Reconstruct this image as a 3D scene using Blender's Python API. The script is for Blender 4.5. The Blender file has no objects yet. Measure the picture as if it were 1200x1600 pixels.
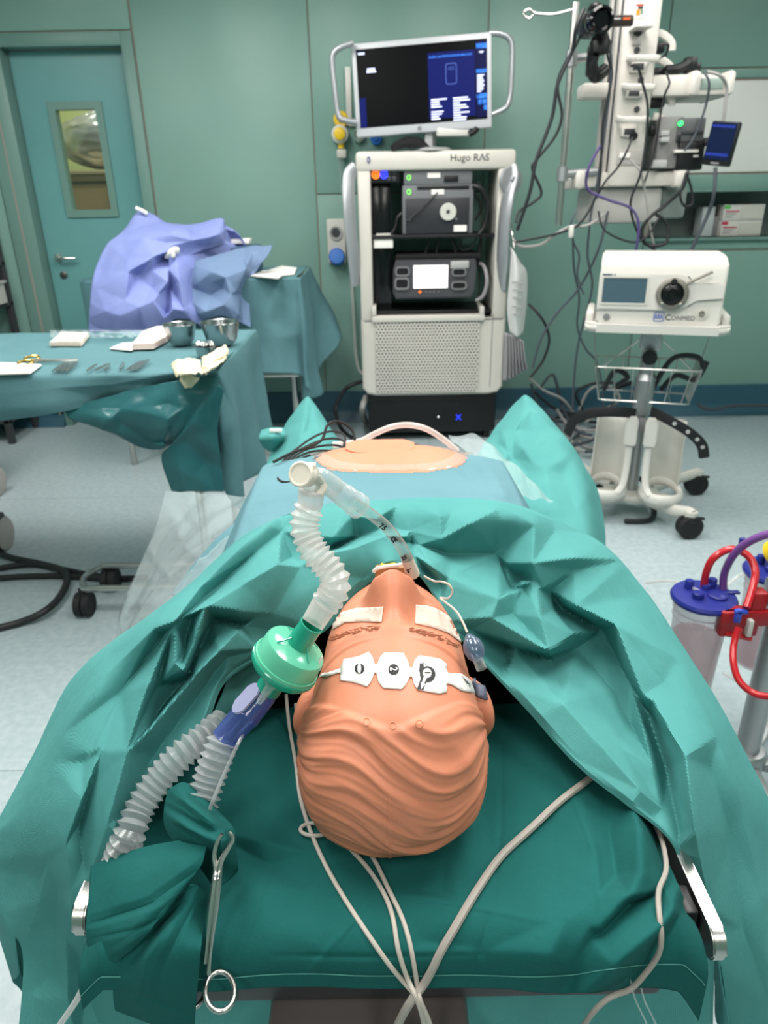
import bpy, bmesh, math, random
import numpy as np
from mathutils import Vector, Matrix, Euler, noise
from mathutils.geometry import delaunay_2d_cdt

S = bpy.context.scene
C = S.collection
random.seed(7)
PI = math.pi

# ---------------------------------------------------------------- camera
FPX, PITCH, ROLL, HCAM = 1109.0, math.radians(23.9), math.radians(-1.0), 1.45
cam = bpy.data.cameras.new('camera')
cam_ob = bpy.data.objects.new('camera', cam)
C.objects.link(cam_ob)
CAMR = Matrix.Rotation(PI/2-PITCH, 3, 'X') @ Matrix.Rotation(ROLL, 3, 'Z')
cam_ob.matrix_world = Matrix.Translation((0, 0, HCAM)) @ CAMR.to_4x4()
cam.sensor_fit = 'VERTICAL'
cam.lens = 6.86
cam.sensor_height = 1600/FPX*6.86
cam.sensor_width = 1200/FPX*6.86
cam.clip_start = 0.02
cam.clip_end = 60
cam.dof.use_dof = True
cam.dof.focus_distance = 0.70
cam.dof.aperture_fstop = 2.6
S.camera = cam_ob

# ---------------------------------------------------------------- world, exposure
W = bpy.data.worlds.new('world')
S.world = W
W.use_nodes = True
W.node_tree.nodes['Background'].inputs[0].default_value = (0.8, 0.9, 1.0, 1)
W.node_tree.nodes['Background'].inputs[1].default_value = 0.05
S.view_settings.view_transform = 'Standard'
S.view_settings.look = 'None'
S.view_settings.gamma = 1
S.view_settings.use_curve_mapping = False
S.view_settings.exposure = 0.3

# ceiling light positions (x, y, sx, sy, watts); the fixtures are built with the ceiling
LIGHTS = [(-0.75, 1.15, 0.6, 1.2, 27), (0.75, 1.15, 0.6, 1.2, 27),
          (-0.75, 3.1, 0.6, 1.2, 26), (0.75, 3.1, 0.6, 1.2, 26),
          (-2.3, 2.6, 0.6, 1.2, 30), (2.3, 2.6, 0.6, 1.2, 22),
          (-0.9, -1.1, 0.6, 1.2, 15), (0.9, -1.1, 0.6, 1.2, 15)]
for i, (x, y, sx, sy, wt) in enumerate(LIGHTS):
    l = bpy.data.lights.new('ceiling_lamp', 'AREA')
    l.shape = 'RECTANGLE'; l.size = sx; l.size_y = sy; l.energy = wt
    l.color = (1.0, 0.97, 0.94)
    lo = bpy.data.objects.new('ceiling_lamp', l)
    lo.location = (x, y, 2.86)
    C.objects.link(lo)

# ---------------------------------------------------------------- helpers
def lin(c):
    c = c/255.0
    return c/12.92 if c <= 0.04045 else ((c+0.055)/1.055)**2.4
def L(r, g, b): return (lin(r), lin(g), lin(b), 1)

MATS = {}
def mat(name, rgb, rough=0.5, metal=0.0, noise_=None, bump=None, alpha=1.0, emit=None, spec=0.5, sheen=0, coat=0, var=None, trans=0, ior=1.45, sss=0):
    """noise_=(scale, rgb2) colour mottling; bump=(scale, strength[, detail])"""
    m = bpy.data.materials.new(name); m.use_nodes = True
    nt = m.node_tree; N = nt.nodes; Lk = nt.links
    p = N['Principled BSDF']
    p.inputs['Base Color'].default_value = L(*rgb)
    p.inputs['Roughness'].default_value = rough
    p.inputs['Metallic'].default_value = metal
    p.inputs['Specular IOR Level'].default_value = spec
    p.inputs['IOR'].default_value = ior
    if trans: p.inputs['Transmission Weight'].default_value = trans
    if sheen: p.inputs['Sheen Weight'].default_value = sheen
    if coat: p.inputs['Coat Weight'].default_value = coat
    if sss:
        p.inputs['Subsurface Weight'].default_value = sss
        p.inputs['Subsurface Radius'].default_value = (0.6, 0.25, 0.12)
        p.inputs['Subsurface Scale'].default_value = 0.006
    if emit:
        p.inputs['Emission Color'].default_value = L(*emit[0])
        p.inputs['Emission Strength'].default_value = emit[1]
    tc = N.new('ShaderNodeTexCoord')
    if noise_:
        n = N.new('ShaderNodeTexNoise'); n.inputs['Scale'].default_value = noise_[0]
        n.inputs['Detail'].default_value = 4
        Lk.new(tc.outputs['Object'], n.inputs['Vector'])
        r = N.new('ShaderNodeValToRGB')
        r.color_ramp.elements[0].color = L(*rgb); r.color_ramp.elements[0].position = 0.35
        r.color_ramp.elements[1].color = L(*noise_[1]); r.color_ramp.elements[1].position = 0.65
        Lk.new(n.outputs['Fac'], r.inputs['Fac']); Lk.new(r.outputs['Color'], p.inputs['Base Color'])
    if bump:
        n = N.new('ShaderNodeTexNoise'); n.inputs['Scale'].default_value = bump[0]
        n.inputs['Detail'].default_value = bump[2] if len(bump) > 2 else 2
        Lk.new(tc.outputs['Object'], n.inputs['Vector'])
        b = N.new('ShaderNodeBump'); b.inputs['Strength'].default_value = bump[1]; b.inputs['Distance'].default_value = 0.002
        Lk.new(n.outputs['Fac'], b.inputs['Height']); Lk.new(b.outputs['Normal'], p.inputs['Normal'])
    if alpha < 1:
        p.inputs['Alpha'].default_value = alpha
    MATS[name] = m
    return m

def fabric(name, rgb, rgb2=None, scale=900, strength=0.25, rough=0.85, dots=True, thin=0.0):
    """nonwoven / woven cloth: mottled colour, fine dimple bump, a little light let through"""
    m = mat(name, rgb, rough, noise_=(6, rgb2 or rgb), spec=0.25)
    nt = m.node_tree; N = nt.nodes; Lk = nt.links; p = N['Principled BSDF']
    uv = N.new('ShaderNodeUVMap')
    vo = N.new('ShaderNodeTexVoronoi' if dots else 'ShaderNodeTexNoise')
    vo.inputs['Scale'].default_value = scale
    Lk.new(uv.outputs['UV'], vo.inputs['Vector'])
    if dots: vo.inputs['Randomness'].default_value = 0.25
    nz = N.new('ShaderNodeTexNoise'); nz.inputs['Scale'].default_value = 45; nz.inputs['Detail'].default_value = 5
    tc = N.new('ShaderNodeTexCoord'); Lk.new(tc.outputs['Object'], nz.inputs['Vector'])
    b1 = N.new('ShaderNodeBump'); b1.inputs['Strength'].default_value = strength; b1.inputs['Distance'].default_value = 0.0012
    Lk.new(vo.outputs[0], b1.inputs['Height'])
    b2 = N.new('ShaderNodeBump'); b2.inputs['Strength'].default_value = 0.25; b2.inputs['Distance'].default_value = 0.006
    Lk.new(nz.outputs['Fac'], b2.inputs['Height']); Lk.new(b1.outputs['Normal'], b2.inputs['Normal'])
    Lk.new(b2.outputs['Normal'], p.inputs['Normal'])
    if thin:
        out = N['Material Output']; tl = N.new('ShaderNodeBsdfTranslucent'); mx = N.new('ShaderNodeMixShader')
        tl.inputs['Color'].default_value = L(*rgb); mx.inputs[0].default_value = thin
        Lk.new(p.outputs[0], mx.inputs[1]); Lk.new(tl.outputs[0], mx.inputs[2]); Lk.new(mx.outputs[0], out.inputs['Surface'])
    return m

def clear(name, tint, fac, rough=0.1, body=(235, 240, 240), body_fac=0.0, edge=0.5, through=0.0):
    """thin clear plastic: see-through, with a reflecting film and a milky body, stronger at grazing angles"""
    m = bpy.data.materials.new(name); m.use_nodes = True
    nt = m.node_tree; N = nt.nodes; Lk = nt.links
    out = N['Material Output']; p = N['Principled BSDF']
    p.inputs['Base Color'].default_value = L(*body); p.inputs['Roughness'].default_value = rough
    tr = N.new('ShaderNodeBsdfTransparent'); tr.inputs['Color'].default_value = L(*tint)
    lw = N.new('ShaderNodeLayerWeight'); lw.inputs['Blend'].default_value = 0.35
    mr = N.new('ShaderNodeMapRange'); mr.inputs['To Min'].default_value = body_fac; mr.inputs['To Max'].default_value = edge
    Lk.new(lw.outputs['Facing'], mr.inputs['Value'])
    mx = N.new('ShaderNodeMixShader'); Lk.new(mr.outputs['Result'], mx.inputs[0])
    bo = p
    if through:
        tl = N.new('ShaderNodeBsdfTranslucent'); tl.inputs['Color'].default_value = L(*body); bo = N.new('ShaderNodeMixShader'); bo.inputs[0].default_value = through
        Lk.new(p.outputs[0], bo.inputs[1]); Lk.new(tl.outputs[0], bo.inputs[2])
    Lk.new(tr.outputs[0], mx.inputs[1]); Lk.new(bo.outputs[0], mx.inputs[2])
    gl = N.new('ShaderNodeBsdfGlossy'); gl.inputs['Roughness'].default_value = rough
    fr = N.new('ShaderNodeMath'); fr.operation = 'POWER'; fr.inputs[1].default_value = 4; Lk.new(lw.outputs['Facing'], fr.inputs[0])
    fa = N.new('ShaderNodeMath'); fa.operation = 'MULTIPLY_ADD'; fa.inputs[1].default_value = 0.45; fa.inputs[2].default_value = 0.045; Lk.new(fr.outputs[0], fa.inputs[0]); fr = fa
    m2 = N.new('ShaderNodeMixShader'); Lk.new(fr.outputs[0], m2.inputs[0])
    Lk.new(mx.outputs[0], m2.inputs[1]); Lk.new(gl.outputs[0], m2.inputs[2])
    Lk.new(m2.outputs[0], out.inputs['Surface'])
    MATS[name] = m
    return m

_o = Vector((0, 0, HCAM))
def ray(px, py): return CAMR @ Vector(((px-600)/FPX, -(py-800)/FPX, -1))
def P(px, py, Y=None, Z=None, D=None):
    """the point of the place that the photograph shows at a pixel, given its depth or height in the room"""
    d = ray(px, py)
    t = D if D is not None else (Y/d.y if Y is not None else (Z-HCAM)/d.z)
    return _o + d*t
CAMRI = CAMR.transposed()
def proj(v):
    q = CAMRI @ (Vector(v)-_o)
    return (600+FPX*q.x/-q.z, 800-FPX*q.y/-q.z)

def put(o, label=None, cat=None, group=None, kind=None):
    if label: o['label'] = label
    if cat: o['category'] = cat
    if group: o['group'] = group
    if kind: o['kind'] = kind
    return o
def thing(name, label, cat, loc=(0, 0, 0), rz=0, group=None):
    o = bpy.data.objects.new(name, None); o.empty_display_size = 0.05
    C.objects.link(o); o.location = loc; o.rotation_euler = (0, 0, rz)
    return put(o, label, cat, group)
def lmat(o): return Matrix.Translation(o.location) @ o.rotation_euler.to_matrix().to_4x4()
def wmat(o): return (wmat(o.parent) @ o.matrix_parent_inverse if o.parent else Matrix()) @ lmat(o)

def obj(name, bm, m, parent=None, world=False, smooth=True, ang=40, loc=None, uv=False, sub=0, solid=0, centre=True):
    """links a bmesh as ONE object; world=True: its coordinates are the room's"""
    bmesh.ops.recalc_face_normals(bm, faces=bm.faces) if not uv else None
    me = bpy.data.meshes.new(name)
    off = Vector((0, 0, 0))
    if parent is None and centre and len(bm.verts):
        xs = [v.co for v in bm.verts]
        off = Vector((sum(v.x for v in xs)/len(xs), sum(v.y for v in xs)/len(xs), min(v.z for v in xs)))
        bmesh.ops.translate(bm, verts=bm.verts, vec=-off)
    bm.to_mesh(me); bm.free()
    if smooth:
        me.shade_smooth()
        if ang < 180: me.set_sharp_from_angle(angle=math.radians(ang))
    me.materials.append(m)
    o = bpy.data.objects.new(name, me); C.objects.link(o)
    o.location = off if loc is None else loc
    if parent is not None:
        o.parent = parent
        if world: o.matrix_parent_inverse = wmat(parent).inverted()
    if solid:
        s = o.modifiers.new('thickness', 'SOLIDIFY'); s.thickness = solid; s.offset = -1
    if sub:
        s = o.modifiers.new('smooth', 'SUBSURF'); s.levels = sub; s.render_levels = sub
    return o

def B(): return bmesh.new()
def box(bm, c, s, bev=0, M=None, seg=2):
    r = bmesh.ops.create_cube(bm, size=1)
    vs = r['verts']
    for v in vs: v.co = Vector((c[0]+v.co.x*s[0], c[1]+v.co.y*s[1], c[2]+v.co.z*s[2]))
    if bev:
        es = list({e for v in vs for e in v.link_edges})
        r = bmesh.ops.bevel(bm, geom=es, offset=bev, segments=seg, affect='EDGES', profile=0.5)
        vs = list({v for f in r['faces'] for v in f.verts} | {v for v in vs if v.is_valid})
    if M is not None: bmesh.ops.transform(bm, matrix=M, verts=vs)
    return bm
def boxb(bm, x0, x1, y0, y1, z0, z1, bev=0, M=None):
    return box(bm, ((x0+x1)/2, (y0+y1)/2, (z0+z1)/2), (abs(x1-x0), abs(y1-y0), abs(z1-z0)), bev, M)
def frame_of(d):
    d = Vector(d).normalized()
    a = Vector((0, 0, 1)) if abs(d.z) < 0.9 else Vector((1, 0, 0))
    u = a.cross(d).normalized(); w = d.cross(u)
    return u, w, d
def lathe(bm, prof, p0=(0, 0, 0), axis=(0, 0, 1), n=24, cap=True):
    """prof: (radius, distance along axis)"""
    u, w, d = frame_of(axis); p0 = Vector(p0); rings = []
    for r, h in prof:
        if r < 1e-6: rings.append([bm.verts.new(p0+d*h)])
        else: rings.append([bm.verts.new(p0+d*h+(u*math.cos(2*PI*k/n)+w*math.sin(2*PI*k/n))*r) for k in range(n)])
    for a, b in zip(rings, rings[1:]):
        for k in range(n):
            k2 = (k+1) % n
            if len(a) == 1 and len(b) == 1: continue
            if len(a) == 1: bm.faces.new((a[0], b[k2], b[k]))
            elif len(b) == 1: bm.faces.new((a[k], a[k2], b[0]))
            else: bm.faces.new((a[k], a[k2], b[k2], b[k]))
    if cap:
        for r in (rings[0], rings[-1]):
            if len(r) > 2: bm.faces.new(r)
    return bm
def cyl(bm, p0, p1, r0, r1=None, n=16, cap=True):
    p0, p1 = Vector(p0), Vector(p1); h = (p1-p0).length
    return lathe(bm, [(r0, 0), (r0 if r1 is None else r1, h)], p0, p1-p0, n, cap)
def spline(pts, k=6, closed=False):
    pts = [Vector(p) for p in pts]; n = len(pts); out = []
    if n < 3 and not closed: return pts
    g = (lambda i: pts[i % n]) if closed else (lambda i: pts[min(max(i, 0), n-1)])
    for i in range(n if closed else n-1):
        a, b, c, d = g(i-1), g(i), g(i+1), g(i+2)
        for j in range(k):
            t = j/k
            out.append(0.5*((2*b)+(c-a)*t+(2*a-5*b+4*c-d)*t*t+(3*b-a-3*c+d)*t**3))
    if not closed: out.append(pts[-1])
    return out
def tube(bm, pts, r, n=8, k=6, closed=False, cap=True, flat=None):
    """r: number or f(t in 0..1); flat=(along, across): oval section"""
    ps = spline(pts, k, closed) if k > 1 else [Vector(p) for p in pts]
    m = len(ps); rings = []; u = None
    ln = [0]
    for a, b in zip(ps, ps[1:]): ln.append(ln[-1]+(b-a).length)
    tot = ln[-1] or 1
    for i, p in enumerate(ps):
        a = ps[(i-1) % m] if closed or i > 0 else p
        b = ps[(i+1) % m] if closed or i < m-1 else p
        d = b-a
        if d.length < 1e-9: d = Vector((0, 0, 1))
        d.normalize()
        if u is None: u, w, _ = frame_of(d)
        else:
            u = (u-d*u.dot(d))
            if u.length < 1e-6: u = frame_of(d)[0]
            u.normalize(); w = d.cross(u)
        rr = r(ln[i]/tot) if callable(r) else r
        fa, fb = flat if flat else (1, 1)
        rings.append([bm.verts.new(p+(u*math.cos(2*PI*q/n)*fa+w*math.sin(2*PI*q/n)*fb)*rr) for q in range(n)])
    for i in range(m if closed else m-1):
        a, b = rings[i], rings[(i+1) % m]
        for q in range(n): bm.faces.new((a[q], a[(q+1) % n], b[(q+1) % n], b[q]))
    if cap and not closed:
        bm.faces.new(rings[0][::-1]); bm.faces.new(rings[-1])
    return bm
def prism(bm, poly, h0, h1, M=None, bev=0):
    """a polygon in x,y given a height"""
    a = [bm.verts.new((x, y, h0)) for x, y in poly]; b = [bm.verts.new((x, y, h1)) for x, y in poly]
    n = len(poly); fs = []
    fs.append(bm.faces.new(a[::-1])); fs.append(bm.faces.new(b))
    for i in range(n): fs.append(bm.faces.new((a[i], a[(i+1) % n], b[(i+1) % n], b[i])))
    vs = a+b
    if bev:
        es = list({e for f in fs[:2] for e in f.edges})
        r = bmesh.ops.bevel(bm, geom=es, offset=bev, segments=2, affect='EDGES')
        vs = list({v for f in r['faces'] for v in f.verts} | {v for v in vs if v.is_valid})
    if M is not None: bmesh.ops.transform(bm, matrix=M, verts=vs)
    return bm
def rrect(w, h, r, k=5, cx=0, cy=0):
    out = []
    for sx, sy, a0 in ((1, 1, 0), (-1, 1, PI/2), (-1, -1, PI), (1, -1, 3*PI/2)):
        for i in range(k+1):
            a = a0+PI/2*i/k
            out.append((cx+sx*(w/2-r)+r*math.cos(a), cy+sy*(h/2-r)+r*math.sin(a)))
    return out
def rimmed(bm, outer, inner, h0, h1, M=None):
    """a ring between two outlines with the same number of points"""
    n = len(outer)
    A = [bm.verts.new((x, y, h0)) for x, y in outer]; Bv = [bm.verts.new((x, y, h1)) for x, y in outer]
    Cv = [bm.verts.new((x, y, h0)) for x, y in inner]; D = [bm.verts.new((x, y, h1)) for x, y in inner]
    for i in range(n):
        j = (i+1) % n
        bm.faces.new((A[i], A[j], Bv[j], Bv[i])); bm.faces.new((Bv[i], Bv[j], D[j], D[i]))
        bm.faces.new((D[i], D[j], Cv[j], Cv[i])); bm.faces.new((Cv[i], Cv[j], A[j], A[i]))
    if M is not None: bmesh.ops.transform(bm, matrix=M, verts=A+Bv+Cv+D)
    return bm
def grid(bm, f, nu, nv, uvs=None, closed_u=False):
    """surface f(u, v) -> point, u, v in 0..1; writes a UV layer in metres"""
    V = [[bm.verts.new(f(i/nu, j/nv)) for j in range(nv+1)] for i in range(nu if closed_u else nu+1)]
    lay = bm.loops.layers.uv.verify()
    su, sv = uvs or (1, 1)
    for i in range(nu):
        i2 = (i+1) % nu if closed_u else i+1
        for j in range(nv):
            fc = bm.faces.new((V[i][j], V[i2][j], V[i2][j+1], V[i][j+1]))
            for lp, (a, b) in zip(fc.loops, ((i, j), (i+1, j), (i+1, j+1), (i, j+1))):
                lp[lay].uv = (a/nu*su, b/nv*sv)
    return V
def frontM(c, rx=0, rz=0, ry=0):
    """x right, y up in the room's z, height towards the viewer (-Y)"""
    return Matrix.Translation(c) @ Euler((0, 0, rz)).to_matrix().to_4x4() @ Matrix.Rotation(PI/2+rx, 4, 'X') @ Matrix.Rotation(ry, 4, 'Z')
def text(name, s, size, M, m, parent=None, world=True, extr=0.0004, align='LEFT', bold=False):
    cu = bpy.data.curves.new(name, 'FONT'); cu.body = s; cu.size = size; cu.extrude = extr
    cu.align_x = align; cu.resolution_u = 2
    if bold: cu.offset = size*(0.02 if bold is True else bold)
    o = bpy.data.objects.new(name, cu); C.objects.link(o)
    dg = bpy.context.evaluated_depsgraph_get()
    me = bpy.data.meshes.new_from_object(o.evaluated_get(dg))
    bpy.data.objects.remove(o); bpy.data.curves.remove(cu)
    me.name = name; me.transform(M); me.materials.clear(); me.materials.append(m)
    t = bpy.data.objects.new(name, me); C.objects.link(t)
    if parent is not None:
        t.parent = parent
        if world: t.matrix_parent_inverse = wmat(parent).inverted()
    return t
def copy_tree(o, parent=None):
    c = o.copy(); C.objects.link(c)
    if parent is not None: c.parent = parent
    for ch in o.children: copy_tree(ch, c)
    return c
def nz(x, y=0, z=0): return noise.noise(Vector((x, y, z)))

# ---------------------------------------------------------------- common materials
M_WHITE = mat('white_plastic', (208, 205, 199), 0.35)
M_OFFW = mat('offwhite_plastic', (200, 197, 189), 0.4)
M_GREY = mat('grey_plastic', (120, 120, 122), 0.45)
M_LGREY = mat('light_grey_plastic', (168, 168, 168), 0.4)
M_DGREY = mat('dark_grey_plastic', (58, 58, 62), 0.45)
M_BLACK = mat('black_plastic', (22, 22, 24), 0.4)
M_RUBBER = mat('black_rubber', (26, 26, 28), 0.7)
M_STEEL = mat('brushed_steel', (196, 194, 190), 0.28, 1.0, bump=(400, 0.05))
M_ALU = mat('satin_aluminium', (176, 178, 180), 0.42, 0.9)
M_CHROME = mat('chrome', (215, 212, 208), 0.12, 1.0)
M_PAPER = mat('white_paper', (236, 232, 226), 0.8)
# ================================================================= the room
M_PANEL = mat('green_wall_panel', (122, 158, 148), 0.42, noise_=(1.5, (117, 153, 143)))
M_JOINT = mat('joint_sealant', (150, 140, 132), 0.8)
M_DOOR = mat('teal_door_paint', (102, 154, 154), 0.35, noise_=(2, (96, 148, 148)))
M_FRAMEG = mat('green_frame_paint', (104, 138, 130), 0.4)
M_BASE = mat('dark_blue_cove', (44, 84, 100), 0.45)
M_FLOOR = mat('pale_vinyl_floor', (170, 183, 186), 0.34, noise_=(38, (155, 171, 176)), bump=(25, 0.12, 4))
M_CEIL = mat('white_ceiling', (225, 228, 226), 0.8)
WY = 4.9

def struct(name, bm, m, parent=None, **k):
    o = obj(name, bm, m, parent, **k)
    if parent is None: o['kind'] = 'structure'
    return o

# floor: vinyl sheets side by side over one slab
b = B(); boxb(b, -4, 4, -2.6, 5.2, -0.1, -0.003); floor = struct('floor', b, mat('floor_seam', (120, 128, 130), 0.7), centre=False)
for y0, y1 in ((-2.6, -0.47), (-0.47, 1.53), (1.53, 3.53), (3.53, 5.05)):
    for x0, x1 in ((-4, 0.3), (0.3, 4)):
        b = B(); boxb(b, x0+0.0012, x1-0.0012, y0+0.0012, y1-0.0012, -0.004, 0); struct('floor_sheet', b, M_FLOOR, floor)
# ceiling
b = B(); boxb(b, -4, 4, -2.6, 5.2, 2.9, 3.0); struct('ceiling', b, M_CEIL)
# side and rear walls
b = B(); boxb(b, -3.45, -3.35, -2.6, 5.2, 0, 2.9); struct('wall_left', b, M_PANEL)
b = B(); boxb(b, 3.35, 3.45, -2.6, 5.2, 0, 2.9); struct('wall_right', b, M_PANEL)
b = B(); boxb(b, -3.45, 3.45, -2.6, -2.5, 0, 2.9); struct('wall_front', b, M_PANEL)

# wall_back: backing behind the panels, open at the door and at the niche
DX0, DX1, DZ = -2.20, -1.485, 2.285
NX0, NX1, NZ0, NZ1 = 1.735, 3.3, 1.18, 1.448
b = B()
for x0, x1, z0, z1 in ((-3.35, DX0-0.03, 0, 2.9), (DX0-0.03, DX1+0.03, DZ+0.03, 2.9), (DX1+0.03, NX0, 0, 2.9),
                       (NX0, NX1, 0, NZ0), (NX0, NX1, NZ1, 2.9), (NX1, 3.35, 0, 2.9)):
    boxb(b, x0, x1, WY+0.012, WY+0.1, z0, z1)
wall = struct('wall_back', b, M_JOINT, centre=False)
G = 0.004
def panel(x0, x1, z0, z1, m=M_PANEL, y=WY, name='wall_panel'):
    b = B(); boxb(b, x0+G, x1-G, y, y+0.014, z0+G, z1-G, 0.002); return struct(name, b, m, wall)
panel(-3.35, -2.36, 0.2, 2.9); panel(-2.355, -1.415, DZ+0.075, 2.9)
panel(-1.41, -0.39, 0.2, 2.9)
panel(-0.39, 0.655, 0.2, 1.475); panel(-0.39, 0.655, 1.475, 2.9)
panel(0.655, 1.71, 0.2, 2.9)
panel(1.71, 3.3, 2.12, 2.9); panel(1.71, 3.3, 0.2, 1.10); panel(1.71, 3.3, 1.556, 2.058, mat('white_wall_panel', (225, 224, 220), 0.35), name='white_panel')
panel(1.71, 3.3, 2.064, 2.12); panel(1.71, 3.3, 1.452, 1.552)
panel(1.71, 3.3, 1.104, 1.172)
# ledges above and under the niche
b = B(); boxb(b, 1.72, 3.3, WY-0.025, WY+0.01, 1.448, 1.462, 0.003); struct('niche_ledge', b, M_FRAMEG, wall)
b = B(); boxb(b, 1.72, 3.3, WY-0.03, WY+0.33, 1.162, 1.18, 0.003); struct('niche_shelf', b, M_FRAMEG, wall)
b = B(); M_NI = mat('niche_lining', (120, 128, 126), 0.5)
boxb(b, NX0, NX1, WY+0.33, WY+0.36, NZ0, NZ1); boxb(b, NX0-0.02, NX0, WY+0.02, WY+0.33, NZ0, NZ1)
boxb(b, NX0, NX1, WY+0.02, WY+0.36, NZ1, NZ1+0.02); struct('niche_lining', b, M_NI, wall)
# coved baseboard
def cove(x0, x1, y, nm):
    b = B(); pr = [(0.014, 0), (-0.055, 0), (-0.05, 0.012), (-0.022, 0.055), (-0.012, 0.085), (-0.012, 0.205), (-0.004, 0.212), (0.014, 0.212)]
    A = [b.verts.new((x0, y+p, z)) for p, z in pr]; D = [b.verts.new((x1, y+p, z)) for p, z in pr]
    for i in range(len(pr)): j = (i+1) % len(pr); b.faces.new((A[i], A[j], D[j], D[i]))
    b.faces.new(A); b.faces.new(D[::-1]); struct(nm, b, M_BASE, ang=25)
cove(-1.41, 3.35, WY, 'baseboard_back'); cove(-3.35, -2.25, WY, 'baseboard_back_end')
# door_1: frame, leaf, glazed panel, lever
b = B()
for x0, x1, z0, z1 in ((DX1, -1.418, 0, DZ+0.07), (DX0-0.155, DX0, 0, DZ+0.07), (DX0, DX1, DZ, DZ+0.07)):
    boxb(b, x0, x1, WY-0.012, WY+0.16, z0, z1, 0.003)
door = struct('door_1', b, M_FRAMEG)
b = B(); boxb(b, DX0-0.085, DX0-0.075, WY-0.014, WY, 0, DZ+0.07); struct('joint_strip', b, M_JOINT, door, world=True)
LY = WY+0.10
gx0, gz0 = P(92, 325, Y=LY).x, 1.44
WX0, WX1, WZ0, WZ1 = -2.005, -1.695, 1.375, 2.005
b = B()
for x0, x1, z0, z1 in ((DX0+0.003, WX0, 0.01, DZ-0.004), (WX1, DX1-0.003, 0.01, DZ-0.004), (WX0, WX1, 0.01, WZ0), (WX0, WX1, WZ1, DZ-0.004)):
    boxb(b, x0, x1, LY, LY+0.045, z0, z1)
struct('door_leaf', b, M_DOOR, door, world=True)
T = 0.032
wcx, wcz, ww, wh = (WX0+WX1)/2, (WZ0+WZ1)/2, WX1-WX0, WZ1-WZ0
b = B(); rimmed(b, rrect(ww+0.024, wh+0.024, 0.004, 2), rrect(ww-2*T, wh-2*T, 0.004, 2), -0.05, 0.012, frontM((wcx, LY, wcz)))
struct('window_frame', b, M_FRAMEG, door, world=True)
b = B(); boxb(b, WX0+T, WX1-T, LY+0.02, LY+0.026, WZ0+T, WZ1-T); struct('pane', b, clear('door_glass', (245, 250, 248), 0, 0.02, edge=0.1), door, world=True)
hp = Vector((-2.125, LY, 1.12))
b = B(); lathe(b, [(0.026, 0), (0.026, 0.008), (0.012, 0.012), (0.011, 0.05)], hp, (0, -1, 0), 20)
tube(b, [hp+Vector((0, -0.05, 0)), hp+Vector((0.02, -0.055, 0)), hp+Vector((0.07, -0.052, -0.002)), hp+Vector((0.125, -0.045, -0.004))], 0.0095, 10)
struct('door_handle', b, M_CHROME, door, world=True)
b = B(); lathe(b, [(0.024, 0), (0.024, 0.008), (0.018, 0.012), (0.0, 0.012)], hp+Vector((0.012, 0, -0.11)), (0, -1, 0), 20)
struct('lock_rose', b, mat('dull_metal', (96, 98, 98), 0.35, 0.8), door, world=True)
# the lit room seen through the door pane
b = B()
M_BR = mat('yellow_green_wall', (205, 214, 160), 0.7)
boxb(b, -2.9, -0.9, 6.6, 6.65, 0, 2.6); boxb(b, -2.95, -2.9, 5.06, 6.65, 0, 2.6); boxb(b, -0.9, -0.85, 5.06, 6.65, 0, 2.6)
boxb(b, -2.95, -0.85, 5.06, 6.65, 2.6, 2.65); boxb(b, -2.95, -0.85, 5.06, 6.65, -0.05, 0)
struct('wall_corridor', b, M_BR)
l = bpy.data.lights.new('corridor_lamp', 'AREA'); l.size = 0.8; l.energy = 14; l.color = (1, 0.97, 0.82)
lo = bpy.data.objects.new('corridor_lamp', l); lo.location = (-1.9, 5.75, 2.55); C.objects.link(lo)
# ceiling light fixtures
for x, y, sx, sy, wt in LIGHTS:
    wh = ('over the head end', 'over the far half of the room', 'beside the far half', 'behind the viewer')[0 if y == 1.15 else 1 if y == 3.1 else 2 if y == 2.6 else 3]
    t = thing('ceiling_light', 'white ceiling light panel %s on the %s side' % (wh, 'door' if x < 0 else 'pendant'), 'ceiling light', (x, y, 2.865), 0, 'ceiling lights')
    b = B(); rimmed(b, rrect(sx+0.08, sy+0.08, 0.01), rrect(sx, sy, 0.008), 0.0, 0.034); obj('frame', b, M_WHITE, t)
    b = B(); boxb(b, -sx/2, sx/2, -sy/2, sy/2, 0.012, 0.034); obj('diffuser', b, mat('light_diffuser', (250, 250, 245), 0.5, emit=((255, 248, 235), 2.0)) if 'light_diffuser' not in MATS else MATS['light_diffuser'], t)
# ================================================================= training figure, cloths and drapes
from mathutils.bvhtree import BVHTree
M_SKIN = mat('rubber_skin', (214, 136, 106), 0.45, bump=(700, 0.06), spec=0.4, sss=0.25)
def cr(xs, ys, n=None):
    """smooth interpolation through table points"""
    xs = np.array(xs, float); ys = np.array(ys, float)
    d = np.gradient(ys, xs)
    s = np.diff(ys)/np.diff(xs)
    d[1:-1] = np.where(s[:-1]*s[1:] <= 0, 0, 2*s[:-1]*s[1:]/np.where(s[:-1]+s[1:] == 0, 1, s[:-1]+s[1:])); d[0] = s[0]; d[-1] = s[-1]
    def f(x):
        x = np.clip(np.asarray(x, float), xs[0], xs[-1])
        i = np.clip(np.searchsorted(xs, x, 'right')-1, 0, len(xs)-2)
        h = xs[i+1]-xs[i]; t = (x-xs[i])/h
        return (2*t**3-3*t*t+1)*ys[i]+(t**3-2*t*t+t)*h*d[i]+(-2*t**3+3*t*t)*ys[i+1]+(t**3-t*t)*h*d[i+1]
    return f
SK = (0.562, 0.966)      # centre of the skull in y, z
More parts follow.
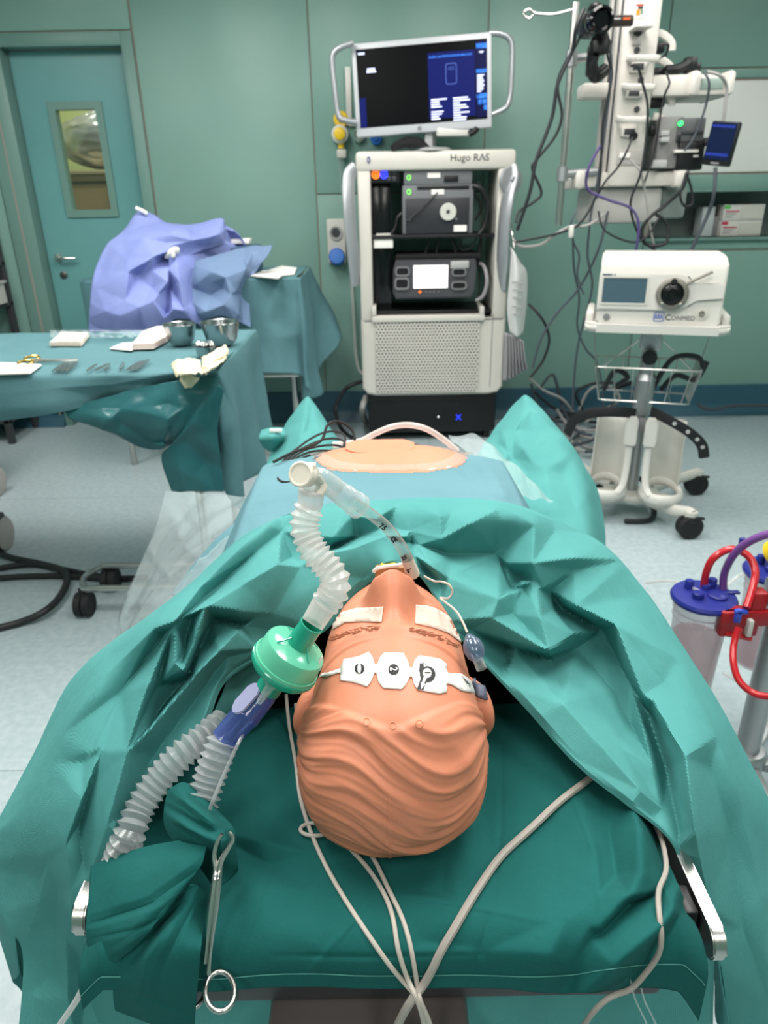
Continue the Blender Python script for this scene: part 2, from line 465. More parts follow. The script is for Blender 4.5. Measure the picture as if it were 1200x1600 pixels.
_y = [0.451, 0.4525, 0.457, 0.464, 0.474, 0.485, 0.51, 0.54, 0.57, 0.595, 0.625, 0.655, 0.685, 0.715, 0.735, 0.76, 0.80, 0.84, 0.88, 0.95, 1.08, 1.18, 1.32, 1.5, 1.6]
_w = [0.0, 0.018, 0.036, 0.052, 0.065, 0.076, 0.085, 0.0885, 0.086, 0.081, 0.079, 0.077, 0.070, 0.054, 0.050, 0.056, 0.066, 0.12, 0.185, 0.20, 0.19, 0.185, 0.18, 0.18, 0.12]
_t = [0.952, 0.970, 0.988, 1.005, 1.021, 1.035, 1.046, 1.054, 1.058, 1.060, 1.056, 1.056, 1.056, 1.048, 1.02, 0.985, 0.975, 0.985, 1.002, 1.02, 1.043, 1.048, 1.005, 0.94, 0.90]
_b = [0.952, 0.934, 0.918, 0.904, 0.894, 0.884, 0.879, 0.878, 0.880, 0.884, 0.890, 0.898, 0.905, 0.91, 0.91, 0.905, 0.89, 0.88, 0.878, 0.878, 0.878, 0.878, 0.878, 0.878, 0.88]
fw, ft, fb = cr(_y, _w), cr(_y, _t), cr(_y, _b)
def make_body():
    ys = np.concatenate([0.451+0.05*(1-np.cos(np.linspace(0, PI/2, 70))), np.linspace(0.5015, 0.70, 150), np.linspace(0.705, 1.6, 90)])
    nt = 256
    th = np.linspace(0, 2*PI, nt, endpoint=False)
    Y, T = np.meshgrid(ys, th, indexing='ij')
    hw, tp, bt = fw(Y), ft(Y), fb(Y)
    zc = np.where(Y < 0.8, 0.45*tp+0.55*bt, 0.4*tp+0.6*bt)
    c, s = np.cos(T), np.sin(T)
    e = np.where((Y > 0.58) & (Y < 0.8), 0.86, 0.93)
    e = np.where(Y > 0.9, 0.8, e)
    X = hw*np.sign(c)*np.abs(c)**e
    Z = np.where(s >= 0, zc+(tp-zc)*np.abs(s)**e, zc-(zc-bt)*np.abs(s)**e)
    up = np.clip(s, 0, 1)
    def g(x, m, w): return np.exp(-((x-m)/w)**2)
    # face relief, measured upwards
    hn = np.interp(Y, [0.585, 0.603, 0.62, 0.64, 0.653, 0.660, 0.667, 0.674], [0.002, 0.003, 0.014, 0.030, 0.038, 0.035, 0.016, 0])
    wn = np.interp(Y, [0.59, 0.61, 0.635, 0.652, 0.67], [0.018, 0.0130, 0.0165, 0.021, 0.022])
    d = hn*np.exp(-np.abs(X/wn)**2.6)
    for sg in (-1, 1):
        d += 0.013*g(X, sg*0.0215, 0.008)*g(Y, 0.652, 0.011)          # wings of the nose
        d -= 0.011*g(X, sg*0.033, 0.021)*g(Y, 0.619, 0.014)           # eye sockets
        d += 0.006*g(X, sg*0.033, 0.014)*g(Y, 0.622, 0.010)           # closed lids
        d += 0.005*g(X, sg*0.036, 0.026)*g(Y, 0.593, 0.009)           # brow ridge
        d += 0.006*g(X, sg*0.045, 0.02)*g(Y, 0.652, 0.02)             # cheeks
    d += 0.008*g(X, 0, 0.026)*g(Y, 0.688, 0.009)                      # lips
    d += 0.008*g(X, 0, 0.02)*g(Y, 0.713, 0.012)                       # chin
    Z = Z+d*(up > 0.2)*np.clip((up-0.2)/0.35, 0, 1)
    # ears: thin plates that stand out at the sides
    for sg in (-1, 1):
        side = np.clip(c*sg, 0, 1)**3
        q = ((Y-0.597)/0.026)**2+((Z-0.957)/0.036)**2
        ear = np.clip(1-q**2, 0, 1)**0.6*side
        X = X+sg*0.021*ear; Y = Y-0.006*ear
        q2 = ((Y-0.603)/0.012)**2+((Z-0.957)/0.02)**2
        X = X-sg*0.008*np.exp(-q2)*side
    # moulded hair: a raised cap with flowing ridges
    hl = 0.484+0.075*np.abs(c)**1.6
    hair = np.clip((hl-Y)/0.006, 0, 1)
    hair = hair*hair*(3-2*hair)
    hair = np.where(Y < 0.62, hair, 0)
    cen = np.stack([X, Y-SK[0], Z-SK[1]], -1); r = np.linalg.norm(cen, axis=-1, keepdims=True); nrm = cen/np.maximum(r, 1e-6)
    out = np.zeros_like(X)
    for i in range(X.shape[0]):
        if not hair[i].any(): continue
        for j in range(nt):
            if hair[i, j] <= 0: continue
            x = X[i, j]; ph = math.atan2(Z[i, j]-SK[1], SK[0]-Y[i, j])+7.0*x*x+0.16*nz(x*14, Y[i, j]*14, 3)+0.30*nz(x*9+1, math.atan2(Z[i, j]-SK[1], SK[0]-Y[i, j])*1.6, 9)
            a = 1-abs(nz(x*9+5, ph*6.5, 1.3))*2.0
            a2 = 1-abs(nz(x*13+2, ph*13+4, 7.7))*2.0
            a3 = nz(x*24, ph*26, 2.2)
            out[i, j] = hair[i, j]*(0.0026+0.0030*(a-0.4)+0.0016*(a2-0.4)+0.0005*a3)
    # mould seams
    seam = np.exp(-((X+0.004)/0.0007)**2)*(Y < 0.50)*(Z < 0.985)*0.0009
    X = X+0.004+0.004*np.clip((Y-0.53)/0.08, 0, 1)
    Pp = np.stack([X, Y, Z], -1)+nrm*(out+seam)[..., None]
    n0, n1 = Pp.shape[:2]
    V = Pp.reshape(-1, 3)
    F = [(i*nt+j, i*nt+(j+1) % nt, (i+1)*nt+(j+1) % nt, (i+1)*nt+j) for i in range(1, n0-1) for j in range(nt)]
    base = [(0, nt+(j+1) % nt, nt+j) for j in range(nt)]
    F = base+F+[tuple((n0-1)*nt+j for j in range(nt))]
    return V, F
V, F = make_body()
body_bvh = BVHTree.FromPolygons([Vector(v) for v in V], F)
me = bpy.data.meshes.new('manikin'); me.from_pydata([tuple(v) for v in V], [], F)
bmx = B(); bmx.from_mesh(me); bpy.data.meshes.remove(me)
bmesh.ops.delete(bmx, geom=[v for v in bmx.verts if not v.link_faces], context='VERTS')
patient = obj('training_manikin', bmx, M_SKIN, ang=180)
put(patient, 'peach rubber training manikin lying on its back with moulded hair, head towards the viewer', 'manikin')

def hit(px, py, bvh, off=0.0):
    d = ray(px, py).normalized()
    p, n, i, t = bvh.ray_cast(_o, d)
    if p is None: return None
    if n.dot(d) > 0: n = -n
    return p+n*off
def decal(bm, outline, bvh, off=0.0006, step=6, fallback=None):
    """a thin sheet with this outline laid onto a surface"""
    xs = [p[0] for p in outline]; ys = [p[1] for p in outline]
    pts = [Vector(p) for p in outline]; n = len(pts)
    def inside(x, y):
        r = False; j = n-1
        for i in range(n):
            if (pts[i].y > y) != (pts[j].y > y) and x < (pts[j].x-pts[i].x)*(y-pts[i].y)/(pts[j].y-pts[i].y)+pts[i].x: r = not r
            j = i
        return r
    allp = list(pts); x = min(xs)+step/2
    while x < max(xs):
        y = min(ys)+step/2
        while y < max(ys):
            if inside(x, y) and min((Vector((x, y))-p).length for p in pts) > step*0.5: allp.append(Vector((x, y)))
            y += step
        x += step
    vs, es, fs, *_ = delaunay_2d_cdt(allp, [], [list(range(n))], 1, 1e-4)
    out = []
    last = None
    for p in vs:
        q = hit(p.x, p.y, bvh, off)
        if q is None: q = last if last is not None else P(p.x, p.y, Y=0.6)
        last = q; out.append(bm.verts.new(q))
    for f in fs:
        try: bm.faces.new([out[i] for i in f])
        except ValueError: pass
    return bm
def dense(outline, k=4, closed=True):
    n = len(outline); o = []
    for i in range(n if closed else n-1):
        a, b = outline[i], outline[(i+1) % n]
        for j in range(k): o.append((a[0]+(b[0]-a[0])*j/k, a[1]+(b[1]-a[1])*j/k))
    return o

# ---- cloth surfaces from nets of points -------------------------------------------------
def crom(A, n, axis=0):
    A = np.moveaxis(np.asarray(A, float), axis, 0); m = A.shape[0]
    t = np.linspace(0, m-1, n); i = np.minimum(t.astype(int), m-2); f = (t-i).reshape((-1,)+(1,)*(A.ndim-1))
    p = A[np.maximum(i-1, 0)]; a = A[i]; b = A[i+1]; q = A[np.minimum(i+2, m-1)]
    p = np.where((i == 0).reshape(f.shape), 2*a-b, p); q = np.where((i == m-2).reshape(f.shape), 2*b-a, q)
    r = 0.5*(2*a+(b-p)*f+(2*p-5*a+4*b-q)*f**2+(3*a-p-3*b+q)*f**3)
    return np.moveaxis(r, 0, axis)
CAMN = np.array(CAMRI)
def projn(A):
    q = (A-np.array([0, 0, HCAM]))@CAMN.T
    return np.stack([600+FPX*q[..., 0]/-q[..., 2], 800-FPX*q[..., 1]/-q[..., 2]], -1)
FK = [1.0, 1.0]
def fold(A, folds, mask=None):
    """creases a surface: every fold is a line with a height, a width to either side and tapering ends"""
    px = projn(A); D = np.zeros(A.shape[:-1])
    for fo in folds:
        pts, amp, w = fo[0], fo[1]*FK[0], fo[2]*FK[1]
        w2 = fo[3]*FK[1] if len(fo) > 3 else w
        pw = fo[4] if len(fo) > 4 else 1.0
        pts = np.array(pts, float); seg = np.linalg.norm(np.diff(pts, axis=0), axis=1); tot = seg.sum(); acc = 0
        best = np.full(D.shape, 1e9); val = np.zeros(D.shape)
        for k in range(len(seg)):
            a, b = pts[k], pts[k+1]; ab = b-a; L2 = (ab**2).sum()
            rel = px-a; t = np.clip((rel@ab)/L2, 0, 1)
            off = rel-t[..., None]*ab; dist = np.hypot(off[..., 0], off[..., 1])
            side = ab[0]*rel[..., 1]-ab[1]*rel[..., 0]
            ww = np.where(side > 0, w2, w)
            s = (acc+t*seg[k])/tot
            tap = np.clip(np.minimum(s, 1-s)/0.22, 0.35, 1)
            f = np.clip(1-dist/ww, 0, 1)**pw*tap
            up = dist < best; val = np.where(up, f, val); best = np.minimum(best, dist); acc += seg[k]
        D += amp*0.001*val
    d = np.array([0, 0, HCAM])-A; d /= np.linalg.norm(d, axis=-1, keepdims=True)
    if mask is not None: D = D*mask
    return A+d*D[..., None]
def facets(A, folds, k=1.0, spacing=64, smooth=2, mask=None, seed=3):
    """stiff paper-like creases: the fold lines become edges of a triangulated relief"""
    px = projn(A); rnd = random.Random(seed); pts = []; val = []; edges = []
    ends = [f[0][0] for f in folds]+[f[0][-1] for f in folds]
    allp = []
    for fo in folds:
        ids = []; n = len(fo[0])
        for q, p in enumerate(fo[0]):
            j = next((i for i, a in enumerate(pts) if (a-Vector(p)).length < 7), None)
            v = fo[1]
            if j is None:
                if q in (0, n-1) and sum((Vector(e)-Vector(p)).length < 9 for e in ends) < 2: v *= 0.35
                pts.append(Vector(p)); val.append(v); j = len(pts)-1
            elif abs(v) > abs(val[j]): val[j] = v
            ids.append(j)
        edges += [(a, b) for a, b in zip(ids, ids[1:]) if a != b]
        for a, b in zip(fo[0], fo[0][1:]):
            for t in range(9): allp.append((a[0]+(b[0]-a[0])*t/8, a[1]+(b[1]-a[1])*t/8))
    allp = np.array(allp)
    x0, y0 = px.reshape(-1, 2).min(0)-40; x1, y1 = px.reshape(-1, 2).max(0)+40
    gx = x0
    while gx <= x1+spacing:
        gy = y0
        while gy <= y1+spacing:
            p = np.array((gx+rnd.uniform(-.25, .25)*spacing, gy+rnd.uniform(-.25, .25)*spacing))
            if np.hypot(*(allp-p).T).min() > spacing*0.36: pts.append(Vector(p)); val.append(rnd.uniform(-1.6, 1.6))
            gy += spacing
        gx += spacing
    vs, es, fs, ov, *_ = delaunay_2d_cdt(pts, edges, [], 0, 1e-4)
    vv = []
    for i, o in enumerate(ov):
        if o: vv.append(np.mean([val[q] for q in o]))
        else: vv.append(np.mean([val[q] for q in sorted(range(len(pts)), key=lambda q: (pts[q]-vs[i]).length)[:2]]))
    D = np.zeros(A.shape[:-1])
    for f in fs:
        (a, b, c) = [np.array(vs[i]) for i in f]; va, vb, vc = [vv[i] for i in f]
        den = (b[1]-c[1])*(a[0]-c[0])+(c[0]-b[0])*(a[1]-c[1])
        if abs(den) < 1e-9: continue
        l1 = ((b[1]-c[1])*(px[..., 0]-c[0])+(c[0]-b[0])*(px[..., 1]-c[1]))/den
        l2 = ((c[1]-a[1])*(px[..., 0]-c[0])+(a[0]-c[0])*(px[..., 1]-c[1]))/den
        m = (l1 >= -1e-6) & (l2 >= -1e-6) & (l1+l2 <= 1+1e-6)
        D[m] = (l1*va+l2*vb+(1-l1-l2)*vc)[m]
    for _ in range(smooth):
        E2 = np.pad(D, 1, 'edge'); D = (4*D+E2[2:, 1:-1]+E2[:-2, 1:-1]+E2[1:-1, 2:]+E2[1:-1, :-2])/8
    if mask is not None: D = D*mask
    d = np.array([0, 0, HCAM])-A; d /= np.linalg.norm(d, axis=-1, keepdims=True)
    return A+d*(D*0.001*k)[..., None]
def surf_obj(name, A, m, parent=None, solid=0.0012, hole=None, su=None, sv=None, world=True, ang=180, noise_amp=0.0, noise_sc=12, keep=None):
    n0, n1 = A.shape[:2]
    if noise_amp:
        for i in range(n0):
            for j in range(n1):
                q = A[i, j]*noise_sc
                A[i, j, 2] += noise_amp*(nz(q[0], q[1], q[2]))
    su = su or float(np.linalg.norm(np.diff(A[:, n1//2], axis=0), axis=1).sum()); sv = sv or float(np.linalg.norm(np.diff(A[n0//2], axis=0), axis=1).sum())
    bm = B(); vs = [[bm.verts.new(A[i, j]) for j in range(n1)] for i in range(n0)]
    lay = bm.loops.layers.uv.verify()
    for i in range(n0-1):
        for j in range(n1-1):
            if hole is not None and hole(A[i:i+2, j:j+2].reshape(-1, 3).mean(0)): continue
            f = bm.faces.new((vs[i][j], vs[i+1][j], vs[i+1][j+1], vs[i][j+1]))
            for lp, (a, b) in zip(f.loops, ((i, j), (i+1, j), (i+1, j+1), (i, j+1))): lp[lay].uv = (a/(n0-1)*su, b/(n1-1)*sv)
    bmesh.ops.delete(bm, geom=[v for v in bm.verts if not v.link_faces], context='VERTS')
    bvh = BVHTree.FromBMesh(bm)
    o = obj(name, bm, m, parent, world=world, ang=ang, solid=solid, uv=True)
    return o, bvh
def net(rows):
    """rows of (px, py, height) -> points of the room"""
    return np.array([[tuple(P(p[0], p[1], Z=p[2])) for p in r] for r in rows])
def nety(rows):
    return np.array([[tuple(P(p[0], p[1], Y=p[2])) for p in r] for r in rows])

M_TEAL = fabric('teal_nonwoven', (90, 163, 160), (84, 156, 154), 620, 0.45, 0.8, thin=0.12)
M_CLOTH = fabric('dark_green_cotton', (25, 93, 90), (21, 85, 82), 1400, 0.25, 0.92, dots=False)
M_BLUE = fabric('blue_nonwoven', (106, 148, 158), (100, 142, 152), 700, 0.25, 0.85, thin=0.1)

# ---- mattress and table ------------------------------------------------------------------
tb = thing('operating_table', 'operating table with black mattress and steel side rails under the teal drapes', 'table', (0, 1.1, 0))
b = B(); boxb(b, -0.25, 0.25, 0.405, 1.62, 0.80, 0.868, 0.02); obj('mattress', b, mat('black_vinyl', (18, 18, 20), 0.5), tb, world=True)
b = B(); boxb(b, -0.25, 0.25, 0.42, 1.6, 0.765, 0.813, 0.006); obj('table_top', b, M_DGREY, tb, world=True)
b = B(); boxb(b, -0.115, 0.07, 0.375, 0.5, 0.72, 0.765, 0.01); obj('headrest_bracket', b, mat('warm_grey_metal', (112, 104, 102), 0.4, 0.4), tb, world=True)
b = B(); boxb(b, -0.18, 0.18, 0.95, 1.45, 0.10, 0.765, 0.02); obj('column', b, M_STEEL, tb, world=True)
b = B(); boxb(b, -0.24, 0.24, 0.75, 1.75, 0.0, 0.10, 0.02); obj('base', b, M_DGREY, tb, world=True)
for sx, y0, y1 in ((-1, 0.435, 1.2), (1, 0.402, 1.2)):
    b = B()
    M = Matrix.Translation((sx*0.283, 0, 0.848)) @ Matrix.Rotation(PI/2, 4, 'Y')
    poly = [(0.0+p, q) for p, q in rrect(0.034, y1-y0, 0.016, 6, 0, (y0+y1)/2)]
    prism(b, poly, -0.006, 0.006, M, 0.0015); obj('side_rail', b, M_STEEL, tb, world=True)
    b = B(); boxb(b, sx*0.262, sx*0.276, y0+0.03, y0+0.06, 0.82, 0.862, 0.003); obj('rail_block', b, M_BLACK, tb, world=True)

# ---- dark green cloth under the head ------------------------------------------------------
cx = np.linspace(-0.268, 0.270, 320); cv = np.linspace(0, 1, 260)
A = np.zeros((320, 260, 3))
for i, x in enumerate(cx):
    for j, v in enumerate(cv):
        l = v*0.343                    # metres from the back edge
        y0, yf, rr = 0.70+0.02*nz(x*7, 2), 0.392, 0.03
        fl = y0-yf-rr
        if l < fl: y, z = y0-l, 0.880
        else:
            a = min((l-fl)/rr, PI/2); y = yf+rr-rr*math.sin(a); z = 0.880-rr*(1-math.cos(a))
            ex = l-fl-rr*PI/2
            if ex > 0: z -= ex*(1+2.2*max(0, x-0.1)/0.2); y -= 0.12*ex
        sd = abs(x)-0.246
        if sd > 0: z -= sd*1.1
        z += 0.004*nz(x*9, y*9, z*6)+0.0015*nz(x*25, y*25, z*20)
        # pressed down by the head
        A[i, j] = (x, y, z)
CF = [([(350, 1300), (400, 1312), (480, 1335)], 9, 1), ([(352, 1314), (420, 1352), (480, 1385)], -2, 1), ([(345, 1330), (400, 1400), (430, 1450)], 5, 1), ([(940, 1222), (952, 1300), (962, 1368)], -4, 1),
      ([(985, 1240), (1000, 1300), (1002, 1360), (985, 1400), (940, 1450)], 16, 1), ([(1035, 1392), (980, 1412), (935, 1458), (890, 1510)], -4, 1), ([(1050, 1310), (1064, 1380), (1044, 1440), (960, 1510), (870, 1590)], 15, 1),
      ([(1066, 1410), (1022, 1480), (940, 1580)], -4, 1), ([(905, 1240), (925, 1320), (935, 1400), (920, 1450)], 8, 1), ([(880, 1440), (860, 1490), (840, 1560)], 7, 1), ([(925, 1470), (900, 1520), (870, 1550)], -3, 1), ([(1010, 1270), (1025, 1300), (1030, 1350)], -4, 1),
      ([(480, 1130), (470, 1200), (440, 1290)], 8, 1), ([(600, 1395), (720, 1412), (860, 1442)], 4, 1), ([(620, 1350), (570, 1420), (490, 1510)], 4, 1), ([(700, 1330), (690, 1400), (660, 1470)], -1, 1), ([(800, 1180), (812, 1260), (800, 1340)], 4, 1), ([(420, 1470), (520, 1486), (640, 1488), (760, 1484)], 3, 1)]
A = facets(A, CF, 1.9, 95, 5)
# pressed creases of the folded cloth
A = fold(A, [([(786, 1120), (783, 1300), (770, 1420), (735, 1525), (700, 1590)], -1.6, 7, 7, 1), ([(862, 1170), (905, 1270), (932, 1340), (938, 1420)], 1.6, 7, 7, 1), ([(455, 1318), (400, 1430), (350, 1540)], -1.6, 7, 7, 1), ([(610, 1350), (560, 1430), (480, 1520), (440, 1580)], 1.8, 7, 7, 1), ([(600, 1392), (700, 1410), (860, 1442)], 1.4, 7, 7, 1), ([(430, 1492), (600, 1494), (760, 1490)], -1.8, 7, 7, 1)])
cl = thing('green_cloth', 'dark green woven cotton cloth spread under the head over the table end', 'cloth', (0, 0.5, 0.875))
o, cloth_bvh = surf_obj('cloth_sheet', A, M_CLOTH, cl)
# stitched hem
E_ = [Vector(A[i, 248])+Vector((0, -0.0022, 0.0012)) for i in range(0, 320, 2)]
b = B(); tube(b, E_, 0.0004, 5, 1); obj('hem_stitch', b, mat('pale_thread', (84, 150, 142), 0.8), cl, world=True)
# gathered folds at the corner, drawn together by the clamp
g1 = net([[(262, 1235, .945), (282, 1222, .955), (302, 1228, .955), (322, 1245, .95), (338, 1262, .94)],
          [(256, 1265, .935), (282, 1252, .955), (308, 1256, .96), (335, 1272, .955), (358, 1284, .945)],
          [(257, 1292, .925), (282, 1285, .95), (312, 1285, .96), (340, 1296, .955), (368, 1300, .94)],
          [(275, 1322, .92), (300, 1318, .94), (325, 1316, .95), (348, 1318, .952), (368, 1318, .935)],
          [(302, 1342, .91), (318, 1340, .92), (335, 1338, .93), (352, 1348, .93), (372, 1352, .915)],
          [(338, 1392, .90), (345, 1385, .905), (352, 1380, .905), (362, 1372, .905), (371, 1362, .90)]])
A = fold(crom(crom(g1, 80, 0), 80, 1), [([(270, 1240), (310, 1268), (350, 1300)], 7, 14, 9), ([(262, 1275), (305, 1300), (340, 1322)], 6, 14, 8), ([(285, 1232), (325, 1262), (355, 1290)], -6, 8, 8), ([(258, 1260), (300, 1283), (345, 1310)], -6, 8, 8), ([(280, 1318), (325, 1330), (352, 1322)], -4, 8, 8)])
surf_obj('gathered_fold', A, M_CLOTH, cl, noise_amp=0.002, noise_sc=40)
g2 = net([[(330, 1322, .93), (290, 1328, .92), (240, 1338, .905), (190, 1352, .895), (147, 1368, .88)],
          [(325, 1345, .93), (285, 1360, .925), (240, 1375, .91), (190, 1390, .895), (145, 1405, .875)],
          [(318, 1368, .925), (280, 1395, .92), (235, 1420, .905), (185, 1440, .885), (140, 1455, .865)],
          [(305, 1385, .92), (265, 1425, .91), (220, 1460, .895), (180, 1485, .87), (142, 1490, .85)],
          [(295, 1398, .91), (250, 1455, .895), (212, 1495, .87), (180, 1525, .845), (166, 1552, .83)]])
A = fold(crom(crom(g2, 90, 0), 90, 1)+np.array([0, 0, 0.012]), [([(330, 1345), (240, 1410), (146, 1440)], -5, 12, 12), ([(325, 1360), (250, 1440), (165, 1500)], 5, 20, 10), ([(140, 1445), (200, 1425), (255, 1408)], -2, 4, 8, 1), ([(150, 1465), (210, 1450), (260, 1430)], -2, 4, 8, 1)])
surf_obj('folded_flap', A, M_CLOTH, cl, noise_amp=0.002, noise_sc=25)
g3 = net([[(306, 1392, .915), (300, 1392, .915), (310, 1395, .912), (318, 1400, .905), (324, 1405, .90)],
          [(262, 1432, .895), (280, 1432, .90), (297, 1435, .90), (312, 1438, .89), (322, 1440, .88)],
          [(215, 1480, .875), (245, 1485, .888), (275, 1488, .89), (300, 1490, .888), (316, 1492, .885)],
          [(182, 1530, .845), (215, 1535, .855), (250, 1540, .862), (285, 1545, .858), (311, 1548, .85)],
          [(179, 1560, .82), (212, 1568, .83), (247, 1575, .835), (282, 1580, .83), (308, 1584, .82)],
          [(182, 1588, .80), (213, 1600, .80), (245, 1612, .80), (280, 1616, .80), (305, 1620, .79)]])
A = fold(crom(crom(g3, 100, 0), 80, 1)+np.array([0, 0, 0.008]), [([(300, 1400), (262, 1450), (230, 1500), (205, 1600)], 5, 22, 14), ([(310, 1400), (285, 1450), (250, 1520), (240, 1600)], -3, 5, 12, 1), ([(300, 1395), (250, 1440), (190, 1525)], -6, 14, 14), ([(185, 1550), (245, 1562), (310, 1592)], -1.5, 4, 4, 1)])
surf_obj('hanging_flap', A, M_CLOTH, cl, noise_amp=0.0015, noise_sc=25)
# pale frayed corner of the flap
b = B(); decal(b, dense([(138, 1458), (150, 1472), (158, 1485), (166, 1494), (158, 1497), (154, 1502), (147, 1500), (140, 1480)], 2), BVHTree.FromPolygons([P(100, 1400, Z=.862), P(240, 1400, Z=.89), P(240, 1560, Z=.858), P(100, 1560, Z=.825)], [(0, 1, 2, 3)]), 0.004, 5)
obj('pale_corner', b, M_PAPER, cl, world=True, solid=0.001)

# ---- the big teal drape around the head ------------------------------------------------------
ST = [
 [(330, 1680, .50), (230, 1680, .50), (120, 1680, .53), (22, 1680, .53)],
 [(310, 1580, .63), (200, 1560, .63), (110, 1540, .63), (36, 1500, .64)],
 [(128, 1450, .775), (98, 1430, .76), (60, 1420, .74), (10, 1440, .69)],
 [(140, 1385, .85), (100, 1340, .87), (50, 1310, .85), (-25, 1330, .73)],
 [(190, 1320, .885), (135, 1250, .93), (75, 1220, .91), (0, 1285, .78)],
 [(258, 1232, .92), (190, 1150, .97), (125, 1110, .97), (60, 1170, .84)],
 [(318, 1135, .95), (245, 1070, 1.0), (180, 1030, 1.0), (112, 1062, .89)],
 [(350, 1062, .975), (300, 1000, 1.03), (245, 965, 1.04), (180, 998, .94)],
 [(415, 1018, .985), (365, 950, 1.04), (320, 900, 1.055), (268, 940, .99)],
 [(502, 984, 1.0), (430, 900, 1.055), (390, 845, 1.08), (335, 876, 1.03)],
 [(553, 925, 1.035), (492, 868, 1.06), (455, 808, 1.09), (402, 824, 1.07)],
 [(586, 898, 1.06), (556, 850, 1.07), (540, 800, 1.09), (510, 788, 1.085)],
 [(608, 880, 1.078), (612, 845, 1.078), (612, 800, 1.09), (600, 781, 1.085)],
 [(640, 884, 1.07), (672, 840, 1.072), (690, 800, 1.085), (690, 777, 1.08)],
 [(663, 904, 1.055), (735, 858, 1.057), (778, 810, 1.075), (792, 785, 1.07)],
 [(688, 942, 1.03), (785, 888, 1.032), (848, 830, 1.05), (872, 814, 1.045)],
 [(718, 990, 1.0), (820, 935, 1.005), (905, 870, 1.02), (945, 852, 1.0)],
 [(752, 1028, .97), (860, 988, .975), (950, 930, .98), (1000, 912, .955)],
 [(822, 1102, .94), (905, 1060, .95), (995, 1000, .955), (1056, 996, .92)],
 [(900, 1188, .92), (965, 1130, .93), (1045, 1070, .935), (1110, 1082, .89)],
 [(975, 1248, .90), (1020, 1200, .91), (1095, 1150, .91), (1152, 1160, .86)],
 [(1050, 1312, .88), (1080, 1280, .88), (1135, 1240, .87), (1203, 1275, .80)],
 [(1080, 1400, .82), (1110, 1380, .81), (1165, 1360, .79), (1232, 1390, .72)],
 [(1122, 1500, .72), (1150, 1500, .71), (1195, 1490, .70), (1262, 1510, .62)],
 [(1140, 1640, .56), (1170, 1640, .56), (1210, 1630, .56), (1280, 1640, .5)]]
N = net(ST)
NU, NV = 460, 110
A = crom(crom(N, NU, 0), NV, 1)
ms = np.ones((NU, NV)); ms[:, :3] *= np.array([0.35, 0.6, 0.85]); ms[:, -8:] *= np.linspace(1, 0.3, 8)
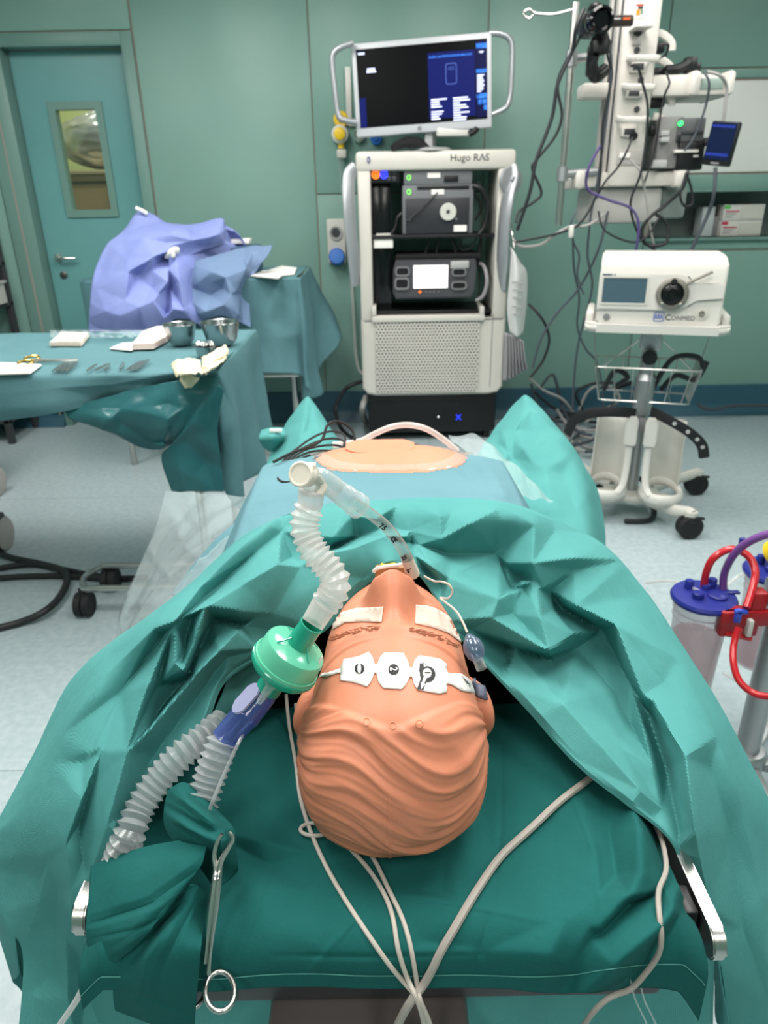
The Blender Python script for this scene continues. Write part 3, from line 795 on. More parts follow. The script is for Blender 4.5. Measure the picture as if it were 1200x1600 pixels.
DF = [  # centre
 ([(550, 806), (522, 840), (506, 866)], 12, 22, 30), ([(505, 872), (560, 853), (600, 838), (635, 838)], 16, 12, 30), ([(520, 856), (560, 838), (600, 824)], -14, 14, 10),
 ([(415, 817), (380, 845), (313, 917), (272, 972)], 10, 26, 26), ([(436, 880), (380, 912), (322, 947), (272, 972)], 18, 20, 34), ([(455, 872), (500, 855), (520, 850)], -10, 14, 14),
 ([(436, 880), (470, 884), (520, 900)], 8, 16, 26), ([(440, 830), (470, 850), (500, 866)], -8, 20, 20), ([(600, 785), (590, 810), (600, 832)], 8, 18, 18), ([(620, 790), (640, 830), (660, 860)], -6, 14, 14),
 ([(642, 848), (676, 886), (700, 902)], 12, 14, 18), ([(648, 868), (668, 892), (690, 915)], -8, 8, 8), ([(640, 846), (700, 866), (776, 866)], -16, 16, 22), ([(690, 842), (735, 818), (780, 793), (815, 806)], 14, 24, 26),
 ([(640, 783), (689, 808), (706, 800)], 8, 12, 14),
 # right
 ([(815, 806), (836, 822), (832, 880)], 14, 26, 20), ([(834, 877), (900, 872), (981, 874)], 18, 12, 44), ([(780, 872), (815, 905)], -16, 14, 16), ([(733, 968), (780, 935), (836, 909)], 14, 26, 26),
 ([(818, 912), (845, 965), (859, 1017)], 18, 26, 22), ([(700, 915), (770, 965), (858, 1018)], 12, 22, 14), ([(898, 990), (859, 1017)], 12, 20, 12), ([(841, 919), (900, 948), (962, 977), (1004, 1087)], 18, 24, 32),
 ([(897, 891), (850, 919)], 14, 16, 16), ([(862, 925), (873, 947), (943, 986), (985, 1068), (1003, 1130)], -20, 18, 16), ([(790, 880), (800, 920), (800, 960)], -12, 18, 18),
 ([(735, 985), (800, 1012), (862, 1030), (900, 1012)], -26, 26, 12), ([(905, 1010), (955, 1075), (985, 1130), (1020, 1200)], -20, 20, 26), ([(790, 1000), (880, 1100), (1000, 1235)], 10, 40, 40),
 ([(980, 1050), (1011, 1112), (1042, 1206), (1061, 1300)], -22, 22, 14), ([(1021, 1097), (1071, 1184), (1086, 1300), (1110, 1420)], 20, 24, 34), ([(970, 1165), (1035, 1265), (1060, 1320)], -10, 12, 14),
 ([(1000, 930), (1060, 1030), (1120, 1150), (1160, 1260)], 8, 46, 40), ([(1110, 1200), (1140, 1300), (1160, 1450)], -8, 24, 24), ([(1165, 1290), (1190, 1400), (1200, 1560)], 8, 26, 26), ([(1100, 1440), (1130, 1520), (1140, 1620)], 8, 16, 24),
 # left
 ([(415, 818), (313, 917), (240, 982), (160, 1058), (95, 1150)], 10, 1), ([(405, 858), (318, 936), (256, 990), (190, 1080), (130, 1190)], -6, 1),
 ([(436, 880), (380, 912), (322, 947), (272, 972), (232, 1070), (199, 1173), (150, 1300)], 14, 1), ([(322, 947), (372, 956), (428, 960)], 14, 1), ([(332, 968), (380, 978), (420, 985)], -12, 1),
 ([(455, 872), (500, 858), (520, 852)], -8, 1), ([(436, 880), (470, 884), (520, 900)], 8, 1), ([(440, 830), (470, 850), (500, 866)], -8, 1),
 ([(272, 972), (274, 1034), (287, 1046)], 16, 1), ([(322, 947), (306, 1000), (287, 1046)], 12, 1), ([(300, 966), (290, 1000), (284, 1028)], -12, 1),
 ([(342, 1017), (372, 985), (398, 965)], 10, 1), ([(342, 1017), (403, 1015)], 12, 1), ([(342, 1017), (302, 1058), (247, 1122), (199, 1173), (168, 1288), (140, 1368)], 14, 1),
 ([(330, 970), (314, 1006), (292, 1062), (262, 1096), (232, 1136)], -16, 1), ([(262, 1010), (246, 1070), (222, 1120)], -6, 1), ([(356, 1026), (348, 1068), (312, 1142), (245, 1235)], 6, 1), ([(336, 1050), (296, 1106), (240, 1180), (196, 1270)], -7, 1),
 ([(199, 1173), (150, 1172), (80, 1190)], 5, 1), ([(102, 1320), (128, 1250), (160, 1168)], 9, 1), ([(102, 1320), (72, 1270), (50, 1225)], 6, 1), ([(102, 1320), (112, 1390), (104, 1470)], 9, 1), ([(102, 1320), (60, 1336), (10, 1340)], 5, 1),
 ([(65, 1372), (30, 1362), (0, 1360)], -8, 1), ([(40, 1470), (60, 1410), (75, 1350)], 8, 1), ([(130, 1345), (122, 1290), (140, 1230)], -6, 1), ([(84, 1520), (86, 1440), (90, 1390)], -7, 1),
 ([(220, 1640), (180, 1560), (150, 1500)], 10, 1), ([(120, 1640), (105, 1560), (104, 1470)], 9, 1), ([(170, 1640), (136, 1550), (124, 1490)], -8, 1), ([(290, 1640), (250, 1560)], -8, 1)]
A = facets(A, DF, 2.4, 84, 1, ms)
# outer edge runs on over the far side and hangs down; inner edge turns under into a hem
u = np.linspace(0, 1, NU)[:, None]
edge = A[:, -1]; nxt = edge-A[:, -6]; nxt[:, 2] = 0; nxt /= np.maximum(np.linalg.norm(nxt, axis=1, keepdims=True), 1e-6)
st = u*24
side = np.clip(np.maximum((10.0-st)/2.5, (st-14.5)/2.5), 0, 1)
low = np.clip(np.minimum((st-1.6)/2.0, (24-st)/2.5), 0, 1)
rows = []
for k, (o_, dz) in enumerate(((0.015, 0.012), (0.03, 0.04), (0.042, 0.10), (0.05, 0.2), (0.055, 0.32), (0.06, 0.45))):
    q = edge+nxt*o_*(0.4+0.6*side)*low; q[:, 2] -= ((dz*side*low+(1-side)*0.02*(k+1)*low))[:, 0]
    q[:, 2] = np.maximum(q[:, 2], 0.12)
    q[:, :2] += nxt[:, :2]*(0.02*np.sin(st*5.0+k*0.3)*side*low)*(k/5)
    rows.append(q)
inn = A[:, 0]; dv = A[:, 5]-inn; dv /= np.maximum(np.linalg.norm(dv, axis=1, keepdims=True), 1e-6)
hem1 = inn-dv*0.001-np.array([0, 0, 0.004]); hem2 = inn+dv*0.012-np.array([0, 0, 0.010])
A = np.concatenate([hem2[:, None], hem1[:, None], A]+[r[:, None] for r in rows], 1)
drape, drape_bvh = surf_obj('surgical_drape', A, M_TEAL, None, noise_amp=0.0006, noise_sc=30, ang=14)
put(drape, 'creased teal nonwoven drape pulled in an arch around the head and shoulders', 'drape')

LN = net([[(398, 1008, .985), (440, 1000, .985), (490, 978, .99)], [(362, 1040, .968), (410, 1045, .955), (452, 1040, .95)], [(345, 1080, .955), (385, 1090, .935), (430, 1085, .925)], [(322, 1132, .935), (352, 1130, .915), (395, 1120, .905)]])
A = facets(crom(crom(LN, 60, 0), 50, 1), [([(410, 1040), (370, 1080), (340, 1125)], 5, 1), ([(480, 1000), (430, 1030), (380, 1050)], -5, 1)], 1.0, 50)
surf_obj('drape_lining', A-np.array([0, 0, 0.006]), M_TEAL, drape)

TL = net([[(215, 1535, .80), (280, 1535, .815), (350, 1535, .82), (420, 1540, .82), (470, 1548, .82)], [(215, 1580, .74), (280, 1580, .75), (350, 1580, .75), (420, 1585, .75), (456, 1590, .75)], [(215, 1680, .62), (280, 1680, .62), (350, 1690, .62), (430, 1690, .62), (520, 1690, .62)]])
A = facets(crom(crom(TL, 40, 0), 50, 1), [([(440, 1545), (455, 1570), (500, 1605)], 5, 1), ([(300, 1540), (310, 1580), (330, 1640)], 5, 1), ([(360, 1540), (375, 1580), (400, 1640)], -5, 1)], 1.0, 40)
surf_obj('drape_tail', A-np.array([0, -0.02, 0.0]), M_TEAL, drape)
TR = net([[(690, 1560, .80), (780, 1555, .80), (880, 1540, .81), (990, 1500, .82), (1132, 1465, .80)], [(700, 1600, .74), (790, 1595, .74), (890, 1585, .75), (990, 1550, .76), (1130, 1530, .735)], [(720, 1690, .62), (800, 1690, .62), (900, 1690, .62), (1000, 1660, .62), (1126, 1650, .60)]])
A = facets(crom(crom(TR, 40, 0), 60, 1), [([(960, 1500), (975, 1550), (985, 1640)], 6, 1), ([(1020, 1500), (1030, 1560), (1040, 1640)], -5, 1), ([(860, 1550), (880, 1590), (890, 1650)], 5, 1)], 1.0, 40)
surf_obj('drape_tail', A-np.array([0, -0.02, 0.0]), M_TEAL, drape)
# ---- blue drape over the trunk with a window on the skin -----------------------------------------
def trunk(x, y):
    t = 1.047-0.12*np.clip(1.0-y, 0, 1)
    t -= 0.42*np.clip(y-1.17, 0, 1)**1.05
    w = 0.20
    z = t-0.20*np.clip(np.abs(x)-0.02, 0, 1)**1.75*2.0
    sd = np.clip(np.abs(x)-0.21, 0, 1)
    return z-1.5*sd
xs = np.linspace(-0.36, 0.40, 150); ys = np.linspace(0.80, 1.75, 170)
X, Y = np.meshgrid(xs, ys, indexing='ij')
Z = np.maximum(trunk(X, Y), 0.70)
A = np.stack([X, Y, Z], -1)
A = fold(A, [([(700, 690), (760, 730), (810, 790)], 12, 24, 24), ([(735, 686), (770, 740), (800, 800)], 14, 20, 20), ([(650, 690), (700, 705), (750, 750)], -6, 14, 14), ([(460, 735), (500, 705), (550, 692)], 8, 14, 14), ([(420, 790), (400, 830), (330, 880)], 10, 24, 24), ([(610, 790), (615, 770), (620, 745)], 2, 4, 8, 1)])
hole = lambda c: (abs(c[0]-0.014)/0.146)**2.6+(abs(c[1]-1.27)/0.205)**2.6 < 1
bd, blue_bvh = surf_obj('abdominal_drape', A, M_BLUE, None, hole=hole, noise_amp=0.004, noise_sc=14)
put(bd, 'light blue nonwoven drape over the trunk with a window on peach skin', 'drape')
# adhesive film round the window
b = B(); pts = []
for k in range(140):
    a = 2*PI*k/140; x = 0.012+0.135*math.cos(a); y = 1.19+0.132*math.sin(a)
    pts.append((x, y, float(trunk(x, y))+0.003))
for k in range(140):
    pass
M_FILM = clear('clear_film', (250, 253, 253), 0, 0.12, body_fac=0.03, edge=0.25)
V2 = []
for k in range(140):
    a = 2*PI*k/140; r = []
    for q, (rr, dz) in enumerate(((0.116, 0.0), (0.126, 0.004), (0.134, 0.006), (0.139, 0.005))):
        f = rr/0.135+0.012*nz(k*0.35, q*1.7, 4)
        ca, sa = math.cos(a), math.sin(a)
        x = 0.014+0.146*f*math.copysign(abs(ca)**0.77, ca); y = 1.27+0.205*f*math.copysign(abs(sa)**0.77, sa)
        hz = body_bvh.ray_cast(Vector((x, y, 2)), Vector((0, 0, -1)))[0]
        z = max(float(trunk(x, y)), hz.z if hz else 0)
        r.append(b.verts.new((x, y, z+dz*0.6+0.003+0.003*nz(k*0.8, q*2.1, 1))))
    V2.append(r)
for k in range(140):
    for q in range(3): b.faces.new((V2[k][q], V2[(k+1) % 140][q], V2[(k+1) % 140][q+1], V2[k][q+1]))
put(obj('adhesive_film', b, M_FILM, None, ang=180), 'crinkled clear adhesive film edging the skin window of the blue drape', 'film')
# raised skin pad of the abdomen
b = B(); c = P(594, 697, Y=1.2)
M = Matrix.Translation((c.x, c.y, c.z-0.012))
prism(b, rrect(0.122, 0.07, 0.02, 5), 0, 0.013, M, 0.004); obj('abdomen_pad', b, M_SKIN, patient, world=True)

# ---- leg drapes beyond -------------------------------------------------------------------------------
RL = nety([[(800, 634, 2.0), (812, 623, 2.0), (820, 617, 1.98), (830, 622, 2.0), (842, 636, 2.03)],
           [(768, 676, 1.86), (800, 655, 1.83), (830, 643, 1.82), (858, 652, 1.84), (880, 682, 1.9)],
           [(752, 705, 1.72), (800, 695, 1.66), (850, 688, 1.62), (893, 702, 1.64), (922, 740, 1.72)],
           [(770, 745, 1.52), (820, 742, 1.48), (870, 742, 1.45), (913, 752, 1.46), (940, 790, 1.55)],
           [(800, 795, 1.32), (840, 797, 1.28), (880, 803, 1.25), (920, 810, 1.27), (946, 850, 1.36)],
           [(830, 850, 1.15), (860, 855, 1.12), (890, 862, 1.1), (922, 868, 1.12), (950, 910, 1.2)]])
A = crom(crom(RL, 110, 0), 90, 1)
A = facets(A, [([(835, 646), (870, 672), (899, 703), (925, 760)], 20, 16, 22), ([(829, 637), (811, 672), (800, 690)], -18, 14, 14), ([(804, 672), (818, 700), (832, 722)], 18, 16, 14), ([(778, 694), (800, 716), (824, 736)], -20, 14, 14),
             ([(862, 679), (852, 734), (860, 780)], 16, 20, 20), ([(780, 668), (790, 690), (792, 712)], 14, 12, 12), ([(880, 740), (900, 800), (905, 850)], -12, 18, 18)], 1.5, 50)
def skirt(A, drop, out, cols=(-1,), n=6):
    for cl_ in cols:
        e = A[:, cl_]; q = e-A[:, -5 if cl_ == -1 else 4]; q[:, 2] = 0; q /= np.maximum(np.linalg.norm(q, axis=1, keepdims=True), 1e-6)
        add = []
        for k in range(1, n+1):
            f = k/n; r = e+q*out*math.sin(f*PI/2); r[:, 2] -= drop*f**1.5; r[:, 2] = np.maximum(r[:, 2], 0.15); add.append(r[:, None])
        A = np.concatenate([A]+add, 1) if cl_ == -1 else np.concatenate(add[::-1]+[A], 1)
    return A
A = skirt(A, 0.4, 0.05, (-1, 0))
b0 = A[0]; far = []
for k in range(1, 6):
    r = b0.copy(); r[:, 1] += 0.03*math.sin(k/5*PI/2); r[:, 2] -= 0.5*(k/5)**1.4; far.append(r[None])
A = np.concatenate(far[::-1]+[A], 0)
o, rleg_bvh = surf_obj('leg_drape', A, M_TEAL, None, noise_amp=0.006, noise_sc=12)
put(o, 'teal drape rising to a peak over the leg support nearest the white pump trolley', 'drape', 'leg drapes')
LLn = nety([[(466, 634, 2.0), (474, 625, 2.0), (481, 620, 1.98), (488, 626, 2.0), (498, 640, 2.03)],
           [(444, 668, 1.86), (462, 650, 1.83), (482, 643, 1.82), (506, 655, 1.84), (524, 680, 1.9)],
           [(424, 706, 1.7), (450, 690, 1.66), (480, 683, 1.63), (515, 690, 1.66), (546, 712, 1.72)],
           [(406, 755, 1.5), (440, 740, 1.47), (478, 733, 1.45), (512, 735, 1.48), (552, 750, 1.55)],
           [(392, 810, 1.3), (430, 800, 1.27), (468, 790, 1.25), (506, 790, 1.28), (545, 800, 1.35)]])
A = crom(crom(LLn, 100, 0), 80, 1)
A = facets(A, [([(480, 626), (470, 680), (445, 750)], 14, 16, 22), ([(486, 640), (482, 670), (490, 700)], -14, 10, 12), ([(492, 650), (500, 680), (515, 705)], 12, 12, 12), ([(455, 668), (440, 710), (425, 760)], -10, 12, 14)], 1.5, 50)
A = skirt(A, 0.4, 0.04, (-1, 0))
b0 = A[0]; far = []
for k in range(1, 6):
    r = b0.copy(); r[:, 1] += 0.03*math.sin(k/5*PI/2); r[:, 2] -= 0.5*(k/5)**1.4; far.append(r[None])
A = np.concatenate(far[::-1]+[A], 0)
o, lleg_bvh = surf_obj('leg_drape', A, M_TEAL, None, noise_amp=0.006, noise_sc=12)
put(o, 'teal drape rising to a peak over the leg support nearest the instrument table', 'drape', 'leg drapes')
# folded corner of that drape with a white tape tab
b = B(); tf = crom(crom(nety([[(408, 672, 1.72), (425, 668, 1.7), (444, 668, 1.72)], [(404, 686, 1.68), (424, 684, 1.65), (446, 682, 1.68)], [(412, 700, 1.7), (426, 706, 1.68), (440, 698, 1.7)]]), 20, 0), 20, 1)
o2, _ = surf_obj('folded_corner', tf, M_TEAL, o); 
b = B(); box(b, P(431, 673, Y=1.67), (0.03, 0.01, 0.008), 0.002); obj('tape_tab', b, M_PAPER, o, world=True)

# ---- clear plastic sheets ---------------------------------------------------------------------------------
LP = net([[(470, 745, 1.02), (430, 765, .98), (360, 776, .90), (262, 768, .78)],
          [(450, 790, 1.0), (400, 800, .96), (330, 810, .88), (240, 835, .72)],
          [(410, 830, .98), (350, 860, .95), (280, 880, .85), (212, 900, .66)],
          [(360, 880, .96), (290, 940, .92), (230, 960, .80), (186, 955, .60)],
          [(300, 960, .93), (240, 1000, .88), (205, 1020, .78), (178, 1030, .55)]])
A = crom(crom(LP, 110, 0), 100, 1)
for i in range(110):
    for j in range(100):
        q = A[i, j]; A[i, j] = q+np.array([0.010*nz(q[0]*7, q[1]*8, q[2]*7), 0.008*nz(q[0]*8+7, q[1]*7, q[2]*8), 0.010*(0.5-abs(nz(q[0]*9, q[1]*8, 5)))])
A = fold(A, [([(262, 790), (285, 850), (330, 890)], 18, 12, 16), ([(230, 850), (250, 885), (270, 905)], 16, 8, 10), ([(455, 757), (400, 800), (330, 860)], 16, 14, 14), ([(275, 780), (290, 810), (320, 850)], -10, 10, 10)])
o, _ = surf_obj('plastic_sheet', A, clear('clear_poly', (246, 251, 251), 0, 0.10, body=(225, 238, 240), body_fac=0.055, edge=0.5), None, solid=0)
put(o, 'large crinkled clear plastic sheet hanging from the table side towards the floor', 'plastic sheet')
RP = net([[(700, 688, .985), (740, 690, .985), (765, 700, .975)], [(730, 720, .99), (765, 725, .985), (800, 735, .96)], [(750, 755, .985), (790, 755, .97), (835, 765, .93)], [(765, 795, .97), (820, 785, .94), (864, 790, .90)]])
A = crom(crom(RP, 60, 0), 40, 1); A[..., 2] += 0.012
for i in range(60):
    for j in range(40):
        q = A[i, j]; A[i, j, 2] += 0.012*nz(q[0]*30, q[1]*12, 3)
o, _ = surf_obj('plastic_strip', A, MATS['clear_poly'], None, solid=0)
put(o, 'narrow clear plastic strip creased along the edge of the blue drape', 'plastic sheet')

FLP = net([[(486, 758, 1.03), (440, 782, 1.0), (400, 796, .975)], [(470, 800, 1.005), (405, 828, .97), (345, 836, .945)], [(440, 850, .98), (365, 884, .935), (300, 886, .90)], [(400, 900, .95), (325, 940, .90), (268, 930, .86)]])
surf_obj('hanging_flap', facets(crom(crom(FLP, 40, 0), 40, 1), [([(460, 790), (380, 850), (300, 915)], 4, 1)], 1.0, 50), M_BLUE, bd)
# ================================================================= airway, sensor strip, tapes, cables round the head
M_MILK = clear('milky_tube', (252, 252, 252), 0, 0.28, body=(250, 247, 245), body_fac=0.40, edge=0.8, through=0.45)
M_CORR = clear('clear_corrugated', (235, 240, 240), 0, 0.22, body=(236, 238, 240), body_fac=0.22, edge=0.7, through=0.35)
M_CLEAR = clear('clear_plastic', (240, 246, 246), 0, 0.08, body=(236, 240, 240), body_fac=0.06, edge=0.5)
M_CONN = clear('clear_connector', (240, 246, 246), 0, 0.1, body=(232, 236, 236), body_fac=0.22, edge=0.75, through=0.2)
M_HME = clear('green_filter', (90, 215, 175), 0, 0.15, body=(120, 226, 190), body_fac=0.6, edge=0.95)
M_HMED = clear('deep_green_filter', (60, 190, 160), 0, 0.12, body=(44, 186, 156), body_fac=0.6, edge=0.95)
M_YB = clear('blue_connector', (150, 170, 225), 0, 0.15, body=(88, 108, 176), body_fac=0.40, edge=0.85)
M_CABLE = mat('beige_cable', (196, 186, 176), 0.5)
M_CABLED = mat('grey_cable', (164, 156, 148), 0.5)
M_CREAM = mat('cream_plastic', (236, 226, 212), 0.35)
M_TAPE = mat('white_tape', (226, 206, 192), 0.85, bump=(900, 0.3))

def resample(pts, n):
    ps = spline(pts, 12); L_ = [0]
    for a, b in zip(ps, ps[1:]): L_.append(L_[-1]+(b-a).length)
    o = []; j = 0
    for i in range(n):
        t = L_[-1]*i/(n-1)
        while j < len(L_)-2 and L_[j+1] < t: j += 1
        f = (t-L_[j])/max(L_[j+1]-L_[j], 1e-9); o.append(ps[j].lerp(ps[j+1], f))
    return o
def corrugated(bm, pts, rmin, rmax, pleats, n=24):
    ps = resample(pts, pleats*4+1)
    prof = (rmin, (rmin+rmax)/2, rmax, (rmin+rmax)/2)
    u = None; rings = []
    for i, p in enumerate(ps):
        d = (ps[min(i+1, len(ps)-1)]-ps[max(i-1, 0)]).normalized()
        if u is None: u, w, _ = frame_of(d)
        else: u = (u-d*u.dot(d)).normalized(); w = d.cross(u)
        r = prof[i % 4]*(1+0.015*math.sin(i*1.3))
        rings.append([bm.verts.new(p+(u*math.cos(2*PI*q/n)+w*math.sin(2*PI*q/n))*r) for q in range(n)])
    for a, b in zip(rings, rings[1:]):
        for q in range(n): bm.faces.new((a[q], a[(q+1) % n], b[(q+1) % n], b[q]))
    return bm

air = thing('breathing_tube_set', 'breathing tube set with green filter, ribbed hoses and a blue connector', 'breathing circuit', tuple(P(440, 1060, Y=0.57)))
# catheter mount: elbow with cream cap, clear swivel, ribbed hose
e0 = P(487, 770, Y=0.60)
hose = [P(484, 792, Y=0.598), P(478, 808, Y=0.595), P(477, 830, Y=0.59), P(490, 860, Y=0.582), P(512, 886, Y=0.575), P(524, 906, Y=0.57), P(521, 926, Y=0.567), P(506, 946, Y=0.566)]
b = B(); corrugated(b, hose, 0.0108, 0.0146, 16); obj('ribbed_hose', b, M_MILK, air, world=True, ang=60)
b = B(); cyl(b, hose[0], P(487, 768, Y=0.60), 0.0113, 0.0118, 24); lathe(b, [(0.0122, 0), (0.0122, 0.003)], P(487, 769, Y=0.60), P(488, 760, Y=0.60)-P(487, 769, Y=0.60), 24); obj('hose_cuff', b, M_MILK, air, world=True)
b = B(); q0, q1 = hose[-1], P(488, 975, D=0.6545); cyl(b, q0, q1, 0.0122, 0.0108, 24); obj('hose_cuff', b, M_MILK, air, world=True)
b = B(); c0, c1 = P(489, 772, Y=0.602), P(492, 748, Y=0.603)
tube(b, [c0, c0.lerp(c1, .6), c1, P(503, 748, Y=0.606), P(524, 763, Y=0.615)], 0.0098, 20, 6)
lathe(b, [(0.0098, 0), (0.0102, 0.004), (0.0108, 0.02), (0.0116, 0.021), (0.0116, 0.038), (0.0128, 0.039), (0.0128, 0.046), (0.0085, 0.046)], P(514, 757, Y=0.612), P(552, 785, Y=0.628)-P(514, 757, Y=0.612), 28, False)
obj('swivel_elbow', b, M_CONN, air, world=True)
b = B(); a0 = P(470, 741, Y=0.588); ax = P(470, 741, Y=0.588)-P(492, 746, Y=0.612)
lathe(b, [(0.0085, -0.016), (0.0105, -0.013), (0.0108, -0.004), (0.0118, -0.003), (0.0118, 0.001), (0.0105, 0.002), (0.0092, 0.0018), (0.0088, 0.001), (0, 0.001)], a0, ax, 28)
tube(b, [P(484, 727, Y=0.6), P(494, 745, Y=0.6), P(503, 760, Y=0.598), P(497, 771, Y=0.595)], 0.0028, 8, flat=(1, 1.8))
box(b, P(487, 727, Y=0.598), (0.008, 0.008, 0.004), 0.0015)
obj('port_cap', b, M_CREAM, air, world=True)
# filter
f0, f1 = P(428, 1063, D=0.676), P(487, 976, D=0.654)
ax = (f1-f0).normalized(); Lf = (f1-f0).length
b = B(); R_ = 0.0315
lathe(b, [(0.010, 0.012), (R_*0.98, 0.014), (R_*1.07, 0.018), (R_*1.08, 0.022), (R_*1.0, 0.0235)], f0, ax, 48, False)
obj('filter_base', b, M_HMED, air, world=True)
b = B(); n = 96; rings = []
u_, w_, d_ = frame_of(ax)
for h, r in ((0.0235, R_*0.97), (0.0245, R_*0.985), (0.041, R_*0.955), (0.043, R_*0.93), (0.0455, R_*0.78), (0.047, R_*0.5), (0.0475, 0.0118)):
    rings.append([b.verts.new(f0+d_*h+(u_*math.cos(2*PI*k/n)+w_*math.sin(2*PI*k/n))*(r*(1.012 if (k % 2 and 0.024 < h < 0.0415) else 1))) for k in range(n)])
for a, c in zip(rings, rings[1:]):
    for k in range(n): b.faces.new((a[k], a[(k+1) % n], c[(k+1) % n], c[k]))
obj('filter_dome', b, M_HME, air, world=True, ang=25)
b = B(); lathe(b, [(R_*1.03, 0.0205), (R_*1.05, 0.022), (R_*1.05, 0.026), (R_*1.0, 0.0262)], f0, ax, 48, False); obj('filter_rim', b, M_HME, air, world=True)
b = B(); lathe(b, [(0.0125, 0.046), (0.0118, 0.049), (0.0112, Lf-0.004), (0.0116, Lf), (0.0098, Lf), (0.0098, 0.05)], f0, ax, 32, False)
for k in range(4):
    a = 2*PI*k/4+0.5; dr = u_*math.cos(a)+w_*math.sin(a)
    tube(b, [f0+ax*0.0535+dr*0.0118, f0+ax*0.048+dr*0.020, f0+ax*0.0465+dr*0.024], 0.0007, 6, 1)
obj('filter_neck', b, M_HMED, air, world=True)
b = B(); lathe(b, [(0.0125, -0.012), (0.0125, 0.013)], f0, ax, 28, False); obj('filter_inlet', b, M_HMED, air, world=True)
# blue Y-piece
y0_, y1_ = P(418, 1078, D=0.684), P(348, 1158, Z=0.985)
ay = (y1_-y0_); ly = ay.length
b = B(); lathe(b, [(0.0112, 0.0), (0.0128, 0.004), (0.0140, 0.022), (0.0145, ly*0.45), (0.0150, ly*0.47), (0.0150, ly*0.53), (0.0140, ly*0.55), (0.0128, ly), (0.0134, ly), ], y0_, ay, 32, False)
obj('y_piece', b, M_YB, air, world=True)
b = B(); ed = y0_+ay*0.30
M = Matrix.Translation(ed) @ frame_of(ay)[2].to_track_quat('X', 'Z').to_matrix().to_4x4()
prism(b, rrect(0.034, 0.017, 0.008, 6), 0.0125, 0.0152, M, 0.001); obj('thumb_plate', b, mat('violet_grey_plastic', (150, 152, 186), 0.35), air, world=True)
h1 = [P(350, 1155, Z=.985), P(338, 1185, Z=.972), P(326, 1220, Z=.955), P(314, 1262, Z=.938), P(308, 1300, Z=.92)]
b = B(); corrugated(b, h1, 0.0112, 0.0162, 12); obj('ribbed_hose', b, M_CORR, air, world=True, ang=60)
h2 = [P(352, 1128, Z=.968), P(322, 1150, Z=.968), P(285, 1178, Z=.962), P(248, 1218, Z=.945), P(220, 1260, Z=.93), P(204, 1300, Z=.918), P(188, 1338, Z=.896), P(176, 1376, Z=.872)]
b = B(); corrugated(b, h2, 0.0108, 0.0156, 24); obj('ribbed_hose', b, M_CORR, air, world=True, ang=60)
b = B(); l0, l1 = P(436, 1052, D=0.650), P(414, 1084, D=0.652)
lathe(b, [(0.0045, 0), (0.0045, 0.006), (0.0062, 0.007), (0.0062, 0.014), (0.004, 0.016), (0.0032, 0.03), (0.0024, 0.034)], l0, l1-l0, 12); obj('luer_connector', b, M_CLEAR, air, world=True)
b = B(); tube(b, [P(416, 1081, D=0.652), P(398, 1112, Z=1.0), P(372, 1162, Z=.99), P(350, 1210, Z=.973), P(330, 1258, Z=.957), P(320, 1290, Z=.93)], 0.0016, 8); obj('sampling_line', b, MATS['clear_corrugated'], air, world=True)

# endotracheal tube
ett = thing('tracheal_tube', 'clear curved tracheal tube from the mouth to the swivel elbow with thin inflation line', 'breathing tube', tuple(P(645, 890, Y=0.68)))
TP = [P(550, 784, Y=0.627), P(575, 800, Y=0.637), P(602, 822, Y=0.648), P(624, 850, Y=0.658), P(638, 878, Y=0.668), P(646, 900, Y=0.675)]
b = B(); tube(b, TP, 0.0058, 20, 8, cap=False); obj('tube', b, M_CLEAR, ett, world=True)
b = B(); tube(b, [p+Vector((0.0052, 0, 0.0022)) for p in TP], 0.0007, 6, 8); obj('inflation_channel', b, M_CABLE, ett, world=True)
M_INK = mat('dark_print', (40, 44, 52), 0.7)
sp = spline(TP, 8); camz = (CAMR @ Vector((0, 0, 1)))
for i, s_ in ((13, '7.5'), (19, 'CE'), (27, '22'), (33, '20')):
    p = sp[i]; d = (sp[i+1]-sp[i]).normalized(); nrm = (Vector((0, 0, HCAM))-p).normalized(); nrm = (nrm-d*nrm.dot(d)).normalized(); yv = nrm.cross(d)
    M = Matrix((d, yv, nrm)).transposed().to_4x4(); M.translation = p+nrm*0.0064-yv*0.0046
    text('print', s_, 0.0068, M, M_INK, ett, extr=0.0002, bold=0.045)
b = B(); lathe(b, [(0.0066, -0.006), (0.0066, 0.004), (0.0076, 0.014), (0.0076, 0.02)], TP[-2], TP[-1]-TP[-2], 20, False); obj('tape_wrap', b, M_TAPE, ett, world=True)
pl = [P(662, 900, Y=.672), P(678, 908, Y=.668), P(690, 909, Y=.662), P(702, 914, Y=.655), (P(707, 925, Y=.652)), P(700, 935, Y=.65), P(688, 934, Y=.652), P(696, 941, Y=.642), P(712, 954, Y=.625), P(722, 970, Y=.61), P(730, 988, Y=.597)]
b = B(); tube(b, pl, 0.0012, 8); obj('inflation_line', b, M_CABLE, ett, world=True)
p0, p1 = P(731, 990, Y=.595), P(753, 1046, Y=.565)
b = B(); lp = (p1-p0).length
lathe(b, [(0.001, 0), (0.004, 0.003), (0.0092, 0.010), (0.0105, 0.017), (0.0088, 0.024), (0.0045, 0.029)], p0, p1-p0, 20, False); obj('pilot_balloon', b, clear('smoky_balloon', (200, 208, 222), 0, 0.06, body=(120, 136, 160), body_fac=0.3, edge=0.75), ett, world=True)
b = B(); lathe(b, [(0.0042, 0.026), (0.0045, lp*0.7), (0.0052, lp*0.71), (0.0052, lp), (0.003, lp)], p0, p1-p0, 16); obj('valve', b, M_CLEAR, ett, world=True)
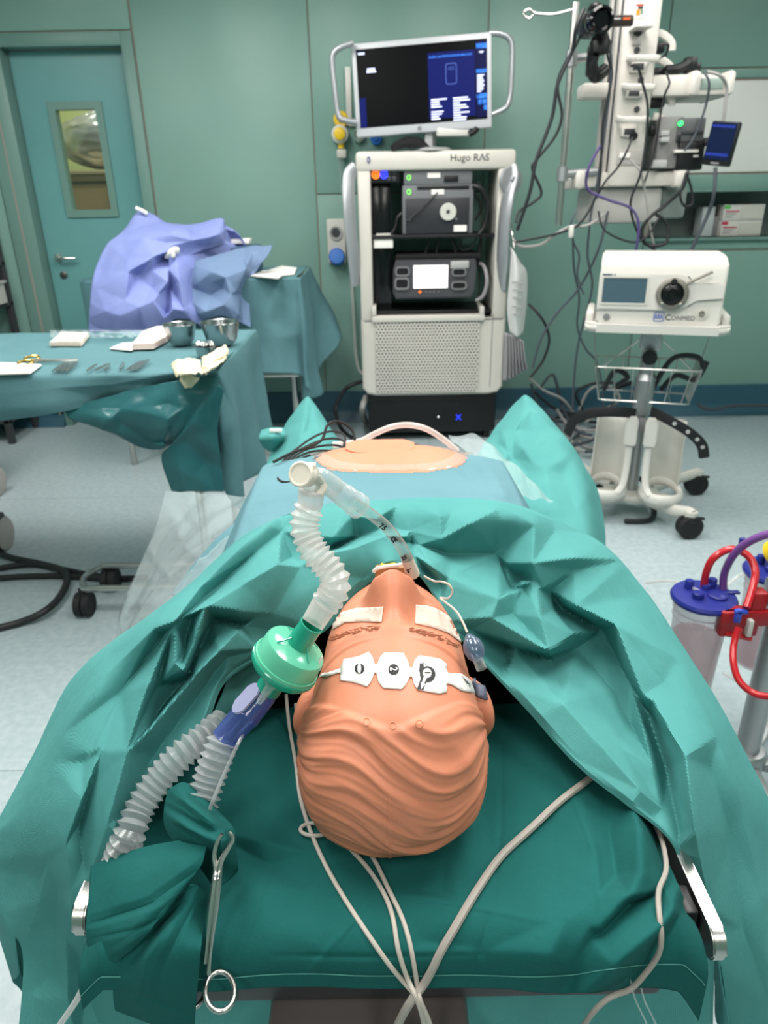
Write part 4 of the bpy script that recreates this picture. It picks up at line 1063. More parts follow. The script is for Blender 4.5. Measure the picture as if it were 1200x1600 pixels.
# mouth opening piece
mo = thing('mouth_guard', 'white rimmed guard with a yellow pad in the mouth behind the nose', 'mouth guard', tuple(P(612, 888, Y=.69)))
b = B(); tube(b, [P(584, 894, Y=.69), P(588, 889, Y=.69), P(605, 885, Y=.69), P(622, 883, Y=.69), P(638, 879, Y=.69), P(643, 873, Y=.695)], 0.0022, 8); obj('rim', b, M_PAPER, mo, world=True)
b = B(); box(b, P(607, 884, Y=.695), (0.018, 0.008, 0.005), 0.002); obj('pad', b, mat('yellow_pad', (240, 190, 20), 0.5), mo, world=True)
b = B(); boxb(b, P(586, 900, Y=.692).x, P(640, 890, Y=.692).x, .690, .70, P(600, 905, Y=.692).z, P(600, 886, Y=.692).z, 0.003); obj('bite_block', b, mat('tan_rubber', (176, 128, 84), 0.5), mo, world=True)
# tape on the cheek
def tape(label, outline):
    b = B(); decal(b, dense(outline, 5), body_bvh, 0.0012, 5)
    return put(obj('tape_strip', b, M_TAPE, None, ang=180, solid=0.0006), label, 'tape', 'tape strips on the face')
tape('white tape strip over the closed eye nearest the ribbed hose', [(600, 948), (597, 973), (567, 972), (540, 973), (516, 987), (510, 990), (518, 972), (530, 959), (557, 951)])
tape('white tape strip over the closed eye nearest the pilot balloon', [(649, 945), (666, 947), (682, 952), (698, 962), (713, 977), (722, 993), (728, 1010), (714, 1000), (700, 990), (675, 981), (648, 975)])
tape('white tape fixing the tracheal tube to the cheek', [(648, 888), (664, 887), (680, 897), (690, 912), (676, 908), (660, 904), (650, 900)])
# eyebrows: moulded brown hairs
M_BROW = mat('brown_brow', (170, 104, 74), 0.8)
def brow(pts, label):
    b = B()
    for k in range(95):
        t = random.random(); i = min(int(t*(len(pts)-1)), len(pts)-2); f = t*(len(pts)-1)-i
        x = pts[i][0]+(pts[i+1][0]-pts[i][0])*f; y = pts[i][1]+(pts[i+1][1]-pts[i][1])*f
        wd = 4.2*(1-0.55*abs(t-(0.75 if pts[0][0] < 600 else 0.25)))
        x += random.uniform(-2, 2); y += random.uniform(-wd, wd)*0.9
        sgn = -1 if x < 605 else 1
        p = hit(x, y, body_bvh, 0.0003); q = hit(x+sgn*random.uniform(3, 7), y+random.uniform(-1.5, 2.5), body_bvh, 0.0006)
        if p and q: tube(b, [p, q], 0.00032, 4, 1)
    o = obj('eyebrow', b, M_BROW, patient, world=True); return o
brow([(517, 1000), (547, 989), (570, 984), (594, 981)], ''); brow([(640, 983), (662, 989), (685, 997), (712, 1009)], '')

# forehead sensor strip
sc = lambda pts: [(480+x/4, 1000+y/4) for x, y in pts]
sens = thing('forehead_sensor', 'white three-pad electrode strip with black numbered discs across the forehead', 'sensor', tuple(hit(615, 1048, body_bvh)))
OUT = [(212, 180), (232, 125), (280, 117), (330, 105), (388, 80), (410, 110), (425, 158), (440, 158), (455, 115), (485, 83), (545, 84), (600, 88), (625, 130), (640, 178), (656, 178), (670, 130), (695, 103), (770, 112), (830, 125), (872, 158), (865, 190), (880, 212), (960, 215), (1020, 255), (1045, 335), (960, 320), (905, 285), (865, 275), (872, 300), (868, 330), (825, 340), (760, 330), (690, 315), (665, 280), (655, 236), (638, 236), (615, 285), (590, 312), (530, 309), (475, 305), (445, 265), (434, 212), (422, 212), (400, 265), (375, 297), (330, 280), (275, 265), (210, 257), (213, 206)]
b = B(); decal(b, dense(sc(OUT), 3), body_bvh, 0.0014, 5); M_SENS = mat('white_foam', (232, 226, 222), 0.55)
obj('electrode_pads', b, M_SENS, sens, world=True, ang=180, solid=0.0008)
b = B(); decal(b, dense(sc([(212, 182), (130, 209), (65, 205), (38, 214), (55, 232), (130, 231), (213, 206)]), 4), body_bvh, 0.0014, 5); obj('lead_tail', b, M_SENS, sens, world=True, ang=180, solid=0.0006)
b = B(); tube(b, [P(503, 1026, Y=.548), P(494, 1045, Y=.545), P(486, 1064, Y=.54)], 0.0012, 6); obj('end_clip', b, M_SENS, sens, world=True)
b = B(); decal(b, dense(sc([(1020, 255), (1055, 252), (1088, 256), (1105, 310), (1122, 376), (1060, 356), (1042, 310)]), 4), body_bvh, 0.003, 5); obj('lead_connector', b, mat('slate_plastic', (92, 94, 112), 0.5), sens, world=True, ang=180, solid=0.003)
def disc(cx, cy, rx, ry, off, m, nm='disc', k=28):
    b = B(); decal(b, sc([(cx+rx*math.cos(2*PI*i/k), cy+ry*math.sin(2*PI*i/k)) for i in range(k)]), body_bvh, off, 3); obj(nm, b, m, sens, world=True, ang=180)
M_BK = mat('black_print', (16, 16, 20), 0.5); M_GEL = mat('clear_gel', (200, 200, 204), 0.15)
disc(331, 187, 31, 32, 0.0018, M_BK); disc(331, 187, 12, 33, 0.0022, M_GEL, 'gel_strip'); disc(540, 193, 33, 34, 0.0018, M_BK); disc(748, 222, 48, 50, 0.0018, M_BK)
b = B(); decal(b, dense(sc([(700, 158), (722, 158), (730, 200), (728, 240), (742, 268), (722, 319), (682, 316), (708, 240), (696, 200)]), 3), body_bvh, 0.0018, 4); obj('arrow_band', b, M_BK, sens, world=True, ang=180)
disc(744, 216, 27, 30, 0.0023, M_SENS, 'disc_face')
b = B(); decal(b, dense(sc([(722, 240), (742, 248), (726, 280), (736, 284), (706, 318), (704, 272), (712, 275)]), 3), body_bvh, 0.0023, 4); obj('arrow', b, M_SENS, sens, world=True, ang=180)
b = B(); decal(b, dense(sc([(688, 112), (705, 105), (730, 112), (752, 165), (742, 175), (724, 150), (702, 158), (690, 140)]), 3), body_bvh, 0.0023, 4); obj('gel_strip', b, M_GEL, sens, world=True, ang=180)
def decal_text(s_, x, y, size, rot, m, off=0.0024, nm='number'):
    a = hit(x, y, body_bvh, off); ex = hit(x+4, y, body_bvh, off)-hit(x-4, y, body_bvh, off); ey = hit(x, y-4, body_bvh, off)-hit(x, y+4, body_bvh, off)
    ex.normalize(); nn = ex.cross(ey).normalized(); ey = nn.cross(ex)
    M = Matrix((ex, ey, nn)).transposed().to_4x4(); M.translation = a
    text(nm, s_, size, M @ Matrix.Rotation(rot, 4, 'Z') @ Matrix.Translation((-size*0.27, -size*0.33, 0)), m, sens, extr=0.00005, bold=True)
decal_text('2', 615.2, 1048.2, 0.0095, -PI/2, M_SENS); decal_text('1', 666.5, 1054, 0.0085, -PI/2, M_BK, 0.0028)
for k, (x, y) in enumerate(((721, 1059), (724, 1064), (727, 1068), (731, 1073))): decal_text('~z', x, y, 0.006, -1.0+0.6*k, M_BK, 0.0019, 'scribble')

# cables lying on the dark cloth
def lay(pts, r, bvh=cloth_bvh, m=M_CABLE, n=8, lift=0.0):
    out = []; dp = []
    fl = [q for q in pts if len(q) == 2]
    if len(fl) > 2: dp = [(v.x, v.y) for v in spline([(q[0], q[1], 0) for q in fl], 5)]
    for q in [q for q in pts[:1] if len(q) == 3]+dp+[q for q in pts[-1:] if len(q) == 3]:
        if len(q) == 3: out.append(P(q[0], q[1], Z=q[2]))
        else:
            h = hit(q[0], q[1], bvh, r+lift+0.0015); out.append(h if h is not None else P(q[0], q[1], Y=0.375))
    for _ in range(3): out = out[:1]+[(out[i-1]+out[i]*2+out[i+1])/4 for i in range(1, len(out)-1)]+out[-1:]
    b = B(); tube(b, out, r, n, 3); return b
def cable(name, label, b, m, cat='cable', group=None): return put(obj(name, b, m), label, cat, group)
cable('sensor_cable', 'thin beige cable passing nearest the clamp from under the head to the table end', lay([(447, 1085, .91), (451, 1135), (464, 1200), (470, 1255), (498, 1335), (545, 1418), (600, 1492), (640, 1540), (668, 1585), (678, 1640, .76)], 0.0021), M_CABLE, group='thin beige cables')
cable('sensor_cable', 'thin beige cable in the middle of three crossing the dark cloth', lay([(462, 1100, .905), (470, 1190), (492, 1262), (535, 1318), (578, 1365), (610, 1425), (622, 1485), (645, 1545), (662, 1590), (668, 1640, .76)], 0.0021), M_CABLE, group='thin beige cables')
cable('sensor_cable', 'thin beige cable leaving the crown of the head toward the thick cable', lay([(538, 1300), (580, 1340), (602, 1385), (628, 1440), (648, 1510), (655, 1560), (674, 1600), (682, 1645, .76)], 0.0021), M_CABLE, group='thin beige cables')
lp_ = [hit(492+22*math.cos(a), 1302+10*math.sin(a), cloth_bvh, 0.005) for a in np.linspace(0.3, 2*PI+0.3, 14)]
b = B(); tube(b, lp_, 0.0019, 8, 4); cable('cable_loop', 'small loop of thin beige cable beside the head', b, M_CABLE)
cable('thick_cable', 'thick grey-beige cable running diagonally across the dark green cloth', lay([(940, 1203), (900, 1238), (845, 1283), (782, 1345), (735, 1412), (690, 1482), (655, 1540), (622, 1598), (600, 1650, .76)], 0.0037), M_CABLED)
cable('bent_cable', 'medium grey cable bending down over the cloth beside the table rail', lay([(1004, 1268), (1018, 1300), (1032, 1360), (1035, 1410), (1022, 1470), (995, 1512), (960, 1548), (915, 1592), (890, 1640, .74)], 0.0024, lift=0.004), M_CABLED)
for k, (x, lab) in enumerate(((984, 'thin clear line hanging beside the bent grey cable, on its inner side'), (998, 'thin clear line hanging beside the bent grey cable, on its outer side'))):
    b = B(); tube(b, [P(x, 1528+k*-4, Z=.835), P(x+8, 1560, Z=.81), P(x+22, 1590, Z=.78), P(x+45, 1640, Z=.73)], 0.0009, 6); cable('clear_line', lab, b, M_CLEAR, 'tubing', 'thin clear lines')
b = B(); tube(b, [P(143, 1490, Z=.83), P(138, 1515, Z=.80), P(124, 1555, Z=.76), P(100, 1592, Z=.72), P(60, 1650, Z=.66)], 0.0030, 10); cable('clear_hose', 'milky clear hose hanging below the steel rail end', b, M_MILK, 'tubing')

# clamp
clm = thing('towel_clamp', 'steel ring-handled clamp gripping the gathered dark green cloth', 'clamp', tuple(P(335, 1400, Z=.92)))
zc_ = lambda y: .962-(y-1300)*0.00042
cp = lambda *q: [P(x, y, Z=zc_(y)) for x, y in q]
b = B(); tube(b, cp((347, 1303), (339, 1318), (335, 1338), (338, 1362), (334, 1402), (327, 1450), (321, 1505)), lambda t: 0.0016+0.0020*math.exp(-((t-0.52)/0.22)**2), 10, 6, flat=(1, 1.2)); obj('shank', b, M_STEEL, clm, world=True)
b = B(); tube(b, cp((358, 1300), (364, 1310), (356, 1326), (345, 1346), (341, 1372), (336, 1420), (330, 1470), (326, 1515), (329, 1524)), lambda t: 0.0016+0.0016*math.exp(-((t-0.45)/0.25)**2), 10, 6, flat=(1, 1.2)); obj('shank', b, M_STEEL, clm, world=True)
b = B(); lathe(b, [(0.0, 0.0), (0.0022, 0.0), (0.0028, 0.001), (0.0028, 0.005), (0, 0.006)], P(339, 1372, Z=zc_(1372)+0.003), (0, -0.5, 1), 12); obj('pivot', b, M_CHROME, clm, world=True)
b = B(); tube(b, [P(344+23*math.cos(a), 1549+31*math.sin(a), Z=zc_(1549)) for a in np.linspace(0, 2*PI, 20, endpoint=False)], 0.0022, 10, 3, closed=True); obj('ring_handle', b, M_STEEL, clm, world=True)
b = B(); tube(b, [P(300+20*math.cos(a), 1545+29*math.sin(a), Z=zc_(1549)-.045) for a in np.linspace(0, 2*PI, 20, endpoint=False)], 0.0022, 10, 3, closed=True); obj('ring_handle', b, M_STEEL, clm, world=True)

# coiled black cable, clear hose and instrument on the trunk drape
b = B()
def cpx(x, y): return P(x, y, Y=1.08+(750-y)*0.0042)
for k in range(5):
    pts_ = []
    for a in np.linspace(0, 2*PI, 18, endpoint=False):
        u1, v1 = (62-7*k+5*nz(k, math.cos(a)))*math.cos(a), (25-3.4*k+3*nz(k*2, a))*math.sin(a); th = -0.58+0.13*k
        pts_.append(cpx(486+3*k+u1*math.cos(th)-v1*math.sin(th), 714+2*k+u1*math.sin(th)+v1*math.cos(th)))
    tube(b, pts_, 0.0023, 7, 3, closed=True)
tube(b, [P(425, 748, Y=1.1), P(460, 725, Y=1.15), P(505, 712, Y=1.2), P(548, 702, Y=1.24)], 0.0023, 8)
tube(b, [P(427, 722, Y=1.15), P(455, 708, Y=1.18), P(500, 690, Y=1.25), P(512, 664, Y=1.28), P(530, 659, Y=1.3), P(550, 672, Y=1.3), P(555, 695, Y=1.28)], 0.0026, 8)
cable('cable_coil', 'loosely coiled black cable lying on the drapes beside the skin window', b, M_RUBBER)
b = B(); tube(b, [P(645, 694, Y=1.3), P(690, 708, Y=1.24), P(725, 730, Y=1.16), P(745, 755, Y=1.09), P(760, 775, Y=1.04)], 0.0028, 8); cable('black_lead', 'single black lead crossing the blue drape beside the clear strip', b, M_RUBBER)
b = B(); tube(b, [P(520, 695, Y=1.5), P(560, 690, Y=1.5), P(585, 678, Y=1.5), P(612, 667, Y=1.5), (P(640, 664, Y=1.5)), P(668, 671, Y=1.5), P(695, 688, Y=1.5), P(715, 705, Y=1.5)], 0.0065, 12); cable('clear_hose', 'pale clear suction hose arching above the blue drape', b, M_MILK, 'tubing')

# small round mould marks on the hair
for x, y in ((573, 1128), (614, 1134), (655, 1131)):
    b = B(); c = hit(x, y, body_bvh, 0.0002)
    q = [hit(x+5.5*math.cos(a), y+5.5*math.sin(a), body_bvh, 0.0002) for a in np.linspace(0, 2*PI, 14, endpoint=False)]
    tube(b, q, 0.0005, 6, 2, closed=True); obj('mould_mark', b, M_SKIN, patient, world=True)
# ================================================================= things along the back wall
def fb(bm, x0, y0, x1, y1, Y, d, bev=0.0, yf=None):
    """box whose front lies at depth Y between two pixels of the photograph"""
    a, c = P(x0, y1, Y=Y), P((x0 if yf is None else x0), y0, Y=Y); e = P(x1, (y0+y1)/2, Y=Y); f = P(x0, (y0+y1)/2, Y=Y)
    return boxb(bm, f.x, e.x, Y, Y+d, a.z, c.z, bev)
def disc_f(bm, px, py, Y, r, d, n=20): p = P(px, py, Y=Y); return lathe(bm, [(r, 0), (r, d*0.7), (r*0.9, d), (0, d)], p, (0, -1, 0), n)
EM = lambda n, c, s: mat(n, c, 0.4, emit=(c, s), spec=0.1)
M_SCRW = EM('lit_white_screen', (235, 232, 230), 0.8)
TY = 4.4
tw = thing('surgical_tower', 'tall white equipment tower on a black base with open shelves and a perforated front', 'equipment tower', (0.32, TY+0.22, 0))
def tz(py): return P(670, py, Y=TY).z
X0, X1 = -0.118, 0.758
M_TW = mat('tower_white', (202, 198, 190), 0.35)
# uprights, top and lower housing
zt, zs, zb = 1.685, tz(498), tz(617)
for nm, xa, xb in (('left', X0, X0+0.075), ('right', X1-0.085, X1)):
    b = B(); boxb(b, xa, xb, TY, TY+0.42, zs-0.01, 1.60, 0.012); obj('upright', b, M_TW, tw, world=True)
b = B(); boxb(b, X0-0.008, X1+0.012, TY-0.012, TY+0.43, 1.585, zt, 0.022); obj('top_housing', b, M_TW, tw, world=True)
b = B()
pr = [(X0, zs), (X1, zs), (X1, zb+0.05), (X1-0.03, zb+0.012), (X1-0.09, zb), (X0+0.09, zb), (X0+0.03, zb+0.012), (X0, zb+0.05)]
prism(b, [(x, z) for x, z in pr], 0, 0.43, Matrix(((1, 0, 0, 0), (0, 0, 1, TY-0.006), (0, 1, 0, 0), (0, 0, 0, 1))), 0.012); obj('lower_housing', b, M_TW, tw, world=True)
b = B(); boxb(b, X0+0.03, X1-0.03, TY+0.01, TY+0.42, 0.05, zb+0.01, 0.02); obj('base', b, mat('tower_black', (16, 16, 18), 0.4), tw, world=True)
for x in (X0+0.08, X1-0.08):
    for y in (TY+0.07, TY+0.36):
        b = B(); cyl(b, (x-0.02, y, 0.04), (x+0.02, y, 0.04), 0.04, n=20); obj('caster', b, M_RUBBER, tw, world=True)
# perforated front
def perforated(name, x0, x1, z0, z1, y, nx, nz_, m, hole=0.36, par=tw, oct=6):
    b = B(); dx, dz = (x1-x0)/nx, (z1-z0)/nz_
    for i in range(nx):
        for j in range(nz_):
            cx_, cz = x0+(i+0.5)*dx, z0+(j+0.5)*dz; n = oct
            sh = dx*0.25*(1 if j % 2 else -1)
            o = [b.verts.new((cx_+sx*dx/2, y, cz+sz*dz/2)) for sx, sz in ((1, 0), (1, 1), (-1, 1), (-1, 0), (-1, -1), (1, -1))]
            c = [b.verts.new((cx_+sh+dx*hole*math.cos(a), y, cz+dz*hole*math.sin(a))) for a in (0, PI/3, 2*PI/3, PI, 4*PI/3, 5*PI/3)]
            for k in range(6): b.faces.new((o[k], o[(k+1) % 6], c[(k+1) % 6], c[k]))
    bmesh.ops.remove_doubles(b, verts=b.verts, dist=1e-5)
    o = obj(name, b, m, par, world=True, smooth=False, solid=0.004); o['kind'] = 'stuff'; return o
px0, px1 = P(590, 560, Y=TY).x, P(745, 560, Y=TY).x
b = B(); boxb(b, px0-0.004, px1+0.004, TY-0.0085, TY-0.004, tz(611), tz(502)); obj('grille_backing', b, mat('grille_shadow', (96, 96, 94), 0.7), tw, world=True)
perforated('perforated_grille', px0-0.006, px1+0.006, tz(612), tz(501), TY-0.016, 30, 24, M_TW, 0.34)
perforated('base_grille', X0+0.06, 0.48, 0.09, 0.26, TY+0.004, 40, 14, M_BLACK, 0.3)
b = B(); boxb(b, X1-0.082, X1-0.078, TY-0.008, TY-0.004, zb+0.05, zs+0.02); boxb(b, X0+0.02, X1-0.02, TY-0.0075, TY-0.003, zs-0.012, zs-0.006); obj('panel_gap', b, M_GREY, tw, world=True)
b = B(); text('power_symbol', 'X', 0.05, frontM(P(712, 656, Y=TY-0.002)), EM('blue_led', (40, 60, 235), 1.0), tw, bold=True)
b = B(); disc_f(b, 685, 651, TY+0.004, 0.006, 0.005); obj('indicator', b, M_SCRW, tw, world=True)
# pull tray over the housing
b = B(); boxb(b, P(581, 490, Y=TY).x, P(757, 490, Y=TY).x, TY-0.03, TY+0.2, tz(502), tz(492), 0.008)
for x0, x1 in ((581, 588), (750, 757)): fb(b, x0, 479, x1, 494, TY-0.03, 0.2, 0.006)
obj('pull_tray', b, M_TW, tw, world=True)
# shelves and black inner column
for py in (367, 486):
    b = B(); boxb(b, X0+0.07, X1-0.08, TY+0.02, TY+0.40, tz(py)-0.02, tz(py), 0.003); obj('shelf', b, M_BLACK, tw, world=True)
b = B(); boxb(b, X0+0.072, P(612, 400, Y=TY).x, TY+0.10, TY+0.40, tz(487), 1.575, 0.004); obj('cable_column', b, mat('gloss_black', (14, 15, 17), 0.15), tw, world=True)
b = B(); fb(b, 576, 262, 624, 286, TY+0.03, 0.1, 0.003); obj('socket_panel', b, M_BLACK, tw, world=True)
for px, c, nm in ((587, (255, 120, 40), 'orange_light'), (600, (60, 70, 255), 'blue_light')):
    b = B(); p = P(px, 273, Y=TY+0.028); tube(b, [p+Vector((0.018*math.cos(a), -0.002, 0.018*math.sin(a))) for a in np.linspace(0, 2*PI, 16, endpoint=False)], 0.005, 8, 2, closed=True); lathe(b, [(0.009, 0), (0.007, 0.006), (0, 0.006)], p, (0, -1, 0), 12)
    obj('ring_light', b, EM(nm, c, 1.2), tw, world=True)
for dx, dy in ((608, 269), (616, 269), (608, 279), (616, 279)):
    b = B(); fb(b, dx-3, dy-4, dx+3, dy+4, TY+0.024, 0.01, 0.002); obj('socket', b, M_DGREY, tw, world=True)
for px in (654, 734):
    b = B(); fb(b, px-3.5, 259, px+3.5, 272, TY+0.05, 0.03); obj('hanger', b, M_BLACK, tw, world=True)
# side handles
M_SIL = mat('silver_paint', (170, 172, 176), 0.32, 0.5)
def handle(pts, r, fl):
    b = B(); tube(b, [P(x, y, Y=TY+dy) for x, y, dy in pts], r, 14, 6, flat=fl); obj('side_handle', b, M_SIL, tw, world=True)
handle([(556, 262, 0.02), (546, 275, 0.0), (545, 310, -0.03), (547, 350, -0.04), (552, 400, -0.03), (557, 445, 0.03)], 0.02, (0.7, 1.9))
handle([(797, 262, 0.02), (800, 278, 0.0), (793, 310, -0.03), (788, 350, -0.04), (785, 400, -0.03), (782, 450, 0.03)], 0.026, (0.8, 1.9))
b = B(); lathe(b, [(0.07, -0.012), (0.075, 0), (0.07, 0.012), (0.02, 0.02), (0.02, 0.045), (0, 0.045)], P(798, 282, Y=TY), (0.5, -1, 0), 28); obj('handle_hub', b, M_SIL, tw, world=True)
text('tower_lettering', 'Hugo RAS', 0.052, frontM(P(703, 252, Y=TY-0.013)), M_BLACK, tw)
b = B(); p = P(576, 250, Y=TY-0.013); tube(b, [p+Vector((0.007*math.cos(a), -0.001, 0.015*math.sin(a))) for a in np.linspace(0, 2*PI, 12, endpoint=False)], 0.003, 6, 2, closed=True); obj('round_emblem', b, mat('navy_print', (40, 50, 130), 0.5), tw, world=True)
for x in (753, 758): b = B(); fb(b, x-1.8, 244.5, x+1.8, 248.5, TY-0.0135, 0.002); obj('small_mark', b, M_LGREY, tw, world=True)

# devices in the tower
def dev(name, label, cat, px, py, Y=TY+0.02): return thing(name, label, cat, tuple(P(px, py, Y=Y)))
vp = dev('video_processor', 'grey slim processor box on top of the light source in the tower', 'medical device', 684, 296)
b = B(); fb(b, 631, 267, 738, 290, TY+0.02, 0.32, 0.006); obj('body', b, mat('device_grey', (104, 106, 110), 0.45), vp, world=True)
b = B(); fb(b, 694, 274, 716, 284, TY+0.012, 0.01, 0.002); obj('front_slot', b, M_BLACK, vp, world=True)
b = B(); fb(b, 668, 270, 688, 278, TY+0.016, 0.006); obj('sticker', b, M_PAPER, vp, world=True)
def led(px, py, par):
    b = B(); p = P(px, py, Y=TY+0.015); tube(b, [p+Vector((0.010*math.cos(a), 0, 0.012*math.sin(a))) for a in np.linspace(0, 2*PI, 10, endpoint=False)], 0.0022, 6, 2, closed=True); obj('indicator', b, MATS.get('green_led') or EM('green_led', (120, 235, 90), 1.5), par, world=True)
led(639, 277.5, vp)
ls = dev('light_source', 'dark fronted light source box with a round pale socket on the upper tower shelf', 'medical device', 684, 365)
b = B(); fb(b, 629, 290, 739, 366, TY+0.02, 0.34, 0.005); obj('body', b, MATS['device_grey'], ls, world=True)
b = B(); fb(b, 634, 310, 733, 365, TY+0.012, 0.01, 0.003); obj('front_plate', b, mat('charcoal_plate', (44, 45, 50), 0.4), ls, world=True)
b = B(); fb(b, 652, 291, 733, 296, TY+0.014, 0.008, 0.001); obj('drive_slot', b, M_BLACK, ls, world=True)
b = B(); lathe(b, [(0.047, 0), (0.047, 0.012), (0.043, 0.016), (0.012, 0.016), (0.011, 0.008), (0, 0.008)], P(700, 331, Y=TY+0.012), (0, -1, 0), 36); obj('light_socket', b, mat('pale_dial', (198, 198, 190), 0.4), ls, world=True)
b = B(); disc_f(b, 700, 331, TY-0.003, 0.009, 0.004); obj('socket_hole', b, M_DGREY, ls, world=True)
b = B(); fb(b, 709, 352, 729, 362, TY+0.008, 0.005); obj('sticker', b, M_PAPER, ls, world=True)
b = B(); fb(b, 674, 296, 694, 304, TY+0.016, 0.006); obj('sticker', b, M_PAPER, ls, world=True)
for q in ((640, 343), (713, 342)):
    b = B(); disc_f(b, *q, TY+0.012, 0.007, 0.006); obj('button', b, M_GREY, ls, world=True)
led(639, 300, ls)
eg = dev('energy_generator', 'rounded dark grey generator with a bright white touch screen on the lower tower shelf', 'medical device', 680, 470)
b = B(); p0, p1 = P(614, 468, Y=TY), P(746, 405, Y=TY)
prism(b, [(p0.x+0.02, p0.z), (p1.x-0.03, p0.z), (p1.x-0.01, p0.z+0.04), (p1.x, p1.z-0.05), (p1.x-0.01, p1.z), (p0.x+0.02, p1.z), (p0.x+0.005, p1.z-0.05), (p0.x, p0.z+0.04)], 0, 0.34, Matrix(((1, 0, 0, 0), (0, 0, 1, TY), (0, 1, 0, 0), (0, 0, 0, 1))), 0.01); obj('body', b, mat('generator_grey', (70, 70, 74), 0.4), eg, world=True)
b = B(); fb(b, 618, 398, 752, 407, TY+0.05, 0.3, 0.012); obj('black_cover', b, mat('black_cloth', (20, 20, 22), 0.9), eg, world=True)
b = B(); fb(b, 646, 415, 700, 451, TY-0.008, 0.01, 0.002); obj('screen', b, M_SCRW, eg, world=True)
for x, y, w, h in ((629, 424, 22, 14), (628, 443, 22, 18), (717, 425, 22, 12), (717, 446, 24, 12)):
    c = P(x, y, Y=TY-0.002); s_ = 0.0039
    b = B(); M = frontM(c); rimmed(b, rrect(w*s_, h*s_, 0.02, 5), rrect(w*s_*0.8, h*s_*0.68, 0.013, 5), 0, 0.012, M); obj('port_rim', b, M_GREY, eg, world=True)
    b = B(); prism(b, rrect(w*s_*0.8, h*s_*0.68, 0.013, 5), 0, 0.003, M); obj('port', b, M_BLACK, eg, world=True)
b = B(); disc_f(b, 656, 456, TY-0.002, 0.008, 0.006); obj('power_light', b, EM('orange_led', (240, 110, 50), 1.0), eg, world=True)
for x in (666, 672, 678, 685): b = B(); disc_f(b, x, 456, TY-0.002, 0.005, 0.004, 10); obj('button', b, M_GREY, eg, world=True)
b = B(); fb(b, 704, 408, 733, 420, TY-0.012, 0.012, 0.006); obj('cable_plug', b, M_LGREY, eg, world=True)
b = B(); tube(b, [P(744, 470, Y=TY), P(755, 462, Y=TY-0.01), P(761, 440, Y=TY), P(757, 418, Y=TY+0.05), P(750, 412, Y=TY+0.1)], 0.012, 10); put(obj('grey_hose', b, mat('grey_hose', (132, 128, 132), 0.4)), 'grey hose looped beside the generator in the tower', 'hose')
b = B(); tube(b, [P(726, 464, Y=TY-0.01), P(740, 472, Y=TY-0.02), P(752, 467, Y=TY-0.01)], 0.010, 8); 
b.free()
cd = dev('white_card', 'small white card clipped inside the tower beneath the upper shelf', 'card', 598, 388)
b = B(); fb(b, 584, 368, 614, 388, TY+0.03, 0.01, 0.002); obj('card', b, M_PAPER, cd, world=True)
b = B(); fb(b, 588, 365, 610, 370, TY+0.028, 0.012, 0.002); obj('clip', b, M_OFFW, cd, world=True)
hoses = [([(738, 290), (752, 296), (762, 320), (758, 350), (748, 366)], .013, 'thick black hose arching nearest the tower front'), ([(738, 300), (748, 312), (750, 330), (742, 345)], .008, 'black hose bending short beside the light source'), ([(745, 285), (757, 300), (766, 330), (765, 366)], .009, 'black hose hugging the tower upright'),
         ([(632, 330), (622, 340), (618, 355), (612, 366)], .012, 'black hose leaving the light source toward the inner column'), ([(672, 370), (668, 385), (664, 398)], .008, 'short black cable under the upper tower shelf'), ([(688, 370), (684, 385), (681, 398)], .008, 'short black cable under the shelf above the bright screen'),
         ([(704, 370), (710, 385), (712, 398)], .012, 'thick short black cable under the upper tower shelf'), ([(722, 372), (720, 390), (735, 388), (745, 372)], .005, 'thin black cable hanging in a loop under the tower shelf'), ([(752, 372), (748, 400), (742, 425)], .012, 'black hose hanging toward the grey hose'), ([(635, 345), (655, 330), (680, 305), (684, 300)], .004, 'thin black cable across the light source front')]
for i, (pts, r, lb) in enumerate(hoses):
    b = B(); tube(b, [P(x, y, Y=TY+(0.02 if i in (0, 2) else 0.1 if i != 9 else -0.005)) for x, y in pts], r, 8); put(obj('black_hose', b, M_BLACK), lb, 'cable', 'cables in the tower')
# bag of papers and plastic sleeves hung at the side
pg = dev('document_pouch', 'clear pouch of white printed sheets hung on the tower side', 'pouch', 808, 520, TY-0.06)
A = crom(crom(nety([[(797, 386, TY-.05), (806, 398, TY-.08), (815, 412, TY-.04)], [(796, 430, TY-.05), (808, 435, TY-.10), (824, 428, TY-.04)], [(792, 480, TY-.05), (806, 485, TY-.10), (824, 470, TY-.04)], [(796, 520, TY-.05), (808, 527, TY-.08), (818, 522, TY-.04)]]), 30, 0), 20, 1)
surf_obj('sheet', A, mat('printed_sheet', (214, 214, 212), 0.35), pg, noise_amp=0.008, noise_sc=9)
for k, (x, y, w, h) in enumerate(((800, 440, 16, 3), (801, 452, 18, 3), (801, 464, 14, 3), (800, 478, 16, 3), (801, 490, 12, 3))):
    b = B(); fb(b, x, y, x+w, y+h, TY-.118, 0.003); obj('printed_line', b, M_LGREY, pg, world=True)
b = B(); tube(b, [P(795, 352, Y=TY-.02), P(800, 366, Y=TY-.03), P(803, 388, Y=TY-.06)], 0.008, 8); lathe(b, [(0.016, 0), (0.016, 0.02), (0, 0.02)], P(796, 352, Y=TY-.02), (0, -1, 0), 16); obj('hook', b, M_CHROME, pg, world=True)
